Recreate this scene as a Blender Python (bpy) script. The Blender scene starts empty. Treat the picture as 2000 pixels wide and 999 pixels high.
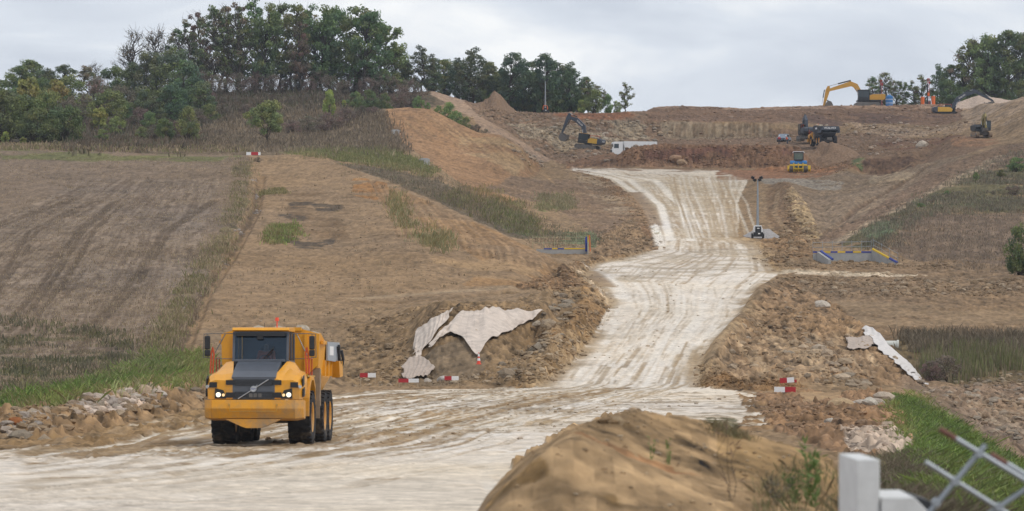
import bpy, bmesh, math, random
import numpy as np
from mathutils import Vector, Matrix, Euler
from mathutils.geometry import delaunay_2d_cdt
random.seed(7); RNG = np.random.default_rng(7)
S = bpy.context.scene
# ------------------------------------------------------------------ camera
F = 6667.0          # focal length in photograph pixels (120 mm on a 36 mm sensor, 2000 px wide)
HY = 560.0          # horizon row of the photograph
cd = bpy.data.cameras.new('camera'); cam = bpy.data.objects.new('camera', cd); S.collection.objects.link(cam)
cd.sensor_width = 36.0; cd.lens = 120.0; cd.shift_y = (HY-499.5)/2000.0
cd.clip_start = 0.5; cd.clip_end = 20000
cam.location = (0, 0, 0); cam.rotation_euler = (math.radians(90), 0, 0)
cd.dof.use_dof = True; cd.dof.focus_distance = 330; cd.dof.aperture_fstop = 3.5
S.camera = cam
# ------------------------------------------------------------------ light
SUN_EL, SUN_AZ = math.radians(52), math.radians(118)     # azimuth clockwise from +Y (view direction)
w = bpy.data.worlds.new('World'); S.world = w; w.use_nodes = True
nt = w.node_tree; N = nt.nodes; L = nt.links; bg = N['Background']
sky = N.new('ShaderNodeTexSky'); sky.sky_type = 'NISHITA'; sky.sun_disc = False
sky.sun_elevation = SUN_EL; sky.sun_rotation = SUN_AZ
tc = N.new('ShaderNodeTexCoord'); mp = N.new('ShaderNodeMapping'); mp.inputs['Scale'].default_value = (1, 1, 2.6)
mp.inputs['Location'].default_value = (0.37, 0, 0.1)
n1 = N.new('ShaderNodeTexNoise'); n1.inputs['Scale'].default_value = 12; n1.inputs['Detail'].default_value = 9; n1.inputs['Roughness'].default_value = .52
n1.inputs['Distortion'].default_value = .5
L.new(tc.outputs['Generated'], mp.inputs[0]); L.new(mp.outputs[0], n1.inputs['Vector'])
cr = N.new('ShaderNodeValToRGB'); e = cr.color_ramp.elements
e[0].position = .38; e[0].color = (6.6, 7.1, 8.0, 1); e[1].position = .66; e[1].color = (10.4, 10.5, 10.6, 1)
k = e.new(.5); k.color = (7.7, 8.2, 9.0, 1)
L.new(n1.outputs['Fac'], cr.inputs[0])
mx = N.new('ShaderNodeMix'); mx.data_type = 'RGBA'; mx.inputs['Factor'].default_value = .93
L.new(sky.outputs[0], mx.inputs['A']); L.new(cr.outputs[0], mx.inputs['B']); L.new(mx.outputs['Result'], bg.inputs[0])
bg.inputs[1].default_value = .1
sd = bpy.data.lights.new('sun', 'SUN'); sd.energy = 1.5; sd.angle = math.radians(12); sd.color = (1, .95, .87)
so = bpy.data.objects.new('sun', sd); S.collection.objects.link(so)
sv = Vector((math.sin(SUN_AZ)*math.cos(SUN_EL), math.cos(SUN_AZ)*math.cos(SUN_EL), math.sin(SUN_EL)))
so.rotation_euler = sv.to_track_quat('Z', 'Y').to_euler()
S.view_settings.view_transform = 'Standard'; S.view_settings.look = 'None'; S.view_settings.exposure = 0; S.view_settings.gamma = 1
S.render.engine = 'CYCLES'; S.cycles.volume_bounces = 0; S.cycles.max_bounces = 5; S.cycles.transparent_max_bounces = 12
# ------------------------------------------------------------------ helpers
COL = S.collection
def tag(o, label=None, cat=None, group=None, kind=None):
    if label: o['label'] = label
    if cat: o['category'] = cat
    if group: o['group'] = group
    if kind: o['kind'] = kind
    return o
def lerp(a, b, t): return a+(b-a)*t
def smooth(t): t = np.clip(t, 0, 1); return t*t*(3-2*t)
def hash3(ix, iy, s):
    h = (ix.astype(np.int64)*374761393 + iy.astype(np.int64)*668265263 + s*974711) & 0xffffffff
    h = ((h ^ (h >> 13))*1274126177) & 0xffffffff
    return ((h ^ (h >> 16)) & 0xffffff)/float(0xffffff)
def vnoise(x, y, s=0):
    ix = np.floor(x); iy = np.floor(y); fx = x-ix; fy = y-iy
    fx = fx*fx*(3-2*fx); fy = fy*fy*(3-2*fy)
    a = hash3(ix, iy, s); b = hash3(ix+1, iy, s); c = hash3(ix, iy+1, s); d = hash3(ix+1, iy+1, s)
    return (a+(b-a)*fx)+((c+(d-c)*fx)-(a+(b-a)*fx))*fy
def fbm(x, y, wl, octs=4, s=0, gain=.5):
    r = 0; amp = 1; tot = 0; cs, sn = .8, .6
    for i in range(octs):
        r = r+amp*(vnoise(x/wl, y/wl, s+i)-.5); tot += amp
        amp *= gain; wl *= .5; x, y = x*cs-y*sn, x*sn+y*cs
    return r/tot*2
# ------------------------------------------------------------------ terrain: break lines surveyed as (bearing px, elevation px, distance m)
K = 600.0
LINES = []
def ln(*p): LINES.append(list(p))
XS = (-900, -450, 0, 300, 600, 850)
ln(*[(x, 2300, 9) for x in (-900, 0, 1000, 2000, 2900)])
ln(*[(x, 1310, 25) for x in (-900, 0, 600, 950)]+[(1250, 1330, 25), (1650, 1380, 25), (2100, 1380, 25), (2900, 1400, 25)])
ln(*[(x, 1130, 35) for x in (-900, 0, 600, 850)]+[(1100, 1075, 33), (1350, 1060, 33), (1600, 1110, 33), (2000, 1150, 35), (2900, 1150, 35)])
ln(*[(x, 1003, 52) for x in (-900, 0, 600, 930)]+[(1100, 960, 55), (1300, 950, 56), (1650, 1000, 54), (2000, 1020, 53), (2900, 1050, 52)])
ln(*[(x, 932, 72) for x in (-900, 0, 600, 1000)]+[(1300, 905, 76), (1680, 915, 76), (1850, 940, 75), (2100, 985, 72), (2900, 990, 72)])
ln(*[(x, 886, 98) for x in (-900, 0, 600, 1100)]+[(1400, 865, 108)])
ln(*[(x, 873, 112) for x in (-900, -100, 300, 650, 1100)])
ln((-450, 869, 119), (0, 869, 119), (300, 869, 119), (600, 869, 119), (1100, 866, 121))
# near spoil mound crest
ln((955, 960, 38), (1010, 905, 39), (1100, 842, 40), (1160, 815, 41), (1235, 799, 42), (1320, 812, 43), (1430, 838, 44), (1540, 870, 44), (1620, 905, 44), (1680, 960, 45))
ln((940, 1010, 46), (1060, 925, 47), (1230, 905, 49), (1430, 900, 50), (1560, 920, 50), (1680, 960, 50))
ln((960, 1010, 35.5), (1010, 940, 36.3), (1075, 872, 36.8), (1120, 849, 37.2), (1180, 874, 37.4), (1250, 912, 37.4), (1320, 948, 37.2), (1400, 1000, 36.6))   # front fold
ln((960, 1060, 34.5), (1100, 1010, 35), (1300, 1040, 35), (1400, 1080, 35))
ln((1125, 847, 38.6), (1180, 874, 38.9), (1250, 903, 39.1), (1320, 924, 39.1), (1400, 950, 38.9), (1480, 975, 38.5))
# left berm
ln((-500, 880, 112), (-60, 872, 114), (60, 866, 119), (180, 848, 130), (260, 826, 144), (400, 800, 163), (520, 775, 190), (600, 764, 207))
ln((-500, 825, 120), (0, 812, 128), (130, 792, 141), (210, 782, 150), (280, 766, 162), (340, 762, 171), (410, 757, 184), (520, 760, 203))
ln((-500, 830, 140), (0, 797, 148), (170, 775, 170), (350, 748, 194), (480, 750, 212), (560, 752, 216))
# flat junction
ln((600, 800, 165), (800, 800, 165), (1100, 800, 165), (1400, 800, 165), (1480, 802, 164))
ln((650, 759, 212), (850, 758, 213), (1050, 757, 215), (1370, 757, 215), (1480, 768, 203))
# haul road edges and middle
ROAD_L = [(1050, 755, 216), (1120, 705, 236), (1160, 655, 260), (1183, 610, 287), (1190, 585, 302), (1170, 562, 318), (1138, 540, 340), (1160, 516, 364), (1285, 488, 391), (1292, 462, 418), (1280, 430, 458), (1252, 400, 500), (1225, 375, 533), (1190, 350, 562), (1105, 330, 596)]
ROAD_R = [(1368, 757, 215), (1366, 720, 230), (1378, 690, 243), (1410, 650, 263), (1447, 610, 287), (1462, 585, 302), (1480, 562, 318), (1520, 535, 345), (1497, 510, 370), (1480, 480, 400), (1440, 462, 420), (1444, 430, 458), (1440, 400, 500), (1450, 375, 540), (1462, 350, 565), (1400, 333, 590)]
ln(*ROAD_L); ln(*ROAD_R)
ln((1200, 757, 215), (1225, 705, 236), (1270, 655, 260), (1310, 610, 287), (1325, 585, 302), (1325, 562, 318), (1330, 538, 342), (1330, 513, 367), (1380, 486, 393), (1370, 462, 419), (1365, 430, 458), (1350, 400, 500), (1340, 375, 537), (1330, 350, 563), (1300, 330, 594))
# bank between the haul road and the sheeted face
ln((1000, 744, 217), (1040, 722, 219), (1072, 700, 226), (1105, 665, 238), (1136, 617, 262), (1156, 584, 286), (1164, 570, 301), (1124, 549, 322), (1090, 545, 332))
ln((930, 752, 218), (1000, 712, 228), (1050, 670, 244), (1085, 625, 262), (1110, 590, 285), (1120, 565, 305))
ln((690, 752, 221), (850, 752, 221), (930, 752, 218))
ln((640, 700, 238), (720, 690, 240), (790, 700, 233), (840, 718, 227), (940, 705, 227))
ln((790, 690, 238), (860, 610, 243), (950, 612, 243), (1055, 612, 246))
ln((860, 592, 249), (950, 590, 249), (1060, 592, 252))
ln((870, 604, 262), (960, 602, 262), (1070, 590, 275))
ln((690, 640, 258), (800, 610, 262), (840, 600, 268))
# left field + ditch + brown hill
ln((-900, 800, 170), (-450, 720, 215), (0, 690, 225), (200, 690, 226), (330, 700, 226))
ln((-900, 500, 310), (-450, 480, 325), (0, 485, 325), (200, 485, 325), (420, 490, 322))
ln((-900, 320, 430), (-450, 300, 445), (0, 296, 450), (200, 300, 448), (400, 310, 442), (478, 312, 440))
ln((345, 745, 203), (352, 690, 232), (402, 572, 282), (450, 505, 320), (505, 410, 376), (512, 345, 424), (518, 308, 447))
ln((327, 700, 226), (385, 575, 279), (430, 505, 317), (478, 410, 372), (486, 345, 421), (488, 312, 442))
ln((500, 690, 238), (520, 600, 272), (600, 500, 326), (640, 400, 382), (620, 330, 432), (600, 312, 446))
ln((560, 740, 219), (600, 690, 240), (680, 600, 275), (800, 585, 284), (860, 580, 285), (1000, 575, 290), (1050, 545, 318))
ln((680, 583, 286), (780, 578, 289), (900, 560, 298))
ln((800, 480, 331), (840, 540, 303))
ln((600, 306, 449), (700, 335, 424), (790, 368, 402), (860, 398, 386), (930, 432, 369), (1000, 465, 354), (1060, 495, 342), (1098, 511, 336), (1100, 530, 330))
ln((620, 306, 462), (700, 345, 440), (790, 382, 420), (860, 414, 405), (930, 447, 388), (1000, 480, 372), (1060, 503, 358), (1110, 518, 345))
# valley behind
ln((1050, 500, 365), (1100, 503, 366), (1160, 503, 366), (1220, 495, 380), (1280, 490, 390))
ln((1050, 488, 378), (1150, 485, 380), (1200, 470, 400), (1260, 455, 425))
ln((530, 300, 470), (640, 292, 500), (720, 300, 500), (800, 330, 480), (860, 352, 462), (940, 395, 440), (1000, 430, 420), (1050, 460, 400))
ln((560, 290, 500), (700, 285, 520), (800, 300, 520), (900, 350, 500), (970, 380, 480), (1040, 410, 460), (1120, 420, 465), (1220, 430, 455))
ln((1000, 380, 500), (1100, 375, 525), (1180, 380, 530)); ln((1040, 345, 560), (1120, 350, 558), (1180, 355, 560))
ln((1035, 338, 575), (1060, 330, 590), (1090, 325, 602), (1105, 328, 598))
# second hill
ln((-900, 290, 475), (0, 288, 475), (250, 290, 480), (480, 292, 480), (560, 288, 505))
ln((700, 270, 550), (760, 260, 565), (800, 280, 550), (860, 310, 540), (940, 340, 530), (1030, 350, 545))
ln((600, 255, 590), (680, 240, 590), (745, 214, 596), (800, 210, 600), (840, 213, 600), (880, 233, 596), (930, 258, 590), (985, 263, 586), (1020, 282, 586), (1045, 310, 586), (1060, 325, 590))
ln((700, 220, 640), (760, 222, 640), (840, 226, 625), (880, 245, 618), (930, 267, 612), (985, 275, 608), (1020, 295, 603), (1050, 318, 600))
# left hinterland
ln((-900, 270, 520), (0, 278, 505), (150, 278, 510), (300, 272, 530), (420, 262, 560), (520, 262, 560), (600, 255, 590))
ln((-900, 230, 620), (0, 235, 620), (200, 232, 620), (400, 222, 640), (520, 215, 640), (620, 212, 640), (700, 220, 640))
ln((-900, 200, 720), (0, 205, 700), (200, 196, 700), (330, 186, 700), (450, 180, 702), (600, 176, 705), (740, 182, 708), (850, 182, 706), (905, 196, 700))
ln((-900, 240, 800), (0, 235, 800), (300, 220, 800), (600, 215, 800), (850, 215, 800), (1100, 235, 800), (1250, 235, 820))
ln((850, 178, 702), (900, 195, 690), (940, 230, 650), (1000, 262, 635), (1040, 290, 622), (1075, 312, 610), (1110, 322, 604))
ln((905, 196, 700), (950, 215, 690), (965, 199, 688), (1000, 217, 690), (1060, 223, 698), (1150, 222, 700), (1220, 219, 705), (1262, 219, 710))
ln((905, 200, 720), (1000, 222, 725), (1060, 226, 725), (1250, 226, 730))
ln((960, 235, 665), (1010, 245, 668), (1100, 240, 675), (1200, 235, 690), (1260, 232, 700))
ln((1060, 290, 632), (1090, 300, 640), (1120, 290, 646), (1190, 292, 646), (1210, 306, 640), (1260, 304, 640))
ln((1010, 268, 640), (1050, 270, 648), (1110, 266, 662), (1200, 268, 672), (1290, 272, 690))
ln((1110, 318, 605), (1160, 318, 606), (1205, 310, 612), (1215, 312, 630))
# terrace berm
ln((1105, 329, 597), (1200, 325, 600), (1400, 326, 600), (1530, 333, 598), (1600, 333, 600))
ln((1110, 318, 605), (1205, 305, 605), (1232, 286, 605), (1290, 279, 607), (1400, 281, 607), (1500, 281, 608), (1560, 285, 609))
ln((1215, 312, 620), (1300, 305, 620), (1500, 303, 622), (1560, 300, 622))
ln((1260, 300, 645), (1500, 296, 650), (1580, 292, 650), (1640, 290, 650))
# upper cuts
ln((1290, 272, 690), (1400, 272, 692), (1500, 270, 690), (1600, 268, 690), (1700, 268, 685), (1800, 262, 670))
ln((1262, 240, 699), (1320, 236, 699), (1420, 238, 699), (1500, 240, 699), (1600, 245, 702), (1700, 240, 705), (1800, 236, 710), (1850, 235, 715))
ln((1262, 219, 712), (1275, 210, 742), (1320, 207, 744), (1400, 209, 744), (1450, 213, 744), (1520, 209, 745), (1600, 207, 745), (1720, 206, 745), (1850, 204, 748), (1900, 203, 748))
ln((1280, 222, 800), (1600, 222, 800), (1850, 215, 800), (2000, 200, 800), (2900, 150, 800))
ln((1560, 220, 725), (1700, 222, 725), (1850, 222, 728), (1900, 225, 720))
# right side
ln((1600, 333, 600), (1640, 322, 604), (1610, 318, 612)); ln((1580, 318, 614), (1615, 306, 616), (1640, 312, 612))
ln((1500, 345, 572), (1580, 350, 566), (1640, 345, 570), (1700, 348, 562), (1760, 343, 562), (1820, 318, 570), (1870, 275, 608), (1900, 268, 612), (1945, 268, 612))
ln((1480, 352, 560), (1530, 356, 552), (1600, 375, 530), (1680, 365, 540), (1740, 340, 550), (1800, 320, 560))
ln((1508, 372, 530), (1505, 420, 465), (1535, 462, 425), (1575, 486, 398)); ln((1540, 356, 532), (1562, 400, 473), (1582, 436, 440), (1606, 464, 412))
ln((1600, 400, 490), (1620, 440, 450), (1600, 462, 425)); ln((1660, 395, 480), (1700, 370, 510), (1740, 345, 535))
ln((1600, 468, 412), (1680, 425, 450), (1760, 375, 495), (1840, 325, 530), (1900, 300, 555), (2000, 270, 580), (2100, 250, 590))
ln((1640, 475, 398), (1720, 430, 425), (1800, 385, 455), (1870, 350, 485), (2000, 310, 520), (2300, 250, 560))
ln((1680, 480, 385), (1740, 455, 395), (1800, 415, 420), (1900, 412, 425), (2000, 412, 425), (2300, 400, 430), (2900, 380, 440))
ln((1700, 240, 706), (1740, 250, 690)); ln((1785, 300, 604), (1700, 300, 612), (1650, 295, 625)); ln((1680, 312, 601), (1730, 308, 602), (1785, 308, 600)); ln((1690, 340, 594), (1735, 342, 592), (1790, 330, 592))
ln((1850, 260, 650), (1900, 250, 655), (1930, 243, 640), (1960, 222, 645), (2000, 195, 650), (2300, 100, 680), (2900, 60, 700))
ln((1945, 268, 612), (1980, 245, 612), (2010, 228, 612), (2300, 140, 640)); ln((1900, 225, 690), (1950, 205, 680), (2000, 190, 700), (2900, 80, 760))
ln((1590, 498, 378), (1640, 497, 379), (1700, 496, 379), (1760, 510, 374), (1850, 520, 360), (1960, 535, 348), (2100, 540, 345), (2900, 560, 330))
ln((1530, 505, 374), (1560, 470, 405), (1600, 470, 410)); ln((1500, 470, 415), (1560, 460, 425))
ln((1595, 521, 367), (1640, 522, 367), (1735, 524, 366))
ln((1545, 512, 360), (1600, 516, 358), (1700, 519, 357), (1770, 518, 357), (1850, 508, 358), (1900, 528, 352))
ln((1520, 530, 349), (1600, 529, 350), (1700, 532, 348), (1785, 537, 346), (1900, 545, 342))
ln((1520, 541, 341), (1600, 539, 342), (1700, 542, 340), (1785, 546, 338))
ln((1500, 560, 322), (1535, 536, 334), (1600, 545, 334), (1700, 543, 332), (1800, 541, 332), (1860, 555, 328), (1980, 540, 330), (2100, 545, 330), (2900, 560, 325))
ln((1560, 582, 312), (1700, 582, 308), (1850, 588, 305), (2000, 580, 308), (2900, 600, 300))
ln((1475, 598, 296), (1530, 600, 300), (1620, 605, 297), (1800, 615, 288), (2000, 622, 284), (2900, 640, 275))
ln((1640, 650, 268), (1760, 650, 270), (1860, 652, 270), (2000, 655, 269), (2900, 690, 250))
ln((1730, 690, 256), (1790, 740, 243), (1850, 748, 240), (2000, 742, 243), (2900, 760, 235))
ln((1520, 590, 298), (1580, 610, 282), (1640, 645, 266), (1700, 688, 250), (1760, 724, 239), (1810, 757, 229))
ln((1415, 735, 217), (1392, 722, 221), (1390, 690, 231), (1403, 658, 244), (1434, 621, 264), (1468, 583, 288), (1484, 561, 303), (1502, 546, 319), (1530, 538, 338))
ln((1450, 700, 236), (1470, 655, 258), (1505, 612, 284), (1530, 580, 305))
ln((1370, 758, 214), (1470, 760, 214), (1560, 762, 213), (1640, 762, 213), (1700, 755, 219), (1810, 760, 226))
ln((1400, 740, 218), (1480, 735, 219), (1600, 735, 220), (1690, 738, 222))
ln((1450, 690, 240), (1540, 690, 240), (1620, 700, 238))
ln((1480, 802, 164), (1560, 780, 190), (1620, 778, 192), (1700, 775, 195), (1760, 768, 205))
ln((1500, 830, 145), (1620, 805, 158), (1700, 790, 175), (1750, 782, 184)); ln((1620, 850, 125), (1700, 835, 132), (1780, 870, 115), (1740, 830, 140))
ln((1850, 830, 155), (1950, 900, 118), (2050, 960, 92), (2900, 980, 80)); ln((1760, 790, 180), (1830, 810, 170))
ln((1830, 770, 216), (1900, 820, 190), (2000, 880, 155), (2150, 940, 130), (2900, 960, 110)); ln((1900, 770, 225), (2000, 810, 205), (2200, 830, 190), (2900, 850, 180))
ln(*[(x, 330, 1300) for x in (-900, 0, 1000, 2000, 2900)])
ln((-900, 260, 850), (1000, 260, 850), (1600, 260, 850), (2900, 200, 850))

def cdt_grid(cols, lnd):
    verts = []; edges = []; py = []; idx = {}
    def vid(p):
        k = (round(p[0], 1), round(p[2], 1))
        if k not in idx: idx[k] = len(verts); verts.append(Vector((p[0], K*math.log(p[2])))); py.append(p[1])
        return idx[k]
    for l in LINES:
        ids = [vid(p) for p in l]
        for a, b in zip(ids[:-1], ids[1:]):
            if a != b: edges.append((a, b))
    pyv = np.array(py)
    vo, eo, fo, ov, oe, of = delaunay_2d_cdt(verts, edges, [], 0, 1e-3)
    P = np.array([(v.x, v.y) for v in vo]); Z = np.zeros(len(vo)); new = []
    for i, o in enumerate(ov):
        if len(o): Z[i] = pyv[o].mean()
        else: new.append(i)
    seg = np.array([[verts[a].x, verts[a].y, pyv[a], verts[b].x, verts[b].y, pyv[b]] for a, b in edges])
    for i in new:       # crossing of two break lines: mean of both
        p = P[i]; d = seg[:, 3:5]-seg[:, 0:2]; l2 = (d**2).sum(1)+1e-9
        t = np.clip(((p-seg[:, 0:2])*d).sum(1)/l2, 0, 1); q = seg[:, 0:2]+d*t[:, None]; dd = ((q-p)**2).sum(1)
        j = np.argsort(dd)[:2]; Z[i] = (seg[j, 2]+(seg[j, 5]-seg[j, 2])*t[j]).mean()
    G = np.full((len(lnd), len(cols)), np.nan); yy = lnd*K
    for f in fo:
        a, b, c = P[f[0]], P[f[1]], P[f[2]]
        x0, x1 = min(a[0], b[0], c[0]), max(a[0], b[0], c[0]); y0, y1 = min(a[1], b[1], c[1]), max(a[1], b[1], c[1])
        i0, i1 = np.searchsorted(cols, [x0-1e-6, x1+1e-6]); j0, j1 = np.searchsorted(yy, [y0-1e-6, y1+1e-6])
        if i1 <= i0 or j1 <= j0: continue
        X, Y = np.meshgrid(cols[i0:i1], yy[j0:j1])
        den = (b[1]-c[1])*(a[0]-c[0])+(c[0]-b[0])*(a[1]-c[1])
        if abs(den) < 1e-9: continue
        u = ((b[1]-c[1])*(X-c[0])+(c[0]-b[0])*(Y-c[1]))/den; v = ((c[1]-a[1])*(X-c[0])+(a[0]-c[0])*(Y-c[1]))/den
        w_ = 1-u-v; m = (u >= -1e-6) & (v >= -1e-6) & (w_ >= -1e-6)
        val = u*Z[f[0]]+v*Z[f[1]]+w_*Z[f[2]]
        sub = G[j0:j1, i0:i1]; sub[m] = val[m]
    return G
def box(a, n, ax):
    if n < 1: return a
    p = [(0, 0), (0, 0)]; p[ax] = (n+1, n); c = np.cumsum(np.pad(a, p, mode='edge'), axis=ax)
    m = a.shape[ax]
    return (np.take(c, range(2*n+1, 2*n+1+m), axis=ax)-np.take(c, range(0, m), axis=ax))/(2*n+1)
def blur(a, nr, nc, it=2):
    for _ in range(it): a = box(box(a, nr, 0), nc, 1)
    return a
cols = np.concatenate([np.arange(-880, -60, 14), np.arange(-60, 2060, 2.0), np.arange(2060, 2880, 14)])
def seg(a, b, n): return np.linspace(math.log(a), math.log(b), n, endpoint=False)
lnd = np.concatenate([seg(9.5, 34, 60), seg(34, 50, 200), seg(50, 110, 170), seg(110, 215, 260), seg(215, 400, 420), seg(400, 590, 260), seg(590, 720, 290), seg(720, 760, 70), seg(760, 1290, 25)])
NR, NC = len(lnd), len(cols)
GPY = cdt_grid(cols, lnd)
GPY = np.where(np.isnan(GPY), 900, GPY)
GPY = blur(GPY, 3, 3, 2)
DD = np.exp(lnd)[:, None]*np.ones((1, NC)); U = (cols[None, :]-1000)/F*np.ones((NR, 1))
GX = U*DD; GY = DD; GZ = (HY-GPY)/F*DD
BASE = GPY.copy()
def unproj(px, py, base=None):
    """first terrain point seen along a bearing/elevation -> (X, Y, Z)"""
    g = BASE; ci = np.clip(np.searchsorted(cols, px), 1, NC-1); t = (px-cols[ci-1])/(cols[ci]-cols[ci-1])
    col = g[:, ci-1]*(1-t)+g[:, ci]*t; j = np.argmax(col <= py)
    if j == 0: j = NR-5 if col[0] > py else 1
    a = (col[j-1]-py)/(col[j-1]-col[j]+1e-9); a = min(max(a, 0), 1)
    d = math.exp(lnd[j-1]+(lnd[j]-lnd[j-1])*a)
    return ((px-1000)/F*d, d, (HY-py)/F*d)
def at(px, d):
    """terrain point at bearing px and distance d"""
    i = np.clip(np.searchsorted(cols, px), 1, NC-1); j = np.clip(np.searchsorted(lnd, math.log(d)), 1, NR-1)
    tx = (px-cols[i-1])/(cols[i]-cols[i-1]); ty = (math.log(d)-lnd[j-1])/(lnd[j]-lnd[j-1])
    z = (GZ[j-1, i-1]*(1-tx)+GZ[j-1, i]*tx)*(1-ty)+(GZ[j, i-1]*(1-tx)+GZ[j, i]*tx)*ty
    return Vector(((px-1000)/F*d, d, z))
def zat(x, y): return at(x/y*F+1000, y).z
C = np.zeros((NR, NC, 3)); C[:] = (.29, .212, .14); R = np.full((NR, NC), .35)       # albedo and roughness of the ground
def polymask(poly, nr=3, nc=3, edge=.5, wl=3.0, seed=1):
    q = []
    for a, b in zip(poly, poly[1:]+poly[:1]):
        pa = unproj(*a[:2]) if len(a) == 2 else (None, a[2]); pb = unproj(*b[:2]) if len(b) == 2 else (None, b[2])
        q.append((a[0], K*math.log(pa[1])))
    q = np.array(q); x0, x1 = q[:, 0].min()-20, q[:, 0].max()+20; y0, y1 = q[:, 1].min()-8, q[:, 1].max()+8
    i0, i1 = np.searchsorted(cols, [x0, x1]); j0, j1 = np.searchsorted(lnd*K, [y0, y1])
    X, Y = np.meshgrid(cols[i0:i1], lnd[j0:j1]*K); m = np.zeros(X.shape, bool)
    for (ax, ay), (bx, by) in zip(q, np.roll(q, -1, 0)):
        c = (ay > Y) != (by > Y); m ^= c & (X < (bx-ax)*(Y-ay)/(by-ay+1e-12)+ax)
    m = blur(m.astype(float), nr, nc, 2)
    n = fbm(GX[j0:j1, i0:i1], GY[j0:j1, i0:i1], wl, 4, seed)
    m = smooth((m-.5+n*edge)*3.5+.5)*(m > .01)
    return (slice(j0, j1), slice(i0, i1)), m
PS = [100]; DZ = np.zeros((NR, NC))      # ruts and ridges pressed into the ground
def paint(poly, c=None, a=1.0, rough=None, nr=3, nc=3, edge=.5, wl=3.0, patch=0, pwl=5.0, lift=0):
    PS[0] += 7
    sl, m = polymask(poly, nr, nc, edge, wl, PS[0])
    if patch: m = m*smooth((fbm(GX[sl], GY[sl], pwl, 5, PS[0]+50)+.5-patch)*4+.5)
    if c is not None: C[sl] = C[sl]*(1-a*m[..., None])+np.array(c)*a*m[..., None]
    if rough is not None: R[sl] = R[sl]*(1-m)+rough*m
    if lift: GZ[sl] += lift*m
def stroke(pts, wid, c=None, a=1.0, depth=0, soft=.5, wob=0, brk=0, pj=True, rough=None):
    PS[0] += 3
    P = [(*unproj(p[0], p[1])[:2],) for p in pts] if pj else pts
    P = np.array(P); Q = [P[0]]
    for u, v in zip(P[:-1], P[1:]):
        n = max(1, int(np.hypot(*(v-u))/6)); Q += [u+(v-u)*(i+1)/n for i in range(n)]
    Q = np.array(Q)
    if wob: Q[:, 0] += fbm(Q[:, 0]*.3, Q[:, 1], 60, 2, PS[0])*wob*.4
    W = wid*1.6
    for u, v in zip(Q[:-1], Q[1:]):
        ylo, yhi = min(u[1], v[1])-W, max(u[1], v[1])+W
        if ylo < 10: ylo = 10
        if yhi < 11: continue
        j0, j1 = np.searchsorted(lnd, [math.log(ylo), math.log(yhi)])
        bx = [u[0]/u[1], v[0]/v[1]]; i0, i1 = np.searchsorted(cols, [1000+F*(min(bx)-W/ylo), 1000+F*(max(bx)+W/ylo)])
        if i1 <= i0 or j1 <= j0: continue
        X = GX[j0:j1, i0:i1]; Y = GY[j0:j1, i0:i1]; d = v-u; l2 = (d**2).sum()+1e-9
        t = ((X-u[0])*d[0]+(Y-u[1])*d[1])/l2; ok = (t >= -1e-6) & (t < 1) if l2 > 1e-6 else t > 9
        dist = np.abs((X-u[0])*d[1]-(Y-u[1])*d[0])/math.sqrt(l2)
        m = smooth((wid*.5*(1+soft)-dist)/(wid*soft+1e-6))*ok
        if brk: m = m*smooth((fbm(X, Y, 6, 3, PS[0])+.5-brk)*4+.5)
        if c is not None: C[j0:j1, i0:i1] = C[j0:j1, i0:i1]*(1-a*m[..., None])+np.array(c)*a*m[..., None]
        if depth > 0: DZ[j0:j1, i0:i1] = np.minimum(DZ[j0:j1, i0:i1], -depth*m)
        if depth < 0: DZ[j0:j1, i0:i1] = np.maximum(DZ[j0:j1, i0:i1], -depth*m)
        if rough is not None: R[j0:j1, i0:i1] = R[j0:j1, i0:i1]*(1-m)+rough*m
# ------------------------------------------------------------------ ground colours (plan polygons on the terrain)
CHALK = (.69, .615, .515); MUD = (.27, .19, .115); SOIL = (.30, .215, .14); ORG = (.345, .20, .105); RED = (.235, .14, .095)
TAN = (.36, .265, .17); FIELD = (.225, .175, .132); DRY = (.16, .125, .088); SCRUB = (.085, .072, .05); GRN = (.10, .125, .05); GREY = (.30, .285, .27); STONE = (.42, .375, .31)
# hinterland left
paint([(-880, 330, 425), (-880, 280, 1200), (860, 180, 1200), (905, 196, 700), (840, 213), (745, 214), (760, 250), (820, 300), (640, 300, 480), (520, 302, 455), (0, 292, 455)], DRY, rough=.5)
paint([(-400, 300, 470), (-400, 200, 900), (850, 160, 900), (850, 205), (700, 215), (560, 225), (400, 250), (200, 275), (0, 284)], SCRUB, patch=.35, pwl=14, rough=.6)
paint([(540, 298), (620, 292), (760, 292), (840, 325), (850, 345), (700, 318), (560, 303)], (.155, .155, .065), patch=.3)
paint([(640, 312), (760, 330), (860, 355), (1000, 430), (1050, 470), (1000, 465), (860, 398), (700, 333)], (.15, .12, .085))
paint([(940, 372), (1010, 395), (1050, 440), (1055, 468), (1000, 455), (950, 425)], (.12, .13, .065), patch=.35)
paint([(1040, 378), (1120, 378), (1125, 410), (1050, 415)], (.17, .165, .08), patch=.4)
paint([(1060, 455), (1200, 450), (1240, 470), (1160, 485), (1060, 480)], (.15, .17, .10), patch=.45)
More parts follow.
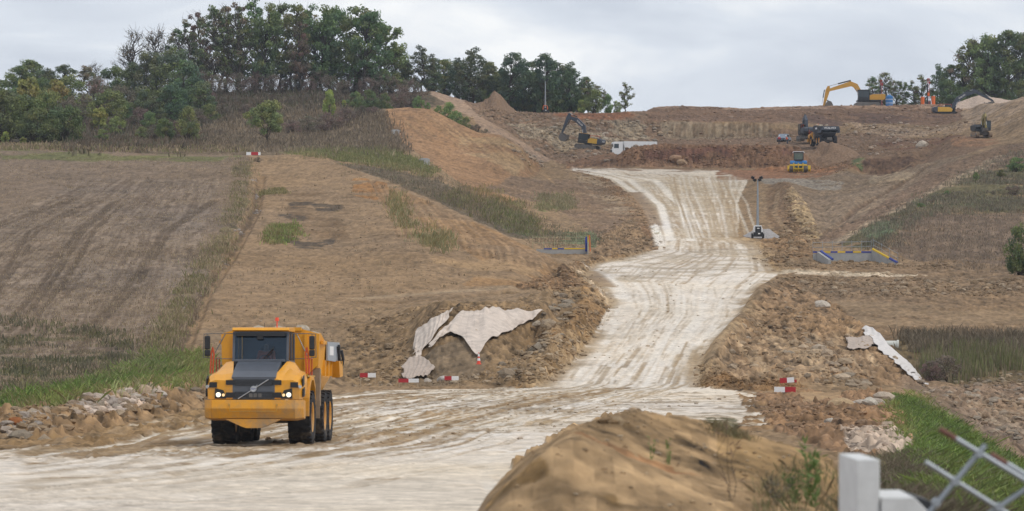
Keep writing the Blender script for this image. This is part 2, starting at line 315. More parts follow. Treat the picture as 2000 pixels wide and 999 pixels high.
# field
paint([(-880, 700, 215), (-200, 760, 190), (0, 782, 160), (170, 765), (330, 745, 196), (327, 700, 226), (385, 575), (430, 505), (478, 410), (486, 345), (488, 305), (0, 292), (-880, 320, 430)], FIELD, rough=.22, edge=.3)
for i in range(150):      # drill rows following the slope
    x0 = -420+i*6.1+random.uniform(-2, 2); x1 = 150+i*2.25
    if x0 > 300: continue
    stroke([(x0, 750), (x0+70+i*.26, 600), (lerp(x0, x1, .62)+20, 450), (x1+12, 350)], .4+random.random()*.3, ((.29, .235, .185), (.145, .11, .083))[i % 2], .75, depth=.05, wob=.4, brk=.25)
for i, (a, b) in enumerate(((150, 225), (163, 233), (185, 250), (-40, 130), (-27, 139), (330, 425), (317, 415), (60, 180), (72, 188))):
    stroke([(a-190, 690), (a-70, 560), (a, 450), (b-2, 392)], .55, (.125, .095, .07), .85, depth=.12, wob=.6, brk=.08)
paint([(0, 300), (0, 312), (430, 318), (480, 305), (0, 293)], (.17, .165, .085), patch=.4)
paint([(0, 640), (180, 640), (260, 690), (250, 745), (0, 760)], (.11, .10, .06), patch=.55, pwl=4)
# ditch strip
paint([(455, 320), (490, 312), (486, 400), (430, 505), (385, 575), (330, 700), (270, 690), (350, 560), (420, 470), (455, 400)], (.18, .15, .095), patch=.42, rough=.6)
stroke([(340, 720), (352, 690), (400, 575), (448, 505), (500, 410), (510, 345)], 1.0, (.13, .095, .065), .8, depth=.35)
# brown hill
paint([(500, 318), (700, 335), (860, 398), (1098, 511), (1040, 560), (860, 590), (680, 600), (540, 750), (350, 745), (352, 690), (402, 572), (505, 410)], (.30, .218, .145), rough=.2)
paint([(700, 345), (790, 375), (860, 405), (1095, 515), (1030, 562), (900, 560), (960, 520), (860, 455), (760, 400), (680, 360)], (.335, .222, .132), patch=.25, pwl=10)
paint([(690, 345), (760, 360), (740, 395), (690, 380)], ORG, patch=.3)
paint([(800, 440), (960, 470), (1060, 520), (1000, 550), (850, 520)], (.37, .265, .17), patch=.45, pwl=8)
paint([(560, 380), (640, 375), (700, 500), (560, 490)], (.22, .155, .10), patch=.5, pwl=8)
paint([(400, 640), (560, 600), (680, 610), (600, 720), (420, 740)], (.255, .19, .13), patch=.4, pwl=8)
paint([(680, 640), (780, 620), (800, 740), (640, 748)], (.17, .125, .085), patch=.4, rough=.9, pwl=5)
for a in ((590, 400), (570, 425), (640, 405), (560, 470), (625, 470), (600, 480)):
    paint([(a[0]-30, a[1]-7), (a[0]+32, a[1]-5), (a[0]+26, a[1]+8), (a[0]-24, a[1]+6)], (.085, .07, .055), a=.8, patch=.45, pwl=2)
for i in range(60):      # rills down the right-hand face of the hill
    t = i/59; x = lerp(720, 1075, t); y = np.interp(x, [700, 790, 860, 1000, 1098], [337, 370, 400, 467, 513])
    stroke([(x, y+6), (x+40+random.uniform(-8, 8), y+lerp(70, 22, t)), (x+random.uniform(40, 70), y+lerp(120, 45, t))], .35, (.22, .15, .095) if i % 3 else (.40, .28, .18), .5, depth=.07, wob=1)
for i in range(40):      # scraper lines across the hill
    x = random.uniform(420, 800); y = random.uniform(340, 590)
    stroke([(x, y), (x+60, y-6+random.uniform(-5, 5)), (x+150, y+random.uniform(-12, 12))], .5, random.choice([(.40, .295, .195), (.21, .15, .10)]), .4, wob=2, brk=.4)
stroke([(690, 585), (790, 577), (900, 570), (1000, 560)], 2.2, (.44, .35, .25), .5)
stroke([(700, 590), (850, 586), (1000, 570)], 1.5, (.19, .14, .095), .5, depth=.3)
# second hill
paint([(745, 214), (840, 213), (930, 258), (985, 263), (1045, 310), (1060, 328), (1035, 345), (1000, 400), (940, 385), (860, 330), (800, 290), (760, 250)], (.33, .215, .135), rough=.3)
paint([(1000, 340), (1180, 350), (1260, 420), (1270, 470), (1180, 470), (1080, 400), (940, 370)], (.235, .17, .12), patch=.12, pwl=9, rough=.5)
paint([(900, 268), (985, 268), (1040, 325), (1010, 345), (900, 300)], (.40, .29, .185), patch=.4)
for i in range(45):
    x = random.uniform(770, 1040); y = np.interp(x, [740, 840, 930, 985, 1045], [216, 216, 262, 268, 315])+random.uniform(3, 25)
    stroke([(x, y), (x+22, y+18), (x+48, y+40)], .45, random.choice([(.45, .32, .2), (.22, .15, .1)]), .4, depth=.05, wob=1)
paint([(850, 178), (905, 196), (960, 240), (1075, 312), (1040, 318), (985, 270), (930, 225, 640), (840, 190, 690)], (.37, .275, .205), rough=.3)
paint([(905, 200), (950, 205), (1262, 219), (1275, 210), (1290, 272), (1200, 300), (1210, 310), (1100, 322), (1075, 312), (1000, 262), (940, 230)], (.225, .16, .115), rough=.8)
paint([(985, 240), (1080, 240), (1280, 240), (1290, 270), (1180, 285), (1090, 300), (1030, 280)], (.31, .255, .19), patch=.4, pwl=6, rough=1.0)
paint([(1075, 225), (1240, 222), (1240, 232), (1140, 238)], (.24, .13, .085), patch=.4, pwl=7)
paint([(1130, 220), (1165, 218), (1160, 226)], (.6, .5, .4), patch=.2)
# terrace berm and cuts
paint([(1100, 328), (1110, 316), (1205, 303), (1232, 285), (1400, 280), (1560, 283), (1600, 300), (1690, 300), (1700, 335), (1600, 345), (1500, 332), (1200, 326)], (.21, .135, .092), rough=.7)
paint([(1240, 296), (1560, 296), (1540, 312), (1260, 310)], (.165, .095, .072), patch=.4, pwl=6)
paint([(1230, 310, 610), (1560, 300, 610), (1640, 290, 650), (1800, 262), (1740, 250), (1290, 240), (1270, 270)], (.225, .16, .115), rough=.6)
paint([(1290, 240), (1500, 243), (1510, 268), (1300, 270)], (.30, .24, .175), rough=.5)
for i in range(46):
    x = 1310+i*4.3+random.uniform(-2, 2); stroke([(x, 241), (x+random.uniform(-3, 3), 268)], .5, random.choice([(.17, .12, .08), (.2, .145, .1), (.36, .29, .21)]), .6, depth=.15)
paint([(1262, 238, 699), (1275, 208), (1600, 205), (1900, 202), (1900, 228), (1700, 238), (1500, 240)], (.22, .15, .108), rough=.5)
paint([(1275, 213), (1275, 204), (1860, 200), (1870, 212), (1600, 213)], (.37, .27, .205), patch=.3, pwl=5)
paint([(1560, 226), (1700, 222), (1850, 228), (1850, 240), (1600, 245)], (.145, .10, .08), patch=.3, pwl=7)
paint([(1640, 235), (1900, 240), (1880, 262), (1700, 262)], (.34, .26, .19), patch=.35, pwl=5, rough=.8)
paint([(1640, 275), (1760, 270), (1880, 265), (1940, 280), (1900, 300), (1780, 330), (1700, 335), (1600, 330)], (.215, .15, .105), rough=.5)
paint([(1700, 275), (1850, 268), (1900, 262), (1820, 290), (1740, 300)], (.18, .11, .08), patch=.4, pwl=6)
paint([(1860, 200), (1960, 200), (2100, 150), (2100, 215), (1990, 235), (1920, 250), (1880, 232)], (.40, .31, .23), patch=.15, rough=.5)
paint([(1910, 262), (1940, 240), (2060, 195), (2060, 260), (1950, 275)], (.33, .245, .165), patch=.25)
paint([(1850, 272), (1945, 272), (1960, 282), (1870, 290)], (.30, .19, .125), patch=.35)
paint([(1660, 310), (1730, 308), (1720, 322), (1665, 325)], (.13, .15, .08), patch=.3)
paint([(1470, 330), (1560, 330), (1640, 325), (1620, 345), (1500, 350)], (.31, .18, .115), patch=.3, pwl=7)
paint([(1380, 332), (1540, 334), (1530, 346), (1380, 345)], (.29, .17, .11), patch=.3)
paint([(1500, 355), (1720, 335), (1900, 300), (1780, 370), (1600, 470), (1560, 460), (1530, 400)], (.235, .18, .13), rough=.55)
paint([(1480, 350), (1560, 350), (1650, 355), (1640, 372), (1500, 365)], (.31, .275, .23), patch=.25)
paint([(1690, 320), (1760, 310), (1760, 345), (1700, 350)], (.18, .125, .09), patch=.15)
paint([(1680, 312), (1785, 308), (1790, 332), (1735, 341), (1690, 339)], (.15, .10, .072))
paint([(1700, 343), (1790, 335), (1780, 352), (1700, 362)], (.36, .29, .21), patch=.2)
paint([(1590, 470), (1680, 425), (1760, 375), (1840, 325), (1960, 285), (2100, 260), (2100, 300), (1860, 350), (1740, 440), (1640, 480)], (.20, .145, .105), rough=.7)
stroke([(1590, 462), (1680, 405), (1760, 360), (1830, 318)], 1.2, (.15, .105, .075), .8, depth=.4, wob=1)
stroke([(1640, 475), (1720, 428), (1790, 395), (1880, 345), (1960, 305)], 2.8, (.40, .335, .25), .55, wob=1.5, brk=.25)
stroke([(1750, 325), (1830, 300), (1880, 270)], .8, (.13, .09, .07), .7)
for i in range(40):
    x = random.uniform(1560, 1850); y = random.uniform(345, 450)
    stroke([(x, y), (x+30, y-14), (x+70, y-34)], .5, random.choice([(.4, .31, .22), (.2, .145, .1)]), .35, wob=1, brk=.3)
paint([(1640, 480), (1700, 440), (1760, 410), (1880, 350), (2100, 290), (2100, 415), (1800, 415), (1740, 470), (1680, 490)], (.13, .115, .07), patch=.2, rough=.6)
paint([(1680, 450), (1740, 430), (1760, 445), (1700, 480)], (.16, .19, .12), patch=.3)
paint([(1780, 420), (2200, 412), (2200, 530), (1960, 535), (1820, 515), (1740, 490)], (.20, .152, .115), rough=.35, patch=.05)
for i in range(26): stroke([(1800+i*14, 425), (1790+i*15, 470), (1775+i*17, 520)], .8, (.165, .122, .09) if i % 2 else (.25, .19, .14), .5, depth=.05, wob=.6)
paint([(1500, 362), (1535, 355), (1560, 400), (1585, 440), (1600, 470), (1560, 478), (1520, 460), (1500, 430)], (.215, .15, .10), rough=.6)
paint([(1535, 368), (1556, 372), (1590, 430), (1606, 466), (1580, 470), (1550, 420)], (.36, .275, .18), patch=.2, pwl=4, rough=1.0)
stroke([(1520, 372), (1512, 420), (1540, 455)], .7, (.33, .25, .17), .6)
# lower right
paint([(1480, 590), (1530, 540), (1560, 505), (1850, 505), (2100, 540), (2100, 760), (1800, 760), (1700, 700), (1560, 625)], (.245, .178, .12), rough=.5)
paint([(1560, 598), (1640, 590), (2100, 610), (2100, 630), (1700, 640), (1620, 620)], (.29, .215, .145), patch=.2, rough=.25)
stroke([(1620, 628), (1800, 632), (2040, 640)], 1.6, (.34, .255, .175), .5, brk=.2)
paint([(1380, 735), (1390, 700), (1440, 645), (1490, 570), (1540, 545), (1640, 600), (1700, 650), (1810, 757), (1700, 750), (1560, 750), (1420, 755)], (.285, .20, .13), rough=.9)
paint([(1365, 757), (1366, 715), (1385, 700), (1400, 740), (1500, 745), (1600, 755), (1480, 765)], (.24, .155, .09), rough=.8)
for i in range(70):      # run marks down the tipped face
    t = i/69; x = lerp(1400, 1660, t)+random.uniform(-6, 6); y = lerp(668, 655, t)+random.uniform(-20, 20) if t > .3 else lerp(700, 620, t/.3)
    stroke([(x, y), (x+25, y+35), (x+60, y+random.uniform(60, 85))], .5, random.choice([(.40, .305, .21), (.19, .135, .09), (.34, .25, .17)]), .65, depth=.14, wob=.8, brk=.2)
paint([(1760, 655), (2100, 660), (2100, 745), (1840, 750), (1790, 735), (1740, 690)], (.16, .125, .08), rough=.6)
paint([(1800, 755), (2100, 735), (2100, 900), (1990, 880), (1880, 810)], (.255, .19, .14), rough=.7)
for i in range(24):
    x = random.uniform(1800, 1990); y = random.uniform(765, 840); stroke([(x, y), (x+40, y+30), (x+90, y+70)], .45, random.choice([(.38, .31, .24), (.16, .115, .085)]), .5, depth=.12, wob=.5)
stroke([(1790, 752), (1880, 815), (1990, 885), (2100, 930)], 2.5, (.20, .155, .12), .7)
paint([(1740, 775), (1790, 785), (1900, 850), (2060, 960), (2060, 1010), (1760, 1010), (1700, 900), (1790, 880), (1740, 810)], (.085, .11, .04), rough=.6)
paint([(1480, 770), (1560, 765), (1740, 770), (1790, 880), (1700, 900), (1640, 890), (1480, 830), (1440, 790)], (.26, .175, .115), rough=.9)
paint([(1560, 768), (1650, 766), (1640, 785), (1570, 792)], (.40, .29, .19), rough=.2)
paint([(1640, 845), (1740, 835), (1790, 880), (1730, 895), (1660, 885)], (.50, .41, .33), patch=.15, rough=.9)
# centre-left lower
paint([(690, 755), (640, 700), (690, 640), (800, 605), (1000, 590), (1120, 560), (1190, 570), (1185, 610), (1120, 705), (1050, 757), (850, 757)], (.245, .178, .115), rough=.8)
paint([(990, 752), (1060, 700), (1120, 620), (1140, 560), (1190, 575), (1183, 615), (1120, 708), (1050, 756)], (.275, .185, .11), rough=.9)
paint([(780, 745), (830, 700), (900, 660), (950, 690), (940, 740), (850, 755)], (.215, .165, .115), rough=.5)
paint([(1000, 560), (1090, 520), (1150, 500), (1280, 488), (1160, 520), (1140, 540), (1190, 570), (1100, 570)], (.225, .15, .095), rough=.9)
paint([(1150, 500), (1170, 470), (1230, 425), (1290, 440), (1290, 470), (1285, 488)], (.25, .18, .12), rough=.9)
paint([(1470, 480), (1490, 470), (1560, 450), (1600, 500), (1500, 520)], (.24, .165, .105), rough=.9)
paint([(1100, 325), (1190, 335), (1250, 385), (1290, 460), (1265, 470), (1220, 400), (1170, 350)], (.235, .155, .10), rough=.6)
# chalk haul road and junction
RL = [p[:2] for p in ROAD_L]; RR = [p[:2] for p in ROAD_R]
paint(RL+RR[::-1], CHALK, rough=.05, nr=1, nc=2, edge=.22, wl=1.2)
paint([(-880, 1060, 45), (-880, 880, 108), (0, 880), (110, 868), (260, 832), (400, 806), (560, 780), (750, 763), (1060, 757), (1370, 757), (1480, 768), (1470, 790), (1500, 830), (1430, 850, 130), (1300, 880, 100), (1060, 960, 60), (940, 1010, 49), (850, 1300, 25), (-880, 1300, 25)], CHALK, rough=.05, nr=2, nc=2, edge=.3, wl=1.5)
stroke([(1500, 530), (1560, 534), (1650, 536), (1785, 542)], 7.0, (.58, .49, .38), 1.0)
paint([(1400, 335), (1500, 335), (1500, 350), (1400, 352)], (.30, .18, .12), patch=.35)
def lanes(Lp, Rp, n, wid, cols_, a, brk, depth=.04, lo=.02, hi=.98, wob=1.5, part=.55, pj=True):
    m = min(len(Lp), len(Rp))
    for i in range(n):
        v = random.uniform(lo, hi); k0 = random.randint(0, int(m*(1-part))); k1 = min(m, k0+max(2, int(m*random.uniform(part*.6, 1))))
        dv = random.uniform(-.10, .10)
        pts = [(lerp(Lp[k][0], Rp[k][0], v+dv*(k-k0)/m), lerp(Lp[k][1], Rp[k][1], v+dv*(k-k0)/m)) for k in range(k0, k1)]
        stroke(pts, random.uniform(*wid), random.choice(cols_), a*random.uniform(.6, 1), depth*random.uniform(.5, 1), wob=wob, brk=brk, pj=pj)
WL = [unproj(*p)[:2] for p in RL]; WR = [unproj(*p)[:2] for p in RR]
BR = [(.42, .32, .21), (.36, .265, .165), (.50, .41, .30)]; WH = [(.72, .665, .58), (.70, .64, .55)]
lanes(WL[:8], WR[:8], 80, (.10, .28), BR, .28, .5, depth=.015, pj=False)
lanes(WL[:8], WR[:8], 40, (.2, .5), WH, .6, .3, depth=.02, pj=False)
lanes(WL[6:], WR[6:], 110, (.15, .45), [(.36, .26, .165), (.42, .31, .2), (.36, .27, .18)], .42, .45, depth=.03, pj=False)
lanes(WL[8:], WR[8:], 90, (.2, .5), [(.68, .60, .49), (.62, .54, .43)], .5, .3, depth=.03, pj=False)
lanes(WL[8:], WR[8:], 70, (.2, .5), [(.38, .29, .2), (.46, .36, .26)], .5, .38, depth=.04, pj=False)
paint([(1160, 520), (1285, 490), (1480, 485), (1500, 520), (1440, 535), (1200, 555)], (.52, .44, .34), a=.7, patch=.5, pwl=3)
paint([(1190, 420, 470), (1290, 420), (1440, 420), (1450, 345), (1180, 340), (1105, 328)], (.50, .415, .31), a=.4, patch=.5, pwl=4)
for q in ([(1140, 535), (1190, 590), (1195, 600)], [(1150, 520), (1190, 545), (1225, 590)], [(1110, 330), (1200, 348), (1250, 380), (1275, 430), (1290, 480)], [(1120, 328), (1230, 350), (1290, 400), (1310, 470)], [(1150, 333), (1280, 352), (1330, 400), (1350, 470)]):
    stroke(q, 1.2, (.74, .68, .59), .95, depth=.08)
stroke([(1235, 375), (1260, 410), (1270, 440)], 3.0, (.27, .19, .125), .85)
stroke([(1150, 528), (1185, 560)], 2.0, (.28, .2, .13), .85)
for i in range(16):
    x = 1340+i*9+random.uniform(-4, 4); x2 = 1300+i*9
    stroke([(x2, 345), (lerp(x, x2, .5)+random.uniform(-8, 8), 400), (x, 465)], .35, random.choice(BR+WH), .5, depth=.04, wob=1)
JL = [(-260, 905), (60, 878), (110, 869), (260, 832), (400, 806), (560, 780), (750, 764), (1000, 756)]; JR = [(-500, 1060), (0, 1015), (350, 985), (700, 955), (960, 915), (1120, 860), (1270, 800), (1370, 757)]
lanes(JL[1:], JR[1:], 70, (.35, 1.0), [(.30, .215, .13), (.35, .26, .165), (.27, .19, .115)], .85, .4, depth=-.09, hi=.66, wob=.8)
lanes(JL[1:], JR[1:], 170, (.10, .28), [(.30, .215, .13), (.36, .27, .17), (.26, .18, .11)], .8, .42, depth=.06, hi=.7, wob=.8)
lanes(JL[1:], JR[1:], 60, (.2, .5), WH, .8, .3, depth=.04, wob=1.0)
paint([(-500, 1000, 60), (-200, 890), (400, 868), (1000, 800), (1300, 780), (1300, 850), (900, 960), (300, 1010)], (.55, .47, .37), a=.3, patch=.5, pwl=2.2)
lanes(JL, JR, 30, (.10, .3), [(.40, .31, .22), (.48, .39, .29)], .5, .5, depth=.05, lo=.6, hi=1, wob=1)
paint([(700, 765), (1000, 760), (1150, 770), (1100, 830), (900, 860), (660, 865), (500, 868), (650, 820), (600, 790)], MUD, a=.4, patch=.5, pwl=2.0, rough=.3)
paint([(1000, 770), (1330, 765), (1460, 775), (1480, 830), (1250, 830), (1050, 840)], MUD, a=.4, patch=.6, pwl=1.5, rough=.2)
paint([(0, 880), (400, 868), (640, 866), (640, 885), (0, 905), (-200, 920)], (.32, .235, .15), a=.5, patch=.5, pwl=1, rough=.25)
paint([(-100, 860), (110, 862), (260, 828), (400, 800), (470, 790), (470, 815), (300, 846), (180, 872), (-100, 880)], MUD, a=.9, patch=.25, pwl=3, rough=.6)
paint([(-500, 880, 113), (0, 866), (110, 862), (260, 824), (400, 798), (600, 764), (600, 752), (410, 755), (280, 764), (130, 790), (0, 810), (-500, 822, 125)], (.26, .185, .12), rough=1.0)
paint([(-500, 800, 150), (0, 800, 140), (170, 776), (350, 748, 196), (345, 730), (0, 780), (-500, 780, 165)], (.09, .12, .04), rough=.6)
# near mound
paint([(900, 1100, 30), (955, 975, 36), (1000, 915), (1100, 842), (1235, 799), (1430, 838), (1620, 905), (1700, 985), (1700, 1200, 30), (1200, 1300, 25)], (.37, .268, .17), rough=.7, nr=5, nc=5)
paint([(1430, 838), (1620, 905), (1700, 985), (1700, 1100, 33), (1500, 1060, 34), (1460, 950), (1400, 900)], (.31, .22, .13), patch=.2, rough=.5)
paint([(960, 960), (1010, 915), (1090, 940), (1200, 960), (1240, 1010), (940, 1010)], (.25, .17, .095), patch=.3, pwl=.8, rough=1.0)
stroke([(1130, 846), (1180, 870), (1250, 899), (1320, 920), (1345, 930)], .55, (.28, .15, .085), .65)
paint([(1380, 815), (1440, 820), (1450, 870), (1380, 850)], (.11, .105, .05), a=.8, patch=.3, pwl=1)
# everything right of the mound near the camera
paint([(1640, 900), (1790, 890), (2100, 1000), (2900, 1010, 60), (2900, 1380, 20), (1700, 1380, 20), (1650, 1060, 40)], (.14, .115, .07), rough=.5, nr=5)

for i in range(60):      # wheel tracks turning off the ramp towards the camera side
    v = random.random(); x0 = lerp(1075, 1345, v); e = random.uniform(-20, 20)
    ys = random.uniform(660, 748)
    stroke([(lerp(x0, lerp(1150, 1372, v), (740-ys)/60), ys), (x0, 750), (x0-45-60*(1-v)+e, 762), (x0-150-120*(1-v)+e*2, 790), (x0-330-200*(1-v)+e*3, 835)], random.uniform(.15, .45), random.choice(BR[:2]+WH+WH+[(.33, .235, .145)]), .5, depth=.03, wob=.4, brk=.4)
paint([(140, 792), (200, 780), (310, 768), (320, 786), (180, 818)], (.47, .39, .33), patch=.3, pwl=1.5, rough=1.0)
paint([(1430, 765), (1490, 765), (1520, 840), (1440, 855, 128), (1460, 800)], (.27, .185, .115), patch=.42, pwl=1.6, rough=.6)
paint([(-500, 1040, 50), (-300, 905), (200, 893), (800, 890), (1010, 885), (940, 990), (880, 1060, 45)], CHALK, a=.62, patch=.12, pwl=3)
for E_ in (WL[:9], WR[:11]):
    stroke(E_, 1.3, (.36, .26, .16), .75, brk=.35, pj=False, soft=.9); stroke(E_, 2.8, (.45, .35, .24), .5, brk=.5, pj=False, soft=.9)
paint([(1090, 326), (1440, 326), (1440, 336), (1100, 336)], (.27, .18, .12), a=.8, patch=.5, pwl=3)
# ------------------------------------------------------------------ displacement and mesh
n_big = fbm(GX, GY, 9, 4, 11); n_mid = fbm(GX, GY, 2.4, 4, 22, .6); n_fine = fbm(GX, GY, .6, 3, 33, .6); ST = .3+.7*smooth((66-GY)/10); t_fine = fbm(GX, GY*ST, .55, 3, 34, .65)
rid = 1-np.abs(fbm(GX, GY, 3.2, 4, 44, .55))*2
amp = R; near = .13+.87*smooth((GY-52)/14)
n_clod = fbm(GX, GY, .62, 3, 66, .75); clod = np.clip(np.abs(n_clod)*1.6-.12, 0, 1)*np.clip(.6+fbm(GX, GY, 5, 2, 67)*1.6, .1, 1)
GZ = GZ+DZ+near*((.01+amp*.24)*n_mid+(.008+amp*.30)*n_fine+amp*.14*n_big+amp**2*.18*(rid-.6)+(amp**1.3)*.42*clod)
hf = hash3(np.floor(GX/.22), np.floor(GY*ST/.3), 5)-.5
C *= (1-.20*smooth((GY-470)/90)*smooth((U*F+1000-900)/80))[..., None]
tone = 1+.18*n_big+.34*n_mid*(.5+amp)+.60*t_fine*(.28+amp*1.25)+.5*hf*(.3+amp)+.45*clod*amp+.30*fbm(GX, GY*ST, .28, 2, 71)*(.45+amp)
warm = fbm(GX, GY, 16, 3, 55)
tint = np.stack([1+.03*warm, 1+0*warm, 1-.07*warm], -1)
chalkiness = np.clip((C.min(-1)-.35)/.2, 0, 1)
tone = 1+(tone-1)*(1-.45*chalkiness)
tone = tone+np.where(GY < 60, .22*fbm(GX, GY, .12, 3, 81)+.2*fbm(GX, GY, .5, 3, 83), 0); GZ = GZ+np.where(GY < 60, amp*(.05*fbm(GX, GY, .2, 3, 82, .7)), 0)
lum = C.mean(-1, keepdims=True); sat = np.array(1+.30*(1-chalkiness))[..., None]; C = np.clip(lum+(C-lum)*sat, .01, 1)*(1-.23*(1-chalkiness))[..., None]
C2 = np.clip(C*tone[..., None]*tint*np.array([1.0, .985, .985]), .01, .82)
me = bpy.data.meshes.new('ground')
co = np.stack([GX, GY, GZ], -1).reshape(-1, 3)
ii = (np.arange(NR-1)[:, None]*NC+np.arange(NC-1)[None, :]).ravel()
quads = np.stack([ii, ii+1, ii+NC+1, ii+NC], -1)
def npmesh(me, co, faces, nside, col=None, smoothf=True, name='Col'):
    me.vertices.add(len(co)); me.vertices.foreach_set('co', np.ascontiguousarray(co, dtype=np.float32).ravel())
    me.loops.add(faces.size); me.loops.foreach_set('vertex_index', faces.astype(np.int32).ravel())
    me.polygons.add(len(faces)); me.polygons.foreach_set('loop_start', np.arange(0, faces.size, nside, dtype=np.int32))
    me.polygons.foreach_set('use_smooth', np.full(len(faces), smoothf))
    if col is not None:
        a = me.color_attributes.new(name, 'FLOAT_COLOR', 'POINT')
        a.data.foreach_set('color', np.concatenate([col, np.ones((len(col), 1))], 1).astype(np.float32).ravel())
    me.update(calc_edges=True); return me
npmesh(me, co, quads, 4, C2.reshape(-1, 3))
def link(name, me, mat=None, parent=None):
    o = bpy.data.objects.new(name, me); COL.objects.link(o)
    if mat is not None: me.materials.append(mat)
    if parent is not None: o.parent = parent
    return o
# ------------------------------------------------------------------ materials
MATS = {}
def mat(name, col=(.5, .5, .5), rough=.6, metal=0, var=.12, scale=3.0, bump=0, bscale=20, emit=0, vcol=False, dirt=None, alpha=1, trans=0, objrand=0, subs=0):
    if name in MATS: return MATS[name]
    m = bpy.data.materials.new(name); m.use_nodes = True; t = m.node_tree; n = t.nodes; l = t.links; b = n['Principled BSDF']
    b.inputs['Roughness'].default_value = rough; b.inputs['Metallic'].default_value = metal
    if vcol:
        a = n.new('ShaderNodeAttribute'); a.attribute_name = 'Col'; src = a.outputs['Color']
    else:
        a = n.new('ShaderNodeRGB'); a.outputs[0].default_value = (*col, 1); src = a.outputs[0]
    tc = n.new('ShaderNodeTexCoord')
    if var:
        nz = n.new('ShaderNodeTexNoise'); nz.inputs['Scale'].default_value = scale; nz.inputs['Detail'].default_value = 6; nz.inputs['Roughness'].default_value = .65
        l.new(tc.outputs['Object'], nz.inputs['Vector'])
        mr = n.new('ShaderNodeMapRange'); mr.inputs['From Min'].default_value = .3; mr.inputs['From Max'].default_value = .7; mr.inputs['To Min'].default_value = 1-var; mr.inputs['To Max'].default_value = 1+var
        l.new(nz.outputs['Fac'], mr.inputs['Value']); vm = n.new('ShaderNodeVectorMath'); vm.operation = 'SCALE'
        l.new(src, vm.inputs[0]); l.new(mr.outputs[0], vm.inputs['Scale']); src = vm.outputs[0]
    if objrand:
        oi = n.new('ShaderNodeObjectInfo'); hs = n.new('ShaderNodeHueSaturation')
        m1 = n.new('ShaderNodeMapRange'); m1.inputs['To Min'].default_value = .5-objrand*.12; m1.inputs['To Max'].default_value = .5+objrand*.06
        m2 = n.new('ShaderNodeMapRange'); m2.inputs['To Min'].default_value = 1-objrand*.45; m2.inputs['To Max'].default_value = 1+objrand*.45
        ml = n.new('ShaderNodeMath'); ml.operation = 'FRACT'; mm = n.new('ShaderNodeMath'); mm.operation = 'MULTIPLY'; mm.inputs[1].default_value = 7.31
        l.new(oi.outputs['Random'], m1.inputs['Value']); l.new(oi.outputs['Random'], mm.inputs[0]); l.new(mm.outputs[0], ml.inputs[0]); l.new(ml.outputs[0], m2.inputs['Value'])
        l.new(m1.outputs[0], hs.inputs['Hue']); l.new(m2.outputs[0], hs.inputs['Value']); l.new(src, hs.inputs['Color']); src = hs.outputs[0]
    if dirt is not None:
        nd = n.new('ShaderNodeTexNoise'); nd.inputs['Scale'].default_value = 1.7; nd.inputs['Detail'].default_value = 7; nd.inputs['Roughness'].default_value = .7; l.new(tc.outputs['Object'], nd.inputs['Vector'])
        sp = n.new('ShaderNodeSeparateXYZ'); l.new(tc.outputs['Object'], sp.inputs[0])
        mz = n.new('ShaderNodeMapRange'); mz.inputs['From Min'].default_value = dirt[1]; mz.inputs['From Max'].default_value = dirt[2]; mz.inputs['To Min'].default_value = dirt[3]; mz.inputs['To Max'].default_value = dirt[4]
        l.new(sp.outputs['Z'], mz.inputs['Value'])
        ad = n.new('ShaderNodeMath'); ad.operation = 'ADD'; l.new(nd.outputs['Fac'], ad.inputs[0]); l.new(mz.outputs[0], ad.inputs[1])
        ss = n.new('ShaderNodeMapRange'); ss.inputs['From Min'].default_value = .75; ss.inputs['From Max'].default_value = 1.15; l.new(ad.outputs[0], ss.inputs['Value'])
        mc = n.new('ShaderNodeMix'); mc.data_type = 'RGBA'; mc.inputs['B'].default_value = (*dirt[0], 1); l.new(ss.outputs[0], mc.inputs['Factor']); l.new(src, mc.inputs['A']); src = mc.outputs['Result']
        rr = n.new('ShaderNodeMapRange'); rr.inputs['To Min'].default_value = rough; rr.inputs['To Max'].default_value = .9; l.new(ss.outputs[0], rr.inputs['Value']); l.new(rr.outputs[0], b.inputs['Roughness'])
    l.new(src, b.inputs['Base Color'])
    if bump:
        nb = n.new('ShaderNodeTexNoise'); nb.inputs['Scale'].default_value = bscale; nb.inputs['Detail'].default_value = 8; nb.inputs['Roughness'].default_value = .7; l.new(tc.outputs['Object'], nb.inputs['Vector'])
        bp = n.new('ShaderNodeBump'); bp.inputs['Strength'].default_value = bump; bp.inputs['Distance'].default_value = .1; l.new(nb.outputs['Fac'], bp.inputs['Height']); l.new(bp.outputs[0], b.inputs['Normal'])
    if emit: b.inputs['Emission Color'].default_value = (*col, 1); b.inputs['Emission Strength'].default_value = emit
    if trans:
        tr = n.new('ShaderNodeBsdfTranslucent'); l.new(src, tr.inputs['Color']); ms = n.new('ShaderNodeMixShader'); ms.inputs[0].default_value = trans
        l.new(b.outputs[0], ms.inputs[1]); l.new(tr.outputs[0], ms.inputs[2]); l.new(ms.outputs[0], n['Material Output'].inputs[0])
    if rough > .8: b.inputs['Specular IOR Level'].default_value = .15
    MATS[name] = m; return m
M_ground = mat('ground_soil', rough=.95, vcol=True, var=.22, scale=2.5, bump=.6, bscale=4.0)
g = link('ground', me, M_ground); tag(g, kind='structure')
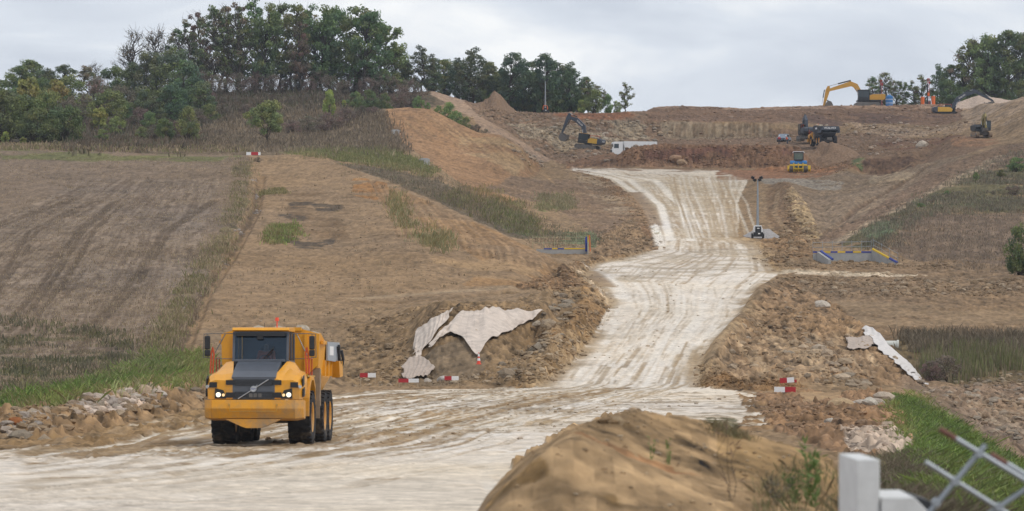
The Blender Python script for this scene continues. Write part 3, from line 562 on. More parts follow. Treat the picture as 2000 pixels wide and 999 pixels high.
# ------------------------------------------------------------------ loose stuff on the ground
def inpoly(poly, n, rng=RNG):
    q = np.array([p[:2] for p in poly], float); out = []
    lo, hi = q.min(0), q.max(0); tot = 0
    while tot < n:
        P = lo+(hi-lo)*rng.random((max(200, n*2), 2)); m = np.zeros(len(P), bool)
        for (ax, ay), (bx, by) in zip(q, np.roll(q, -1, 0)):
            c = (ay > P[:, 1]) != (by > P[:, 1]); m ^= c & (P[:, 0] < (bx-ax)*(P[:, 1]-ay)/(by-ay+1e-12)+ax)
        out.append(P[m]); tot += m.sum()
        if m.sum() == 0: break
    return np.concatenate(out)[:n]
def ground_pts(P):
    """bearing/elevation pairs -> XYZ on the finished ground"""
    res = []
    for k in range(0, len(P), 3000):
        p = P[k:k+3000]; ci = np.clip(np.searchsorted(cols, p[:, 0]), 1, NC-1); g_ = BASE[:, ci]
        j = np.argmax(g_ <= p[:, 1][None, :], axis=0); j = np.clip(j, 1, NR-1); a = np.arange(len(p))
        t = np.clip((g_[j-1, a]-p[:, 1])/(g_[j-1, a]-g_[j, a]+1e-9), 0, 1)
        l = lnd[j-1]+(lnd[j]-lnd[j-1])*t; d = np.exp(l); z = GZ[j-1, ci]*(1-t)+GZ[j, ci]*t
        res.append(np.stack([(p[:, 0]-1000)/F*d, d, z], -1))
    return np.concatenate(res)
ICO = bmesh.new(); bmesh.ops.create_icosphere(ICO, subdivisions=1, radius=1); ICO1 = (np.array([v.co[:] for v in ICO.verts]), np.array([[v.index for v in f.verts] for f in ICO.faces])); ICO.free()
ICO = bmesh.new(); bmesh.ops.create_icosphere(ICO, subdivisions=2, radius=1); ICO2 = (np.array([v.co[:] for v in ICO.verts]), np.array([[v.index for v in f.verts] for f in ICO.faces])); ICO.free()
def rotmats(n, rng):
    q = rng.normal(size=(n, 4)); q /= np.linalg.norm(q, axis=1)[:, None]; w_, x, y, z = q.T
    return np.stack([1-2*(y*y+z*z), 2*(x*y-z*w_), 2*(x*z+y*w_), 2*(x*y+z*w_), 1-2*(x*x+z*z), 2*(y*z-x*w_), 2*(x*z-y*w_), 2*(y*z+x*w_), 1-2*(x*x+y*y)], -1).reshape(-1, 3, 3)
M_stone = mat('stones', rough=.95, vcol=True, var=.25, scale=6, bump=.5, bscale=12)
M_leaf = mat('leaves', rough=.7, vcol=True, var=0, trans=.3, objrand=.5)
M_grass = mat('grass_blades', rough=.8, vcol=True, var=0, trans=.25)
def gcol(P):
    ci = np.clip(np.searchsorted(cols, P[:, 0]/P[:, 1]*F+1000), 0, NC-1); j = np.clip(np.searchsorted(lnd, np.log(P[:, 1])), 0, NR-1)
    return C2[j, ci]
def fuzzed(poly, n, k):
    P = inpoly(poly, n); q = np.array([p[:2] for p in poly], float); e = (q.max(0)-q.min(0))
    return P+RNG.normal(size=P.shape)*np.minimum(e*k, (9, 6))
def rocks(name, poly, n, size, cols_, flat=.7, bury=.3, kind='stuff', own=1, fuzz=.05):
    P = ground_pts(fuzzed(poly, int(n*1.35), fuzz)); P = P[fbm(P[:, 0], P[:, 1], 4, 3, n % 89)+.5+.2*RNG.normal(size=len(P)) > .3]; n = len(P); V, Fc = ICO1; nv = len(V)
    s = size[0]*.7+(size[1]-size[0])*.7*RNG.random(n)**11
    jit = 1+.5*(RNG.random((n, nv))-.5); loc = V[None]*jit[..., None]; Rm = rotmats(n, RNG)
    sc = np.stack([s*(.8+.6*RNG.random(n)), s*(.7+.5*RNG.random(n)), s*flat*(.7+.5*RNG.random(n))], -1)
    loc = np.einsum('nij,nvj->nvi', Rm, loc)*sc[:, None, :]
    co = loc+P[:, None, :]; co[..., 2] += (s*flat*(1-2*bury)*.6)[:, None]
    gc = gcol(P); c = np.array(cols_)[RNG.integers(0, len(cols_), n)]*.92; k = (.75-.5*np.clip(s/size[1], 0, 1))[:, None]*own
    c = (c*(1-k)+gc*k)*(.8+.4*RNG.random((n, 1)))
    f = (Fc[None]+(np.arange(n)*nv)[:, None, None]).reshape(-1, 3)
    me = npmesh(bpy.data.meshes.new(name), co.reshape(-1, 3), f, 3, np.repeat(c, nv, 0), False)
    return tag(link(name, me, M_stone), kind=kind)
def tufts(name, poly, n, h, cols_, blades=5, wid=.06, spread=.3, lean=.35, kind='stuff', patch=.22, pwl=5, own=.35, fuzz=.06):
    P = ground_pts(fuzzed(poly, n, fuzz))
    if patch: P = P[fbm(P[:, 0], P[:, 1], pwl, 4, int(n) % 97)+.5+.12*RNG.normal(size=len(P)) > patch]
    if not len(P): return
    n = len(P); B = blades; base = np.repeat(P, B, 0); m = len(base)
    base[:, :2] += RNG.normal(size=(m, 2))*spread; hh = (h[0]+(h[1]-h[0])*RNG.random(n)**1.5).repeat(B)*(.6+.5*RNG.random(m))
    a = RNG.random(m)*math.pi; dx = np.stack([np.cos(a), np.sin(a), 0*a], -1)*(wid*(.6+.8*RNG.random(m)))[:, None]
    tip = base+np.stack([RNG.normal(size=m)*lean*hh, RNG.normal(size=m)*lean*hh, hh], -1)
    mid = (base*.45+tip*.55); mid[:, 2] += hh*.12
    base[:, 2] -= .05
    co = np.stack([base-dx*.5, base+dx*.5, mid+dx*.5, tip, mid-dx*.5], 1).reshape(-1, 3)
    f = np.arange(m*5).reshape(-1, 5)
    c = np.array(cols_)[RNG.integers(0, len(cols_), n)]*1.6*(.75+.5*RNG.random((n, 1))); c = (c*(1-own)+gcol(P)*own).repeat(B, 0).repeat(5, 0)
    me = npmesh(bpy.data.meshes.new(name), co, f, 5, c, False)
    return tag(link(name, me, M_grass), kind=kind)
def boulder(px, py, r, col, label, group=None, sq=.75, name='boulder'):
    p = ground_pts(np.array([[px, py]], float))[0]; V, Fc = ICO2
    Vn = V*(1+.28*(RNG.random((len(V), 1))-.5)); q = RNG.random(3)*9
    Vn = Vn*(1+.25*np.sin(V[:, [0]]*2.2+q[0])*np.sin(V[:, [1]]*2.4+q[1])); Vn = np.sign(Vn)*np.abs(Vn)**.8
    Vn = Vn@rotmats(1, RNG)[0].T*np.array([1.15, .9, sq])*r
    me = npmesh(bpy.data.meshes.new(name), Vn, Fc, 3, np.repeat(np.array([col]), len(Vn), 0), False)
    o = link(name, me, M_stone); o.location = (p[0], p[1], p[2]+r*sq*.45); tag(o, label, 'boulder', group); return o
# ------------------------------------------------------------------ trees
M_bark = mat('bark', (.075, .06, .048), .95, var=.3, scale=2, bump=.4, bscale=6)
def tube(pts, rads, sides=5):
    pts = np.array(pts, float); V = []; Fq = []
    for i, (p, r) in enumerate(zip(pts, rads)):
        d = pts[min(i+1, len(pts)-1)]-pts[max(i-1, 0)]; d /= np.linalg.norm(d)+1e-9
        u = np.cross(d, (0, 0, 1) if abs(d[2]) < .9 else (1, 0, 0)); u /= np.linalg.norm(u)+1e-9; v = np.cross(d, u)
        for k in range(sides):
            a = 2*math.pi*k/sides; V.append(p+(u*math.cos(a)+v*math.sin(a))*r)
    for i in range(len(pts)-1):
        for k in range(sides): Fq.append((i*sides+k, i*sides+(k+1) % sides, (i+1)*sides+(k+1) % sides, (i+1)*sides+k))
    return V, Fq
class TB:
    def __init__(s): s.V = []; s.F = []
    def add(s, pts, r0, r1, sides=5):
        V, Fq = tube(pts, np.linspace(r0, r1, len(pts)), sides); o = len(s.V); s.V += list(V); s.F += [tuple(i+o for i in f) for f in Fq]
    def mesh(s, name): return npmesh(bpy.data.meshes.new(name), np.array(s.V), np.array(s.F), 4)
def bend(a, b, k, rng, amt=.12):
    a = np.array(a, float); b = np.array(b, float); L_ = np.linalg.norm(b-a); out = []
    o = rng.normal(size=3)*amt*L_; o[2] = abs(o[2])*.3
    for i in range(k+1):
        t = i/k; out.append(a+(b-a)*t+o*math.sin(math.pi*t)+(rng.normal(size=3)*.03*L_ if 0 < i < k else 0))
    return out
def leafmesh(name, cen, rad, nper, size, col, rng, up=.25, darkin=False):
    n = int(nper*len(cen)); ci = rng.integers(0, len(cen), n); d = rng.normal(size=(n, 3)); d /= np.linalg.norm(d, axis=1)[:, None]
    r = rad[ci]*(.35+.75*rng.random(n)**.6); P = cen[ci]+d*r[:, None]*np.array([1, 1, .75])
    nr = d+rng.normal(size=(n, 3))*.8+np.array([0, 0, up]); nr /= np.linalg.norm(nr, axis=1)[:, None]
    t = np.cross(nr, rng.normal(size=(n, 3))); t /= np.linalg.norm(t, axis=1)[:, None]; b = np.cross(nr, t)
    s = (size*(.6+.8*rng.random(n)))[:, None]; t = t*s; b = b*s*.7
    co = np.stack([P-t*.5, P-b*.45+t*.05, P+t*.55, P+b*.45+t*.05], 1).reshape(-1, 3)
    cc = np.array(col); k = cc[(rng.random(len(cen))**1.3*len(cc)).astype(int)][ci]*(.7+.6*rng.random((n, 1)))
    return npmesh(bpy.data.meshes.new(name), co, np.arange(n*4).reshape(-1, 4), 4, k.repeat(4, 0), False)
G_OAK = [(.110, .158, .058), (.135, .182, .060), (.090, .138, .060), (.165, .185, .062)]
G_DARK = [(.070, .110, .065), (.090, .128, .060), (.110, .136, .066)]
G_BRN = [(.175, .150, .085), (.125, .145, .070), (.19, .145, .085), (.13, .13, .075)]
G_LIME = [(.24, .29, .075), (.19, .24, .075), (.29, .30, .075)]
G_GRN = [(.140, .220, .070), (.165, .245, .075), (.120, .190, .075)]
G_SCR = [(.165, .130, .100), (.140, .118, .088), (.120, .130, .075), (.19, .145, .105)]
def make_tree(seed, kind):
    rng = np.random.default_rng(seed); tb = TB(); H = 1.0
    if kind in ('oak', 'dark', 'lime'):
        nc, c0, c1, wd, nper, sz, rr = 62, .17, .95, .31, 80, .030, (.045, .085); pal = {'oak': G_OAK, 'dark': G_DARK, 'lime': G_LIME}[kind]
    elif kind == 'airy': nc, c0, c1, wd, nper, sz, rr, pal = 62, .22, .96, .25, 58, .027, (.032, .065), G_OAK[:3]+G_BRN[:2]
    elif kind == 'brown': nc, c0, c1, wd, nper, sz, rr, pal = 56, .20, .95, .25, 56, .027, (.035, .07), G_BRN
    elif kind == 'bare': nc, c0, c1, wd, nper, sz, rr, pal = 55, .35, .97, .32, 7, .022, (.03, .07), G_BRN
    elif kind == 'lone': nc, c0, c1, wd, nper, sz, rr, pal = 40, .34, .92, .42, 130, .045, (.09, .14), G_GRN[2:]+G_OAK[:2]
    elif kind == 'bush': nc, c0, c1, wd, nper, sz, rr, pal = 46, .08, .85, .5, 110, .042, (.09, .16), G_OAK
    elif kind == 'darkbush': nc, c0, c1, wd, nper, sz, rr, pal = 60, .07, .9, .42, 100, .036, (.07, .12), G_DARK+G_OAK[:1]
    elif kind == 'greenbush': nc, c0, c1, wd, nper, sz, rr, pal = 36, .1, .85, .5, 100, .05, (.09, .17), G_GRN
    elif kind == 'limebush': nc, c0, c1, wd, nper, sz, rr, pal = 24, .12, .9, .4, 90, .08, (.10, .18), G_LIME
    elif kind == 'scrub': nc, c0, c1, wd, nper, sz, rr, pal = 44, .06, .8, .6, 70, .042, (.08, .17), G_SCR
    ms = kind in ('bush', 'greenbush', 'limebush', 'scrub', 'darkbush')
    ln_ = rng.normal(size=2)*.04; top = np.array([ln_[0], ln_[1], .9 if not ms else .5])
    trunk = bend((0, 0, -.03), top, 7, rng, .04); r0 = .020 if not ms else .02
    tb.add(trunk, r0, .004, 6)
    cen = []; lob = rng.random(8)*6.28
    for i in range(nc):
        t = rng.random()**1.0; z = c0+(c1-c0)*t; a = rng.random()*6.283
        shp = math.sin(math.pi*min(1, max(0, (t*.82+.14))))**.6
        w_ = wd*shp*(.80+.22*math.sin(2*a+lob[0])+.16*math.sin(3*a+lob[1]+t*5)); r = w_*(.35+.65*rng.random()**.45)
        cen.append((math.cos(a)*r+ln_[0]*t, math.sin(a)*r+ln_[1]*t, z+.03*rng.normal()))
    cen.append((ln_[0], ln_[1], c1)); cen = np.array(cen)
    for c in cen:
        if ms: a = np.array([rng.normal()*.05, rng.normal()*.05, 0])
        else:
            zt = max(.2, c[2]-.08-.55*math.hypot(c[0], c[1])); k = min(zt/.9, .98)*7; i = int(k); a = trunk[i]+(trunk[min(i+1, 7)]-trunk[i])*(k-i)
        L_ = bend(a, c, 4, rng, .10); tb.add(L_, .0065 if not ms else .008, .0018, 4)
        if kind in ('bare', 'brown', 'airy'):
            for q in range(7 if kind == 'bare' else 3):
                e_ = c+rng.normal(size=3)*.05+np.array([0, 0, .03]); tb.add(bend(L_[3], e_, 2, rng, .1), .0024, .0010, 3)
    rad = rr[0]+(rr[1]-rr[0])*rng.random(len(cen))
    return tb.mesh('trunk'), leafmesh('crown', cen, rad, nper, sz, [tuple(x*1.3 for x in c) for c in pal], rng)
PROTO = {}
def proto(kind, i):
    nv = {'oak': 5, 'airy': 5, 'dark': 4, 'brown': 3, 'bare': 3, 'scrub': 4, 'bush': 4, 'darkbush': 4}.get(kind, 2); i %= nv
    if (kind, i) not in PROTO:
        t, c = make_tree(100+i*13+sum(map(ord, kind)), kind); t.materials.append(M_bark); c.materials.append(M_leaf); PROTO[(kind, i)] = (t, c)
    return PROTO[(kind, i)]
TI = [0]
def tree(px, d, top, kind, label, wf=1.0, group=None, name=None, sink=0, h=None):
    """stand a tree on the ground at bearing px, distance d; its tip reaches elevation row `top`"""
    TI[0] += 1; p = at(px, d); H = h or ((HY-top)/F*d-p.z)
    t, c = proto(kind, TI[0]); bushy = kind in ('bush', 'greenbush', 'limebush', 'scrub', 'darkbush')
    r = bpy.data.objects.new(name or ('bush' if bushy else 'tree'), None); COL.objects.link(r)
    r.location = p; H /= (1.0 if not bushy else .98); r.scale = (H*wf*1.12, H*wf*1.12, H); r.rotation_euler = (0, 0, TI[0]*2.399)
    tr = link('trunk', t, parent=r); crn = link('crown', c, parent=r)
    tag(r, label, 'bush' if bushy else 'tree', group); return r
LAB = []
# ------------------------------------------------------------------ the woods and single trees
def row(spec, what, where, group):
    """spec: (px, d, top, kind, width factor, how it looks)"""
    n = len(spec); spec = sorted(spec, key=lambda s: s[0])
    for i, (px, d, top, kind, wf, look) in enumerate(spec):
        pos = 'leftmost' if i == 0 else 'rightmost' if i == n-1 else '%s from left' % ORD[i]
        tree(px, d, top, kind, '%s %s, %s %s' % (look, what, pos, where), wf, group)
ORD = ['first', 'second', 'third', 'fourth', 'fifth', 'sixth', 'seventh', 'eighth', 'ninth', 'tenth', 'eleventh', 'twelfth', 'thirteenth', 'fourteenth', 'fifteenth', 'sixteenth', 'seventeenth', 'eighteenth', 'nineteenth', 'twentieth', 'twenty-first', 'twenty-second', 'twenty-third', 'twenty-fourth', 'twenty-fifth', 'twenty-sixth', 'twenty-seventh', 'twenty-eighth', 'twenty-ninth', 'thirtieth']
row([(358, 700, 44, 'airy', .9, 'airy half bare'), (385, 715, 22, 'brown', .8, 'tall thin browning'), (412, 698, 16, 'airy', .85, 'tall airy'), (440, 716, 10, 'brown', .8, 'tall brown leaved'), (462, 700, 12, 'airy', .8, 'slender open'),
     (490, 712, 4, 'airy', .85, 'very tall open'), (518, 700, 6, 'oak', .7, 'tall green'), (545, 714, 8, 'airy', .85, 'tall open'), (572, 702, 8, 'oak', .8, 'full green'), (600, 716, 18, 'airy', .9, 'open green'),
     (628, 700, 10, 'oak', .85, 'dense green'), (662, 712, 16, 'oak', .9, 'broad dense'), (694, 700, 12, 'oak', .9, 'big dense'), (722, 696, 24, 'oak', .85, 'dense rounded'), (750, 702, 48, 'oak', .95, 'wide leafy'), (770, 716, 84, 'oak', 1.0, 'lower leafy'), (430, 706, 30, 'bare', .8, 'nearly bare'), (585, 694, 40, 'brown', .8, 'rusty leaved')],
    'tree', 'in the tall stand on the left hill crest', 'tall trees on the left hill crest')
row([(240, 705, 92, 'bare', .8, 'leafless grey'), (275, 700, 62, 'bare', 1.0, 'leafless grey'), (305, 702, 58, 'bare', 1.0, 'bare branched'), (338, 704, 64, 'bare', .9, 'almost leafless')],
    'tree', 'bare ones beside the tall stand', 'bare trees left of the tall stand')
row([(262, 660, 122, 'darkbush', .8, 'dark green'), (300, 655, 100, 'darkbush', .8, 'dark rounded'), (330, 640, 94, 'darkbush', .85, 'large dark'), (362, 630, 118, 'darkbush', .85, 'dark spreading'), (392, 620, 158, 'darkbush', .9, 'low dark'), (285, 600, 175, 'darkbush', 1, 'low dark'), (340, 600, 160, 'darkbush', 1, 'dark green')],
    'tree', 'in the dark clump below the bare trees', 'dark trees below the crest')
row([(-60, 660, 140, 'bush', 1, 'green'), (-20, 640, 150, 'bush', 1, 'green'), (14, 650, 138, 'bush', .8, 'green'), (38, 690, 128, 'oak', 1.1, 'dark'), (62, 700, 118, 'oak', 1.2, 'round topped'), (92, 690, 134, 'darkbush', .8, 'small dark'), (122, 700, 126, 'dark', 1.2, 'dark topped'), (76, 705, 122, 'dark', 1.1, 'dark'),
     (55, 600, 155, 'limebush', .8, 'yellow green'), (85, 640, 146, 'bush', .8, 'green'), (112, 630, 158, 'limebush', .8, 'yellow green'), (140, 650, 142, 'bush', .9, 'olive green'), (170, 680, 130, 'brown', 1.3, 'brownish'), (195, 650, 142, 'scrub', .6, 'brown tinged'), (222, 670, 124, 'bush', .8, 'green'), (160, 600, 175, 'scrub', .8, 'low brown'), (205, 590, 170, 'bush', .9, 'low olive'),
     (20, 590, 175, 'darkbush', .9, 'dark'), (100, 580, 180, 'bush', .9, 'low green'), (130, 560, 190, 'scrub', .9, 'dull brown'), (235, 620, 160, 'scrub', .8, 'dull brown'), (185, 690, 126, 'bare', 1.1, 'grey bare')],
    'tree', 'in the wood edge at far left', 'wood edge at far left')
row([(-40, 510, 170, 'bush', .75, 'big dark'), (8, 505, 165, 'bush', .8, 'big dark'), (50, 506, 178, 'bush', .8, 'tall dark'), (92, 505, 168, 'bush', .8, 'dark green'), (128, 502, 200, 'bush', .75, 'reddish dark'), (70, 500, 205, 'bush', .9, 'low dark')],
    'bush', 'along the top of the field at far left', 'big bushes along the top of the stubble field')
row([(10, 500, 258, 'limebush', .9, 'small yellow green'), (45, 498, 268, 'limebush', 1.2, 'small bright yellow'), (195, 560, 212, 'limebush', .9, 'bright yellow green'), (225, 545, 225, 'greenbush', .8, 'small grey green'), (172, 620, 188, 'limebush', 1, 'olive yellow'), (200, 510, 250, 'bush', 1, 'low olive'), (642, 610, 178, 'limebush', .55, 'narrow pale green'), (250, 600, 195, 'bush', .9, 'dark green'), (275, 590, 205, 'scrub', .9, 'brown')],
    'bush', 'scattered over the scrub slope', 'single bushes on the scrub slope')
row([(278, 525, 246, 'bush', 1, 'low dark'), (300, 520, 240, 'scrub', 1, 'dark brown'), (325, 518, 228, 'bush', .9, 'dark'), (345, 520, 232, 'scrub', 1, 'dark brown'), (368, 515, 202, 'bush', .55, 'tall olive green'), (385, 520, 262, 'bush', 1, 'low green')],
    'bush', 'in the clump above the field', 'bush clump above the stubble field')
row([(165, 560, 232, 'scrub', 1, 'dull brown'), (190, 570, 222, 'bush', .9, 'dark green'), (215, 575, 226, 'scrub', 1, 'dull brown'), (240, 570, 232, 'bush', 1, 'low dark'), (262, 580, 222, 'scrub', 1, 'brown'), (290, 575, 215, 'bush', .9, 'dark'), (315, 580, 212, 'darkbush', .9, 'dark'), (350, 585, 205, 'darkbush', .9, 'dark green'), (385, 590, 208, 'scrub', 1, 'brown'), (410, 600, 200, 'bush', 1, 'dark'), (150, 540, 248, 'scrub', 1.1, 'low brown'), (205, 545, 250, 'scrub', 1.1, 'low brown'), (255, 545, 255, 'bush', 1.1, 'low green'), (440, 620, 200, 'scrub', 1.1, 'brown'), (480, 620, 202, 'scrub', 1.1, 'grey brown')],
    'bush', 'on the overgrown slope left of the lone tree', 'bushes on the overgrown slope')
tree(521, 505, 196, 'lone', 'lone round green tree standing on the dry grass above the barrier board', .80)
row([(x, 690+((i*37) % 11), 132+((i*53) % 22), 'scrub', .8, ('brown', 'grey brown', 'dull brown')[i % 3]) for i, x in enumerate(range(395, 800, 23))], 'bush', 'in the undergrowth below the tall stand', 'undergrowth below the tall stand')
row([(x, 655+((i*29) % 13), 172+((i*31) % 16), 'scrub', .8, ('low brown', 'low grey brown')[i % 2]) for i, x in enumerate(range(405, 700, 32))], 'bush', 'on the slope under the hill wood', 'low scrub on the slope under the hill wood')
row([(695, 645, 176, 'bush', .7, 'dark green'), (722, 640, 172, 'bush', .7, 'dark green'), (752, 640, 180, 'bush', .7, 'dark'), (780, 645, 176, 'scrub', .8, 'brown'), (800, 650, 150, 'scrub', .8, 'reddish brown'), (672, 650, 196, 'limebush', .9, 'low pale green'), (815, 640, 186, 'greenbush', .7, 'bright green'), (835, 640, 200, 'greenbush', .7, 'bright green')],
    'bush', 'behind the second hill top', 'bushes behind the second hill top')
row([(855, 628, 205, 'greenbush', .8, 'green'), (875, 622, 198, 'greenbush', .75, 'tall green'), (893, 618, 215, 'greenbush', .8, 'green'), (910, 614, 226, 'bush', .8, 'dark green'), (930, 612, 240, 'scrub', .8, 'brown'), (948, 610, 250, 'scrub', .8, 'low brown')],
    'bush', 'in the gully between the two slopes', 'bushes in the gully between two bare slopes')
row([(790, 712, 118, 'oak', 1, 'green'), (822, 705, 94, 'dark', 1.0, 'dark leaning'), (845, 720, 112, 'dark', 1.1, 'dark'), (872, 730, 115, 'oak', 1.1, 'grey green'), (900, 725, 118, 'dark', 1.1, 'dark'), (925, 715, 98, 'dark', 1.1, 'tall dark'), (952, 728, 120, 'oak', 1.1, 'grey green'), (975, 735, 140, 'dark', 1.1, 'lower dark'),
     (998, 715, 102, 'dark', .9, 'tall dark'), (1022, 722, 122, 'dark', 1.0, 'dark'), (1042, 730, 118, 'dark', .9, 'dark'), (1066, 715, 104, 'dark', .9, 'tall pointed'), (1092, 722, 122, 'dark', 1.0, 'dark'), (1115, 718, 126, 'dark', .9, 'dark'), (1140, 735, 150, 'dark', 1, 'lower dark')],
    'tree', 'in the dark wood behind the quarry edge', 'dark wood behind the quarry edge')
row([(x, 716+((i*7) % 6), 168+((i*41) % 15), 'bush', .75, ('dark green', 'dark')[i % 2]) for i, x in enumerate(range(940, 1150, 21))], 'bush', 'closing the foot of the dark wood', 'bushes at the foot of the dark wood')
row([(1136, 712, 196, 'limebush', .8, 'yellow green'), (1150, 716, 155, 'airy', 1.0, 'feathery pale green'), (1168, 714, 168, 'airy', 1.1, 'feathery pale green'), (1160, 712, 172, 'greenbush', .65, 'bright green'), (1185, 714, 182, 'greenbush', .65, 'bright green'), (1205, 718, 196, 'greenbush', .7, 'low bright green')],
    'tree', 'bright green ones right of the dark wood', 'bright green growth at the right end of the wood')
tree(1222, 722, 164, 'airy', 'small thin tree standing alone on the skyline right of the wood', .95)
row([(1700, 790, 152, 'airy', 1.1, 'thin airy'), (1728, 795, 142, 'airy', 1.0, 'thin airy'), (1752, 790, 158, 'airy', 1.1, 'thin airy'), (1778, 792, 160, 'airy', 1.1, 'small airy'), (1800, 790, 150, 'airy', 1.1, 'thin'), (1836, 790, 130, 'dark', .8, 'slim dark'), (1858, 785, 126, 'oak', .9, 'slim green'), (1884, 782, 76, 'airy', .95, 'tall airy'), (1905, 790, 84, 'airy', .9, 'tall airy'),
     (1928, 780, 66, 'oak', .8, 'tall leafy'), (1950, 790, 76, 'dark', .85, 'tall dark'), (1972, 780, 58, 'oak', .85, 'tallest leafy'), (1996, 785, 66, 'dark', .9, 'tall dark'), (2030, 785, 70, 'oak', .9, 'tall'), (2070, 785, 80, 'dark', .9, 'tall')],
    'tree', 'behind the upper terrace on the right', 'trees behind the upper terrace on the right')
row([(x, 778+((i*7) % 6), 150+((i*41) % 22), 'bush', .75, 'dark green') for i, x in enumerate(range(1850, 2040, 20))], 'bush', 'under the tall trees on the right', 'undergrowth below the right wood')
tree(1994, 332, 432, 'bush', 'round dark green tree cut by the right edge of the picture', .62, name='tree')
row([(1905, 478, 335, 'greenbush', .6, 'small pale green'), (1912, 470, 362, 'bush', 1.0, 'low dark'), (1885, 470, 375, 'scrub', 1.1, 'low brown'), (1850, 455, 372, 'bush', 1.2, 'low dark'), (1820, 440, 388, 'scrub', 1.3, 'low brown'), (1955, 485, 330, 'bush', 1.1, 'dark'), (1985, 495, 305, 'bush', 1.1, 'dark'), (1940, 450, 372, 'scrub', 1.3, 'brown'), (1980, 450, 360, 'scrub', 1.3, 'brown'), (1800, 430, 396, 'bush', 1.3, 'flat dark')],
    'bush', 'on the right slope above the ploughed patch', 'bushes on the right slope above the ploughed patch')
row([(575, 560, 232, 'scrub', 1.2, 'dry brown'), (605, 570, 222, 'scrub', 1.2, 'dry brown'), (640, 580, 216, 'scrub', 1.2, 'dry grey'), (675, 585, 208, 'scrub', 1.2, 'dry brown'), (705, 590, 204, 'scrub', 1.2, 'dark brown'), (728, 588, 206, 'scrub', 1.1, 'dark brown'), (430, 540, 250, 'scrub', 1.1, 'small dry')],
    'bush', 'on the dry bank left of the second hill', 'dry shrubs on the bank left of the second hill')
tree(504, 440, 306, 'scrub', 'small dark shrub at the top of the ditch by the barrier board', 1.0)
tree(1845, 240, 690, 'scrub', 'dark dry bush at the foot of the reed bank', 1.1)
tree(1820, 238, 700, 'scrub', 'dark purple brown bush beside the geotextile end', 1.0)
row([(x, 700+((i*17) % 9), 126+((i*31) % 24), 'darkbush', .6, ('dark', 'dull green')[i % 2]) for i, x in enumerate(range(470, 790, 29))], 'bush', 'in the dark layer under the tall stand', 'dark layer under the tall stand')
row([(x, 722+((i*17) % 9), 132+((i*31) % 20), 'darkbush', .6, ('dark', 'dull green')[i % 2]) for i, x in enumerate(range(845, 1130, 24))], 'bush', 'inside the dark wood behind the quarry', 'understorey of the dark wood')
# ------------------------------------------------------------------ ground cover
STRAW = [(.30, .235, .15), (.24, .18, .115), (.20, .15, .10), (.33, .26, .17)]; OLV = [(.17, .165, .065), (.14, .14, .055), (.24, .215, .10)]; LUSH = [(.15, .22, .05), (.19, .26, .06), (.115, .175, .045)]
tufts('dry_grass', [(390, 290), (400, 235), (560, 200), (740, 215), (770, 260), (800, 300), (620, 292)], 5200, (.4, 1.1), [(.2, .155, .105), (.16, .125, .09), (.24, .19, .13), (.12, .10, .07)], 5, .16, .6)
tufts('scrub_cover', [(120, 292), (150, 215), (400, 180), (760, 180), (740, 212), (560, 215), (400, 245), (390, 292)], 4200, (.4, 1.3), [(.11, .085, .06), (.085, .07, .05), (.14, .105, .075), (.07, .075, .04)], 6, .2, .7)
tufts('field_edge_grass', [(0, 294), (0, 284), (480, 290), (480, 300)], 900, (.3, .8), STRAW+OLV, 5, .12, .5)
tufts('ditch_grass', [(462, 320), (486, 312), (478, 400), (432, 505), (385, 575), (318, 700), (282, 700), (362, 560), (425, 470), (455, 400)], 2000, (.15, .65), OLV+STRAW, 6, .06, .5, patch=.45, pwl=5)
tufts('green_weeds', [(0, 792), (120, 768), (200, 745), (290, 700), (345, 690), (400, 700), (412, 750), (340, 760), (200, 778), (60, 795)], 3000, (.15, .8), LUSH+LUSH+OLV, 9, .045, .35, .7, patch=.26, pwl=2)
tufts('stubble', [(0, 300), (478, 310), (430, 505), (330, 700), (170, 765), (0, 782)], 9000, (.08, .24), STRAW, 4, .05, .3)
tufts('stubble_weeds', [(0, 620), (200, 640), (300, 660), (300, 745), (100, 770), (0, 775)], 1100, (.2, .5), [(.10, .10, .055), (.08, .08, .05), (.12, .12, .05)], 6, .07, .3, patch=.45, pwl=6)
tufts('hill_weeds', [(515, 470), (530, 440), (580, 440), (585, 465), (540, 480)], 420, (.25, .6), LUSH+OLV, 7, .07, .3)
tufts('hill_weeds', [(755, 400), (775, 375), (800, 430), (878, 465), (872, 495), (800, 460)], 380, (.4, 1.1), OLV+[(.16, .19, .09)], 6, .06, .3)
tufts('hill_weeds', [(508, 375), (550, 368), (560, 378), (510, 382)], 150, (.2, .4), OLV, 6, .07, .3)
tufts('dry_weeds', [(520, 340), (700, 345), (860, 420), (1000, 520), (800, 590), (600, 680), (400, 700), (450, 510)], 420, (.1, .3), [(.17, .13, .09), (.13, .11, .065), (.22, .18, .1)], 4, .06, .3)
tufts('valley_grass', [(550, 298), (760, 292), (850, 335), (845, 345), (700, 318)], 1500, (.3, .7), [(.19, .19, .08), (.16, .17, .075), (.22, .2, .1)], 6, .1, .4)
tufts('valley_grass', [(940, 372), (1010, 395), (1050, 440), (1055, 462), (1000, 450), (930, 420), (860, 380)], 1500, (.3, .9), OLV+STRAW[1:3], 6, .08, .4)
tufts('valley_grass', [(1050, 382), (1118, 380), (1122, 408), (1050, 412)], 500, (.3, .8), [(.2, .2, .1), (.23, .21, .12)], 6, .08, .4)
tufts('valley_scrub', [(640, 315), (760, 330), (880, 350), (1060, 440), (1230, 470), (1060, 480), (860, 392), (700, 335)], 1300, (.2, .6), [(.17, .14, .10), (.20, .165, .115), (.14, .135, .08)], 5, .09, .4)
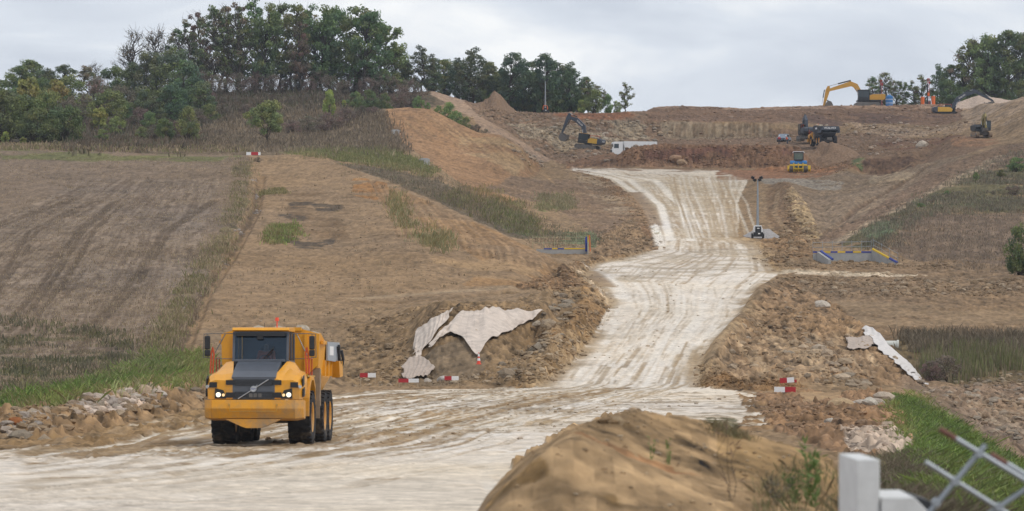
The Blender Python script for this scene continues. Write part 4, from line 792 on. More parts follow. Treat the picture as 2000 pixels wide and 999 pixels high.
tufts('slope_grass', [(1680, 480), (1690, 450), (1760, 410), (1880, 350), (2000, 290), (2000, 415), (1800, 418), (1740, 490)], 2600, (.2, .65), [(.16, .135, .10), (.13, .11, .082), (.19, .16, .12), (.14, .145, .09)], 6, .1, .5, patch=.38, pwl=9)
tufts('slope_grass', [(1745, 500), (1780, 420), (2000, 412), (2000, 520), (1900, 535), (1800, 520)], 1800, (.15, .5), [(.17, .135, .1), (.21, .165, .12)], 4, .08, .4)
tufts('reeds', [(1800, 745), (1810, 705), (1870, 690), (2000, 690), (2000, 735), (1860, 750)], 1300, (.5, 1.5), [(.14, .16, .06), (.17, .15, .09), (.11, .13, .05), (.2, .17, .11)], 6, .05, .3, .12, patch=.42, pwl=4)
tufts('bank_grass', [(1750, 655), (2000, 655), (2000, 700), (1790, 690)], 1300, (.4, 1.0), [(.15, .125, .09), (.19, .155, .11), (.12, .1, .07)], 6, .07, .4)
tufts('green_cover', [(1740, 790), (1780, 775), (1830, 810), (1900, 860), (2000, 930), (2000, 999), (1830, 999), (1800, 930), (1790, 880), (1745, 830)], 16000, (.06, .36), LUSH+[(.17, .2, .05), (.14, .16, .07)], 8, .03, .25, 1.0, patch=.3, pwl=2.5)
tufts('brown_thicket', [(1715, 930), (1730, 900), (1800, 895), (1850, 960), (1900, 1060), (1700, 1060)], 5000, (.08, .32), [(.13, .10, .075), (.10, .08, .06), (.16, .13, .09), (.1, .11, .05)], 9, .010, .2, .9)
tufts('mound_weeds', [(1500, 930), (1560, 900), (1640, 930), (1660, 1020), (1480, 1060)], 260, (.05, .24), [(.12, .12, .06), (.16, .13, .08), (.08, .12, .04)], 7, .007, .08, .6)
tufts('mound_weeds', [(1385, 825), (1450, 838), (1470, 860), (1390, 850)], 150, (.04, .13), [(.14, .135, .07), (.13, .11, .07)], 8, .008, .08, .9)
BRS = [(.30, .22, .14), (.36, .27, .18), (.25, .18, .115), (.42, .34, .25)]; GRS = [(.35, .31, .25), (.43, .38, .31), (.29, .25, .20), (.38, .30, .21)]
rocks('clods', [(985, 752), (1060, 705), (1110, 640), (1120, 570), (1185, 575), (1180, 615), (1120, 700), (1050, 752)], 3200, (.06, .45), BRS)
rocks('rubble', [(950, 735), (1020, 690), (1060, 650), (1080, 600), (1110, 575), (1100, 640), (1060, 690), (980, 740)], 700, (.12, .7), GRS+BRS[:1])
rocks('rubble', [(1390, 735), (1400, 700), (1450, 640), (1490, 575), (1530, 545), (1620, 600), (1680, 660), (1800, 752), (1690, 745), (1560, 745)], 2600, (.04, .5), BRS+BRS+GRS[:1])
rocks('rubble', [(1540, 640), (1600, 660), (1700, 740), (1680, 770), (1600, 720)], 400, (.15, .8), GRS)
rocks('clods', [(1370, 757), (1370, 715), (1420, 735), (1560, 750), (1540, 765)], 1500, (.06, .3), [(.24, .15, .085), (.28, .19, .11)])
rocks('rubble', [(1530, 545), (1600, 540), (1700, 535), (1860, 550), (1990, 545), (1990, 580), (1800, 580), (1560, 575)], 3000, (.08, .6), BRS)
rocks('clods', [(1480, 490), (1560, 470), (1600, 505), (1760, 515), (1850, 508), (1850, 525), (1560, 526), (1500, 520)], 2200, (.08, .5), BRS[:3])
rocks('rubble', [(1530, 370), (1560, 380), (1590, 440), (1600, 475), (1540, 490), (1500, 470), (1540, 430)], 1600, (.1, .7), [(.36, .27, .17), (.42, .32, .21), (.3, .22, .14)])
rocks('clods', [(1020, 560), (1100, 525), (1160, 500), (1280, 488), (1160, 512), (1135, 535), (1170, 560), (1100, 575)], 2200, (.07, .4), BRS[:3])
rocks('clods', [(1170, 470), (1240, 400), (1255, 400), (1290, 470), (1285, 485), (1160, 497)], 1600, (.08, .45), BRS[:3])
rocks('clods', [(1100, 330), (1190, 350), (1240, 400), (1200, 400), (1150, 365)], 800, (.1, .4), BRS[:2])
rocks('quarry_rubble', [(985, 235), (1060, 235), (1280, 240), (1290, 268), (1220, 300), (1120, 315), (1080, 300), (1000, 262)], 3200, (.12, .9), GRS+BRS)
rocks('quarry_rubble', [(900, 215), (960, 200), (1060, 228), (1060, 250), (960, 240)], 1000, (.1, .7), BRS)
rocks('quarry_rubble', [(990, 270), (1060, 320), (1075, 330), (1040, 325), (1000, 290)], 350, (.15, .8), GRS)
rocks('terrace_rubble', [(1210, 305), (1235, 286), (1560, 284), (1560, 326), (1230, 324)], 2200, (.1, .5), [(.24, .14, .09), (.28, .175, .115), (.19, .11, .075)])
rocks('terrace_rubble', [(1270, 208), (1280, 238), (1860, 235), (1880, 205)], 3000, (.1, .6), [(.3, .2, .14), (.4, .3, .23), (.24, .16, .11)])
rocks('terrace_rubble', [(1640, 240), (1900, 240), (1900, 262), (1760, 300), (1640, 300)], 2200, (.1, .7), [(.3, .21, .14), (.5, .42, .34), (.26, .18, .12)])
rocks('terrace_rubble', [(1290, 262), (1700, 262), (1700, 280), (1290, 280)], 1500, (.1, .5), [(.3, .2, .14), (.36, .28, .2)])
rocks('soil_heap_clods', [(1590, 305), (1640, 302), (1680, 325), (1640, 338), (1580, 336)], 1100, (.1, .4), [(.31, .19, .11), (.36, .23, .14)])
rocks('berm_rubble', [(0, 820), (130, 785), (210, 778), (280, 765), (400, 755), (410, 790), (260, 812), (120, 845), (60, 862), (0, 862)], 2600, (.04, .5), BRS+GRS[:2])
rocks('pale_rubble', [(140, 790), (200, 782), (300, 770), (310, 790), (180, 820)], 1500, (.05, .4), [(.52, .44, .38), (.45, .40, .36), (.58, .5, .43)])
rocks('pale_rubble', [(0, 820), (60, 815), (90, 830), (60, 858), (0, 862)], 400, (.05, .4), [(.5, .47, .44), (.40, .38, .36), (.3, .29, .28)])
rocks('pale_rubble', [(1650, 850), (1740, 838), (1790, 880), (1735, 892), (1660, 880)], 2600, (.02, .14), [(.55, .46, .39), (.62, .54, .46), (.48, .38, .31)])
rocks('rubble', [(1480, 780), (1620, 790), (1740, 775), (1740, 840), (1640, 850), (1500, 830)], 3200, (.03, .3), [(.3, .2, .13), (.36, .25, .17), (.25, .17, .11)])
rocks('pit_rubble', [(1790, 755), (2000, 740), (2000, 870), (1880, 800)], 2600, (.05, .45), GRS[:3]+BRS)
rocks('foot_rubble', [(690, 740), (800, 690), (830, 740), (960, 735), (1050, 752), (850, 757), (690, 757)], 1400, (.04, .3), BRS)
rocks('foot_rubble', [(640, 700), (700, 640), (800, 610), (800, 680), (700, 740)], 900, (.05, .4), BRS[:3])
rocks('mound_clods', [(960, 990), (1010, 915), (1100, 850), (1235, 805), (1430, 842), (1600, 905), (1640, 960), (1600, 1040), (1000, 1040)], 6000, (.006, .05), [(.40, .30, .19), (.36, .26, .165), (.46, .38, .28)], bury=.15)
rocks('sheet_edge_clods', [(806, 690), (815, 640), (845, 612), (882, 600), (905, 603), (1060, 606), (1060, 614), (902, 613), (882, 609), (845, 626), (818, 650)], 700, (.06, .3), BRS[:3], fuzz=.02)
rocks('sheet_edge_clods', [(1640, 655), (1690, 640), (1730, 668), (1815, 755), (1790, 760), (1725, 700), (1650, 688)], 260, (.06, .3), BRS[:3], fuzz=.02)
rocks('pebbles', [(420, 690), (520, 570), (600, 420), (700, 350), (1000, 520), (860, 590), (640, 720)], 2600, (.04, .22), [(.42, .34, .25), (.36, .27, .18), (.22, .16, .11)])
rocks('road_clods', [(450, 860), (700, 800), (1000, 765), (1460, 775), (1200, 830), (900, 870)], 1600, (.02, .16), [(.28, .19, .11), (.36, .27, .17)])
rocks('road_clods', [(1150, 520), (1290, 490), (1480, 490), (1500, 530), (1440, 600), (1380, 700), (1120, 720), (1200, 560)], 700, (.03, .2), [(.35, .26, .17)])
for k, (x, y, rx, ry) in enumerate(((347, 652, 9, 14), (388, 568, 10, 9), (440, 510, 10, 8), (468, 452, 9, 6), (503, 411, 10, 7), (497, 352, 9, 5), (500, 380, 6, 5), (362, 600, 7, 6))):
    rocks('ditch_stones', [(x-rx, y), (x, y-ry), (x+rx, y), (x, y+ry)], 90, (.06, .3), [(.5, .47, .44), (.42, .39, .38), (.35, .33, .33)])
B1 = 'boulders in the row right of the junction'
for (x, y, r, c, l) in ((1642, 797, .50, (.42, .30, .18), 'big ochre boulder, leftmost of the row right of the junction'), (1662, 796, .32, (.40, .36, .32), 'grey boulder right beside the big ochre boulder'), (1680, 792, .36, (.45, .38, .31), 'pale flat boulder in the middle of the row'),
                      (1698, 800, .30, (.48, .43, .36), 'light boulder low in the row right of the junction'), (1712, 792, .40, (.40, .33, .27), 'brown boulder near the green strip'), (1727, 790, .45, (.44, .36, .28), 'broad brown boulder at the right end of the row'), (1622, 830, .22, (.42, .37, .31), 'small grey boulder below the row, nearer the mound')):
    boulder(x, y, r, c, l, B1)
B2 = 'boulders on the left berm'
for (x, y, r, c, l) in ((278, 778, .42, (.40, .30, .21), 'large ochre boulder on top of the left berm'), (262, 782, .28, (.44, .38, .32), 'pale boulder left of the large ochre one on the berm'), (310, 776, .34, (.42, .37, .32), 'grey boulder right of the large ochre one on the berm'), (30, 828, .22, (.30, .12, .05), 'rust red block on the pale rubble at the left edge')):
    boulder(x, y, r, c, l, B2)
for (x, y, r, c, l) in ((1607, 604, .55, (.48, .42, .35), 'pale boulder on the flat right of the road bank'), (1318, 316, 1.0, (.30, .19, .12), 'round brown boulder at the foot of the red terrace bank'), (1332, 322, .85, (.32, .22, .14), 'brown boulder half buried beside the round one at the terrace bank'), (864, 748, .30, (.45, .41, .37), 'grey boulder left of the right barrier board of the three'), (835, 748, .28, (.42, .36, .30), 'brown boulder under the end of the geotextile sheet'), (1802, 288, .9, (.5, .43, .35), 'pale boulder on the cut right of the soil heap')):
    boulder(x, y, r, c, l)
# ------------------------------------------------------------------ modelling kit
class MB:
    def __init__(s): s.bm = bmesh.new()
    def _x(s, vs, loc, rot):
        if rot: bmesh.ops.rotate(s.bm, verts=vs, cent=(0, 0, 0), matrix=Euler([math.radians(a) for a in rot]).to_matrix())
        bmesh.ops.translate(s.bm, verts=vs, vec=loc); return vs
    def box(s, c, sz, rot=None, bev=0, taper=None):
        r = bmesh.ops.create_cube(s.bm, size=1); vs = r['verts']
        for v in vs:
            v.co = Vector((v.co.x*sz[0], v.co.y*sz[1], v.co.z*sz[2]))
            if taper and v.co.z > 0: v.co.x *= taper[0]; v.co.y *= taper[1]
        if bev:
            es = list({e for v in vs for e in v.link_edges}); b = bmesh.ops.bevel(s.bm, geom=es, offset=bev, segments=2, affect='EDGES', profile=.6); vs = list({v for f in b['faces'] for v in f.verts}|{v for v in vs if v.is_valid})
        s._x(vs, c, rot); return s
    def prism(s, pts, y0, y1, axis='y', bev=0, tp=None):
        """profile of (a, b) pairs pushed along an axis; tp scales the far end"""
        def P(a, b, t): return {'y': (a, t, b), 'x': (t, a, b), 'z': (a, b, t)}[axis]
        A = [s.bm.verts.new(P(a, b, y0)) for a, b in pts]; B = [s.bm.verts.new(P(a, b, y1)) for a, b in (tp or pts)]
        fs = [s.bm.faces.new(A), s.bm.faces.new(B[::-1])]; n = len(A)
        for i in range(n): fs.append(s.bm.faces.new((A[i], B[i], B[(i+1) % n], A[(i+1) % n])))
        bmesh.ops.recalc_face_normals(s.bm, faces=fs)
        if bev: bmesh.ops.bevel(s.bm, geom=list({e for f in fs for e in f.edges}), offset=bev, segments=2, affect='EDGES', profile=.6)
        return s
    def cyl(s, a, b, r, r2=None, n=16, cap=True):
        a, b = Vector(a), Vector(b); d = b-a; M = Matrix.Translation((a+b)/2)@d.to_track_quat('Z', 'Y').to_matrix().to_4x4()
        bmesh.ops.create_cone(s.bm, cap_ends=cap, segments=n, radius1=r, radius2=r if r2 is None else r2, depth=d.length, matrix=M); return s
    def pipe(s, pts, r, n=8):
        for a, b in zip(pts[:-1], pts[1:]): s.cyl(a, b, r, n=n)
        for p in pts[1:-1]: s.ball(p, r, 1)
        return s
    def ball(s, c, r, sub=2, sc=(1, 1, 1)):
        q = bmesh.ops.create_icosphere(s.bm, subdivisions=sub, radius=1); 
        for v in q['verts']: v.co = Vector((v.co.x*r*sc[0], v.co.y*r*sc[1], v.co.z*r*sc[2]))+Vector(c)
        return s
    def quad(s, p, th=0):
        f = s.bm.faces.new([s.bm.verts.new(q) for q in p])
        return s
    def lathe(s, prof, c=(0, 0, 0), axis='y', n=40):
        """profile of (radius, along-axis) pairs"""
        rings = []
        for r, t in prof:
            ring = []
            for k in range(n):
                a = 2*math.pi*k/n; u, v = r*math.cos(a), r*math.sin(a)
                ring.append(s.bm.verts.new({'y': (c[0]+u, c[1]+t, c[2]+v), 'x': (c[0]+t, c[1]+u, c[2]+v), 'z': (c[0]+u, c[1]+v, c[2]+t)}[axis]))
            rings.append(ring)
        for A, B in zip(rings[:-1], rings[1:]):
            for k in range(n): s.bm.faces.new((A[k], A[(k+1) % n], B[(k+1) % n], B[k]))
        return s
    def build(s, name, m, parent=None, smoothf=False, label=None):
        bmesh.ops.recalc_face_normals(s.bm, faces=s.bm.faces)
        me = bpy.data.meshes.new(name); s.bm.to_mesh(me); s.bm.free()
        if smoothf: me.polygons.foreach_set('use_smooth', [True]*len(me.polygons)); me.set_sharp_from_angle(angle=math.radians(35))
        o = link(name, me, m, parent)
        if label: o['label'] = label
        return o
def thing(name, label, cat, loc, rot=0, group=None, tilt=None, scale=1):
    o = bpy.data.objects.new(name, None); COL.objects.link(o); o.location = loc; o.rotation_mode = 'XYZ'
    t = tilt or (0, 0); o.rotation_euler = (math.radians(t[0]), math.radians(t[1]), math.radians(rot)); o.scale = (scale,)*3
    return tag(o, label, cat, group)
def lettering(txt, size, m, parent, loc, rot, depth=.01, name='lettering', sx=1.0, bold=.0):
    c = bpy.data.curves.new('t', 'FONT'); c.body = txt; c.size = size; c.extrude = depth; c.align_x = 'CENTER'; c.align_y = 'CENTER'; c.offset = bold*size
    t = bpy.data.objects.new('t', c); me = bpy.data.meshes.new_from_object(t); bpy.data.objects.remove(t); bpy.data.curves.remove(c)
    me.transform(Matrix.Diagonal((sx, 1, 1, 1))); o = link(name, me, m, parent); o.location = loc; o.rotation_euler = [math.radians(a) for a in rot]; return o
DUST = (.30, .225, .15)
M_yel = mat('yellow_paint', (.72, .32, .014), .36, var=.08, dirt=(DUST, .4, 3.0, .52, .06))
M_yelf = mat('yellow_paint_dusty', (.52, .30, .06), .55, var=.12, dirt=(DUST, 0, 3, .38, .15))
M_dk = mat('charcoal_paint', (.085, .095, .115), .42, var=.1, dirt=(DUST, 0, 3, .3, .0))
M_dkf = mat('dark_machine_paint', (.040, .050, .070), .5, var=.15, dirt=(DUST, 0, 3, .34, .08))
M_blk = mat('black_plastic', (.014, .015, .018), .5, var=.1)
M_rub = mat('tyre_rubber', (.035, .035, .038), .85, var=.2, dirt=((.24, .19, .135), -1, 2, .34, .16))
M_steel = mat('worn_steel', (.16, .15, .14), .5, .6, var=.2, dirt=(DUST, -1, 2, .3, .2))
M_chr = mat('bright_metal', (.55, .56, .58), .3, .9, var=.05)
M_orr = mat('orange_red_rail', (.50, .07, .015), .45, var=.08)
M_wht = mat('white_paint', (.72, .73, .74), .45, var=.05, dirt=(DUST, 0, 3, .25, .1))
M_whtc = mat('clean_white', (.80, .80, .80), .5, var=.03)
M_red = mat('red_board', (.42, .02, .028), .5, var=.08)
M_tail = mat('grey_tail_steel', (.36, .40, .45), .45, .3, var=.1, dirt=(DUST, 0, 4, .25, .1))
M_dusty = mat('dust_caked_panel', (.30, .22, .15), .9, var=.2, scale=5)
M_lamp = mat('headlamp_lit', (1, .90, .70), .3, emit=1.3, var=0)
M_lamp2 = mat('lamp_glass', (.5, .5, .5), .15, var=0)
M_hiviz = mat('orange_vest', (.95, .16, .05), .7, var=.08)
M_skin = mat('skin', (.45, .27, .19), .6, var=.05); M_cloth = mat('dark_work_trousers', (.05, .055, .07), .9, var=.1)
M_conc = mat('concrete', (.36, .355, .345), .85, var=.12, scale=2, bump=.2, bscale=10)
M_concw = mat('white_concrete', (.62, .62, .61), .8, var=.10, scale=6, bump=.15, bscale=30)
M_galv = mat('galvanised_steel', (.33, .355, .38), .45, .7, var=.15, scale=12)
M_rust = mat('rusty_end', (.17, .08, .06), .8, .2, var=.25, scale=20)
M_ylw = mat('yellow_coping', (.70, .46, .02), .5, var=.08); M_blu = mat('blue_coping', (.02, .045, .28), .5, var=.08)
M_wood = mat('stake_wood', (.42, .32, .22), .85, var=.15)
M_bluem = mat('blue_machine_paint', (.02, .16, .42), .4, var=.08, dirt=(DUST, 0, 3, .3, .05))
M_orm = mat('orange_paint', (.70, .14, .02), .5, var=.08); M_redm = mat('red_machine_paint', (.38, .03, .04), .5, var=.1)
M_excy = mat('ochre_machine_paint', (.56, .29, .035), .5, var=.12, dirt=(DUST, 0, 3, .34, .1))
def glassmat():
    m = bpy.data.materials.new('window_glass'); m.use_nodes = True; t = m.node_tree; n = t.nodes; n.remove(n['Principled BSDF'])
    a = n.new('ShaderNodeBsdfTransparent'); a.inputs[0].default_value = (.56, .66, .74, 1); b = n.new('ShaderNodeBsdfGlossy'); b.inputs['Roughness'].default_value = .04; b.inputs[0].default_value = (.8, .9, 1, 1)
    f = n.new('ShaderNodeMixShader'); lw = n.new('ShaderNodeFresnel'); lw.inputs[0].default_value = 1.5; t.links.new(lw.outputs[0], f.inputs[0]); t.links.new(a.outputs[0], f.inputs[1]); t.links.new(b.outputs[0], f.inputs[2]); t.links.new(f.outputs[0], n['Material Output'].inputs[0]); return m
M_glass = glassmat(); M_dglass = mat('dark_window', (.03, .045, .055), .12, var=0)
def tyre(parent, c, R=.93, w=.80, lugs=24, rim=M_yel, side=1, name='wheel'):
    """wheel part > tyre, rim; axis along local y, side=+1 when the rim shows towards +y"""
    t = MB(); h = w/2
    t.lathe([(R*.56, -h*.82), (R*.66, -h*.98), (R*.86, -h), (R*.945, -h*.88), (R*.955, -h*.3), (R*.955, h*.3), (R*.945, h*.88), (R*.86, h), (R*.66, h*.98), (R*.56, h*.82), (R*.56, -h*.82)], c, 'y', 48)
    for k in range(lugs):
        for sd_ in (-1, 1):
            a = 2*math.pi*(k+(.5 if sd_ > 0 else 0))/lugs; L_ = R*.13
            pts = []
            for (dy, da, rr) in ((0.04, .02, R), (h*.99, -.10, R*.985), (h*.99, .02, R*.985), (.04, .14, R)):
                pts.append((dy*sd_, a+da, rr))
            top = [t.bm.verts.new((c[0]+rr*math.cos(aa), c[1]+y, c[2]+rr*math.sin(aa))) for y, aa, rr in pts]
            bot = [t.bm.verts.new((c[0]+(rr-.07)*math.cos(aa), c[1]+y*1.0, c[2]+(rr-.07)*math.sin(aa))) for y, aa, rr in pts]
            t.bm.faces.new(top)
            for i in range(4): t.bm.faces.new((top[i], bot[i], bot[(i+1) % 4], top[(i+1) % 4]))
    ty = t.build(name, M_rub, parent, True)
    r = MB(); y = side*h; r.lathe([(R*.57, y*.86), (R*.55, y*.93), (R*.50, y*.86), (R*.46, y*.45), (R*.26, y*.40), (R*.24, y*.75), (R*.20, y*.80), (.001, y*.82)], c, 'y', 32)
    for k in range(10):
        a = k*.628; r.cyl((c[0]+R*.34*math.cos(a), c[1]+y*.40, c[2]+R*.34*math.sin(a)), (c[0]+R*.34*math.cos(a), c[1]+y*.52, c[2]+R*.34*math.sin(a)), .03, n=6)
    r.lathe([(R*.57, -y*.86), (R*.50, -y*.8), (.001, -y*.7)], c, 'y', 24)
    r.build('rim', rim, ty, True); return ty
def ringpart(mb, c, R, r, n=24, axis='x'):
    pts = []
    for k in range(n+1):
        a = 2*math.pi*k/n; pts.append((c[0], c[1]+R*math.cos(a), c[2]+R*math.sin(a)))
    for a, b in zip(pts[:-1], pts[1:]): mb.cyl(a, b, r, n=6)
# ------------------------------------------------------------------ people
def skinned(name, joints, edges, m, parent=None, sub=1):
    me = bpy.data.meshes.new(name); me.from_pydata([j[:3] for j in joints], edges, []); o = bpy.data.objects.new('tmp', me); COL.objects.link(o)
    md = o.modifiers.new('s', 'SKIN'); sv_ = me.skin_vertices[0].data
    for i, j in enumerate(joints): sv_[i].radius = (j[3], j[4] if len(j) > 4 else j[3]); sv_[i].use_root = i == 0
    s2 = o.modifiers.new('u', 'SUBSURF'); s2.levels = sub
    dg = bpy.context.evaluated_depsgraph_get(); m2 = bpy.data.meshes.new_from_object(o.evaluated_get(dg)); bpy.data.objects.remove(o)
    m2.name = name; m2.polygons.foreach_set('use_smooth', [True]*len(m2.polygons)); m2.materials.clear(); return link(name, m2, m, parent)
def person(loc, rot, label, pose='stand', top=M_hiviz, legs=M_cloth, helmet=M_whtc, cat='worker', group=None):
    r = thing('person', label, cat, loc, rot, group)
    lean = {'stand': 0, 'sit': 0, 'bend': .42}[pose]; hz_ = .95 if pose != 'sit' else .0
    def L2(x, y, z): return (x+math.sin(lean)*(z-hz_) if z > hz_ else x, y, hz_+(z-hz_)*math.cos(lean) if z > hz_ else z)
    s0 = 0 if pose != 'sit' else -.95
    def J(x, y, z, a, b=None): q = L2(x, y, z+s0); return (*q, a, b or a)
    if pose == 'sit': lg = [(0, .1, .0, .09), (.42, .16, .05, .075), (.48, .16, -.42, .05), (.60, .16, -.45, .04)]
    else: lg = [(0, .1, .93, .09), (.03, .12, .50, .07), (-.02, .13, .09, .045), (.13, .14, .05, .04)]
    J_ = [J(0, 0, .96, .13, .16), J(0, 0, 1.18, .12, .15), J(0, 0, 1.40, .13, .18), J(0, 0, 1.50, .06), J(.02, 0, 1.60, .09), J(.02, 0, 1.72, .085)]; E_ = [(0, 1), (1, 2), (2, 3), (3, 4), (4, 5)]
    for sd_ in (-1, 1):
        b = len(J_); J_ += [(x, y*sd_, z, q) for x, y, z, q in lg]; E_ += [(0, b), (b, b+1), (b+1, b+2), (b+2, b+3)]
        b = len(J_); fx = .38 if pose == 'sit' else .12
        J_ += [J(0, .21*sd_, 1.42, .065), J(.05, .27*sd_, 1.15, .05), J(fx, .24*sd_, .97 if pose != 'sit' else 1.12, .038), J(fx+.08, .22*sd_, .90 if pose != 'sit' else 1.12, .04)]; E_ += [(2, b), (b, b+1), (b+1, b+2), (b+2, b+3)]
    body = skinned('body', J_, E_, M_skin, r)
    V = [J(0, 0, .93, .15, .185), J(0, 0, 1.18, .145, .185), J(0, 0, 1.42, .14, .21), J(0, 0, 1.49, .09, .1)]; E2 = [(0, 1), (1, 2), (2, 3)]
    for sd_ in (-1, 1):
        b = len(V); V += [J(0, .22*sd_, 1.42, .085), J(.05, .275*sd_, 1.15, .07), J(fx*.9, .245*sd_, 1.0 if pose != 'sit' else 1.12, .055)]; E2 += [(2, b), (b, b+1), (b+1, b+2)]
    skinned('jacket', V, E2, top, r)
    T = [J(0, 0, .97, .15, .18)]; E3 = []
    for sd_ in (-1, 1):
        b = len(T); T += [(x, y*sd_, z, q+.02) for x, y, z, q in lg[:3]]; E3 += [(0, b), (b, b+1), (b+1, b+2)]
    skinned('trousers', T, E3, legs, r)
    if helmet is not None:
        q = L2(.02, 0, 1.74+s0); MB().ball(q, .125, 2, (1.15, 1, .8)).cyl((q[0]+.05, q[1], q[2]-.03), (q[0]+.05, q[1], q[2]-.015), .155, n=16).build('helmet', helmet, r, True)
    return r
# ------------------------------------------------------------------ articulated dump truck (origin under the front axle, +x forward, +y its left)
def dump_truck(loc, rot, label, bodymat, detail=True, tilt=None, group=None, tailm=M_tail):
    t = thing('articulated_dump_truck', label, 'dump truck', loc, rot, group, tilt)
    Y = M_yel
    for sy in (-1, 1):
        for x in (0, -4.47, -6.41): tyre(t, (x, 1.31*sy, .93), side=sy, lugs=24 if detail else 12)
    # bonnet: yellow flanks with charcoal centre
    for sy in (-1, 1):
        m = MB()      # flank: cross-sections from nose to cab
        secs = []
        for (x, y0, y1, z0, z1, z2) in ((3.02, .70, 1.52, 1.56, 2.25, 2.18), (2.6, .74, 1.60, 1.56, 2.45, 2.36), (1.7, .84, 1.62, 1.75, 2.68, 2.46), (1.0, .92, 1.58, 1.9, 2.86, 2.52)):
            secs.append([(x, y0*sy, z0), (x, y1*sy, z0), (x, (y1+.02)*sy, z0+(z2-z0)*.55), (x, (y1-.06)*sy, z2-.05), (x, (y1-.22)*sy, z2+.02), (x, (y0+.25)*sy, z1-.06), (x, y0*sy, z1)])
        V = [[m.bm.verts.new(p) for p in s_] for s_ in secs]
        for A, B in zip(V[:-1], V[1:]):
            for i in range(7): m.bm.faces.new((A[i], A[(i+1) % 7], B[(i+1) % 7], B[i]))
        m.bm.faces.new(V[0]); m.bm.faces.new(V[-1])
        o = m.build('fender', Y, t, False)
        w = MB(); w.prism([(1.15, .98), (1.08, 1.5), (.8, 1.95), (.3, 2.2), (-.4, 2.2), (-.9, 1.9), (-1.12, 1.35), (-1.2, 1.35), (-.95, 2.02), (-.42, 2.32), (.35, 2.32), (.9, 2.12), (1.25, 1.6), (1.3, .98)], 1.0*sy, 1.68*sy); w.build('wheel_arch', Y, t)
        # black side vents and small lamp unit on the nose corner
        v = MB(); v.prism([(2.25, 2.06), (2.72, 1.98), (2.74, 2.24), (2.35, 2.36)], 1.595*sy, 1.635*sy); v.build('side_vent', M_blk, t); v = MB(); v.prism([(2.28, 1.66), (2.74, 1.64), (2.74, 1.90), (2.32, 1.97)], 1.605*sy, 1.65*sy)
        v.build('side_vent', M_blk, t); MB().box((3.03, 1.36*sy, 2.04), (.03, .26, .18)).build('side_vent', M_blk, t)
        MB().cyl((2.9, 1.50*sy, 1.99), (3.06, 1.56*sy, 1.98), .055, n=14).build('marker_lamp', M_lamp2, t, True)
        h = MB(); h.prism([(1.30*sy, 1.58), (.92*sy, 1.58), (.94*sy, 1.70), (1.02*sy, 1.86), (1.29*sy, 1.93)], 3.00, 3.05, 'x'); ho = h.build('headlight', M_blk, t)
        l = MB(); l.cyl((3.02, 1.18*sy, 1.71), (3.075, 1.18*sy, 1.71), .078, n=18); l.build('lamp', M_lamp, ho, True)
        l = MB(); l.cyl((3.02, 1.01*sy, 1.70), (3.07, 1.01*sy, 1.70), .05, n=14); l.build('lamp', mat('headlamp_amber', (1, .7, .35), .3, emit=.5, var=0), ho, True)
    hb = MB(); hb.prism([(3.0, 2.22), (3.04, 2.30), (2.55, 2.50), (1.7, 2.74), (.95, 2.90), (.95, 2.6), (3.0, 2.1)], -.74, .74, bev=.02); hb.build('bonnet', M_dk, t)
    hb = MB(); hb.box((1.12, 0, 2.86), (.32, 1.72, .10), bev=.03); hb.build('cowl', M_dk, t)
    g = MB(); g.box((2.95, 0, 1.92), (.16, 1.42, .74), bev=.02); gr = g.build('grille', M_dk, t)
    s_ = MB()
    for k, (z, hgt) in enumerate(((2.12, .20), (1.70, .22))):
        s_.box((3.04, 0, z), (.03, 1.26, hgt)); s_.box((3.03, 0, z), (.03, 1.86, hgt*.8))
    s_.build('grille_slot', M_blk, gr)
    b3 = MB()
    for k in range(4): b3.box((3.058, 0, 2.05+k*.045), (.012, 1.22, .008)); b3.box((3.058, 0, 1.62+k*.05), (.012, 1.22, .008))
    b3.build('grille_bars', M_dk, gr)
    p = MB(); [p.box((3.06, .06+k*.15, 1.69), (.02, .12, .13)) for k in (-1, 0, 1)]; p.build('mesh_plate', M_steel, gr)
    e_ = MB(); e_.cyl((3.075, -.52, 1.57), (3.075, .50, 2.22), .018, n=8); e_.build('diagonal_bar', M_chr, gr)
    e_ = MB(); ringpart(e_, (3.09, .0, 1.905), .088, .020); e_.cyl((3.07, 0, 1.905), (3.088, 0, 1.905), .085, n=20); e_.cyl((3.085, .07, 1.98), (3.085, .13, 2.04), .014, n=6); em = e_.build('emblem_ring', M_chr, gr, True)
    lettering('VOLVO', .052, M_blu, gr, (3.095, 0, 1.905), (90, 0, 90), .003, bold=.02)
    # bumper
    q = MB(); prof = [(2.35, 1.50), (3.16, 1.54), (3.20, 1.25), (3.06, .92), (2.5, .84), (2.35, .95)]
    q.prism(prof, -1.40, 1.40, bev=.015)
    for sy in (-1, 1): q.prism(prof, 1.40*sy, 1.66*sy, tp=[(2.2, 1.50), (2.88, 1.54), (2.92, 1.25), (2.80, .95), (2.3, .9), (2.2, 1.0)])
    q.prism([(-.95, .90), (.95, .90), (.42, .66), (.25, .60), (-.25, .60), (-.42, .66)], 2.5, 3.10, 'x')
    bu = q.build('bumper', Y, t)
    z = MB(); z.box((3.19, 0, 1.16), (.03, 1.55, .02)); z.box((3.19, -.78, 1.26), (.03, .02, .2)); z.box((3.19, .78, 1.26), (.03, .02, .2)); [z.cyl((3.16, a, 1.38), (3.22, a, 1.38), .035, n=10) for a in (-.80, .80)]; z.build('tow_plate', M_yelf, bu)
    MB().box((1.2, 0, 1.1), (2.6, 1.1, .6)).box((0, 0, .93), (.5, 2.0, .4), bev=.08).box((-1.3, 0, 1.25), (2.6, .9, .6)).build('front_frame', M_steel, t)
    # cab
    F0, F1 = 1.02, -.95
    fr = MB()
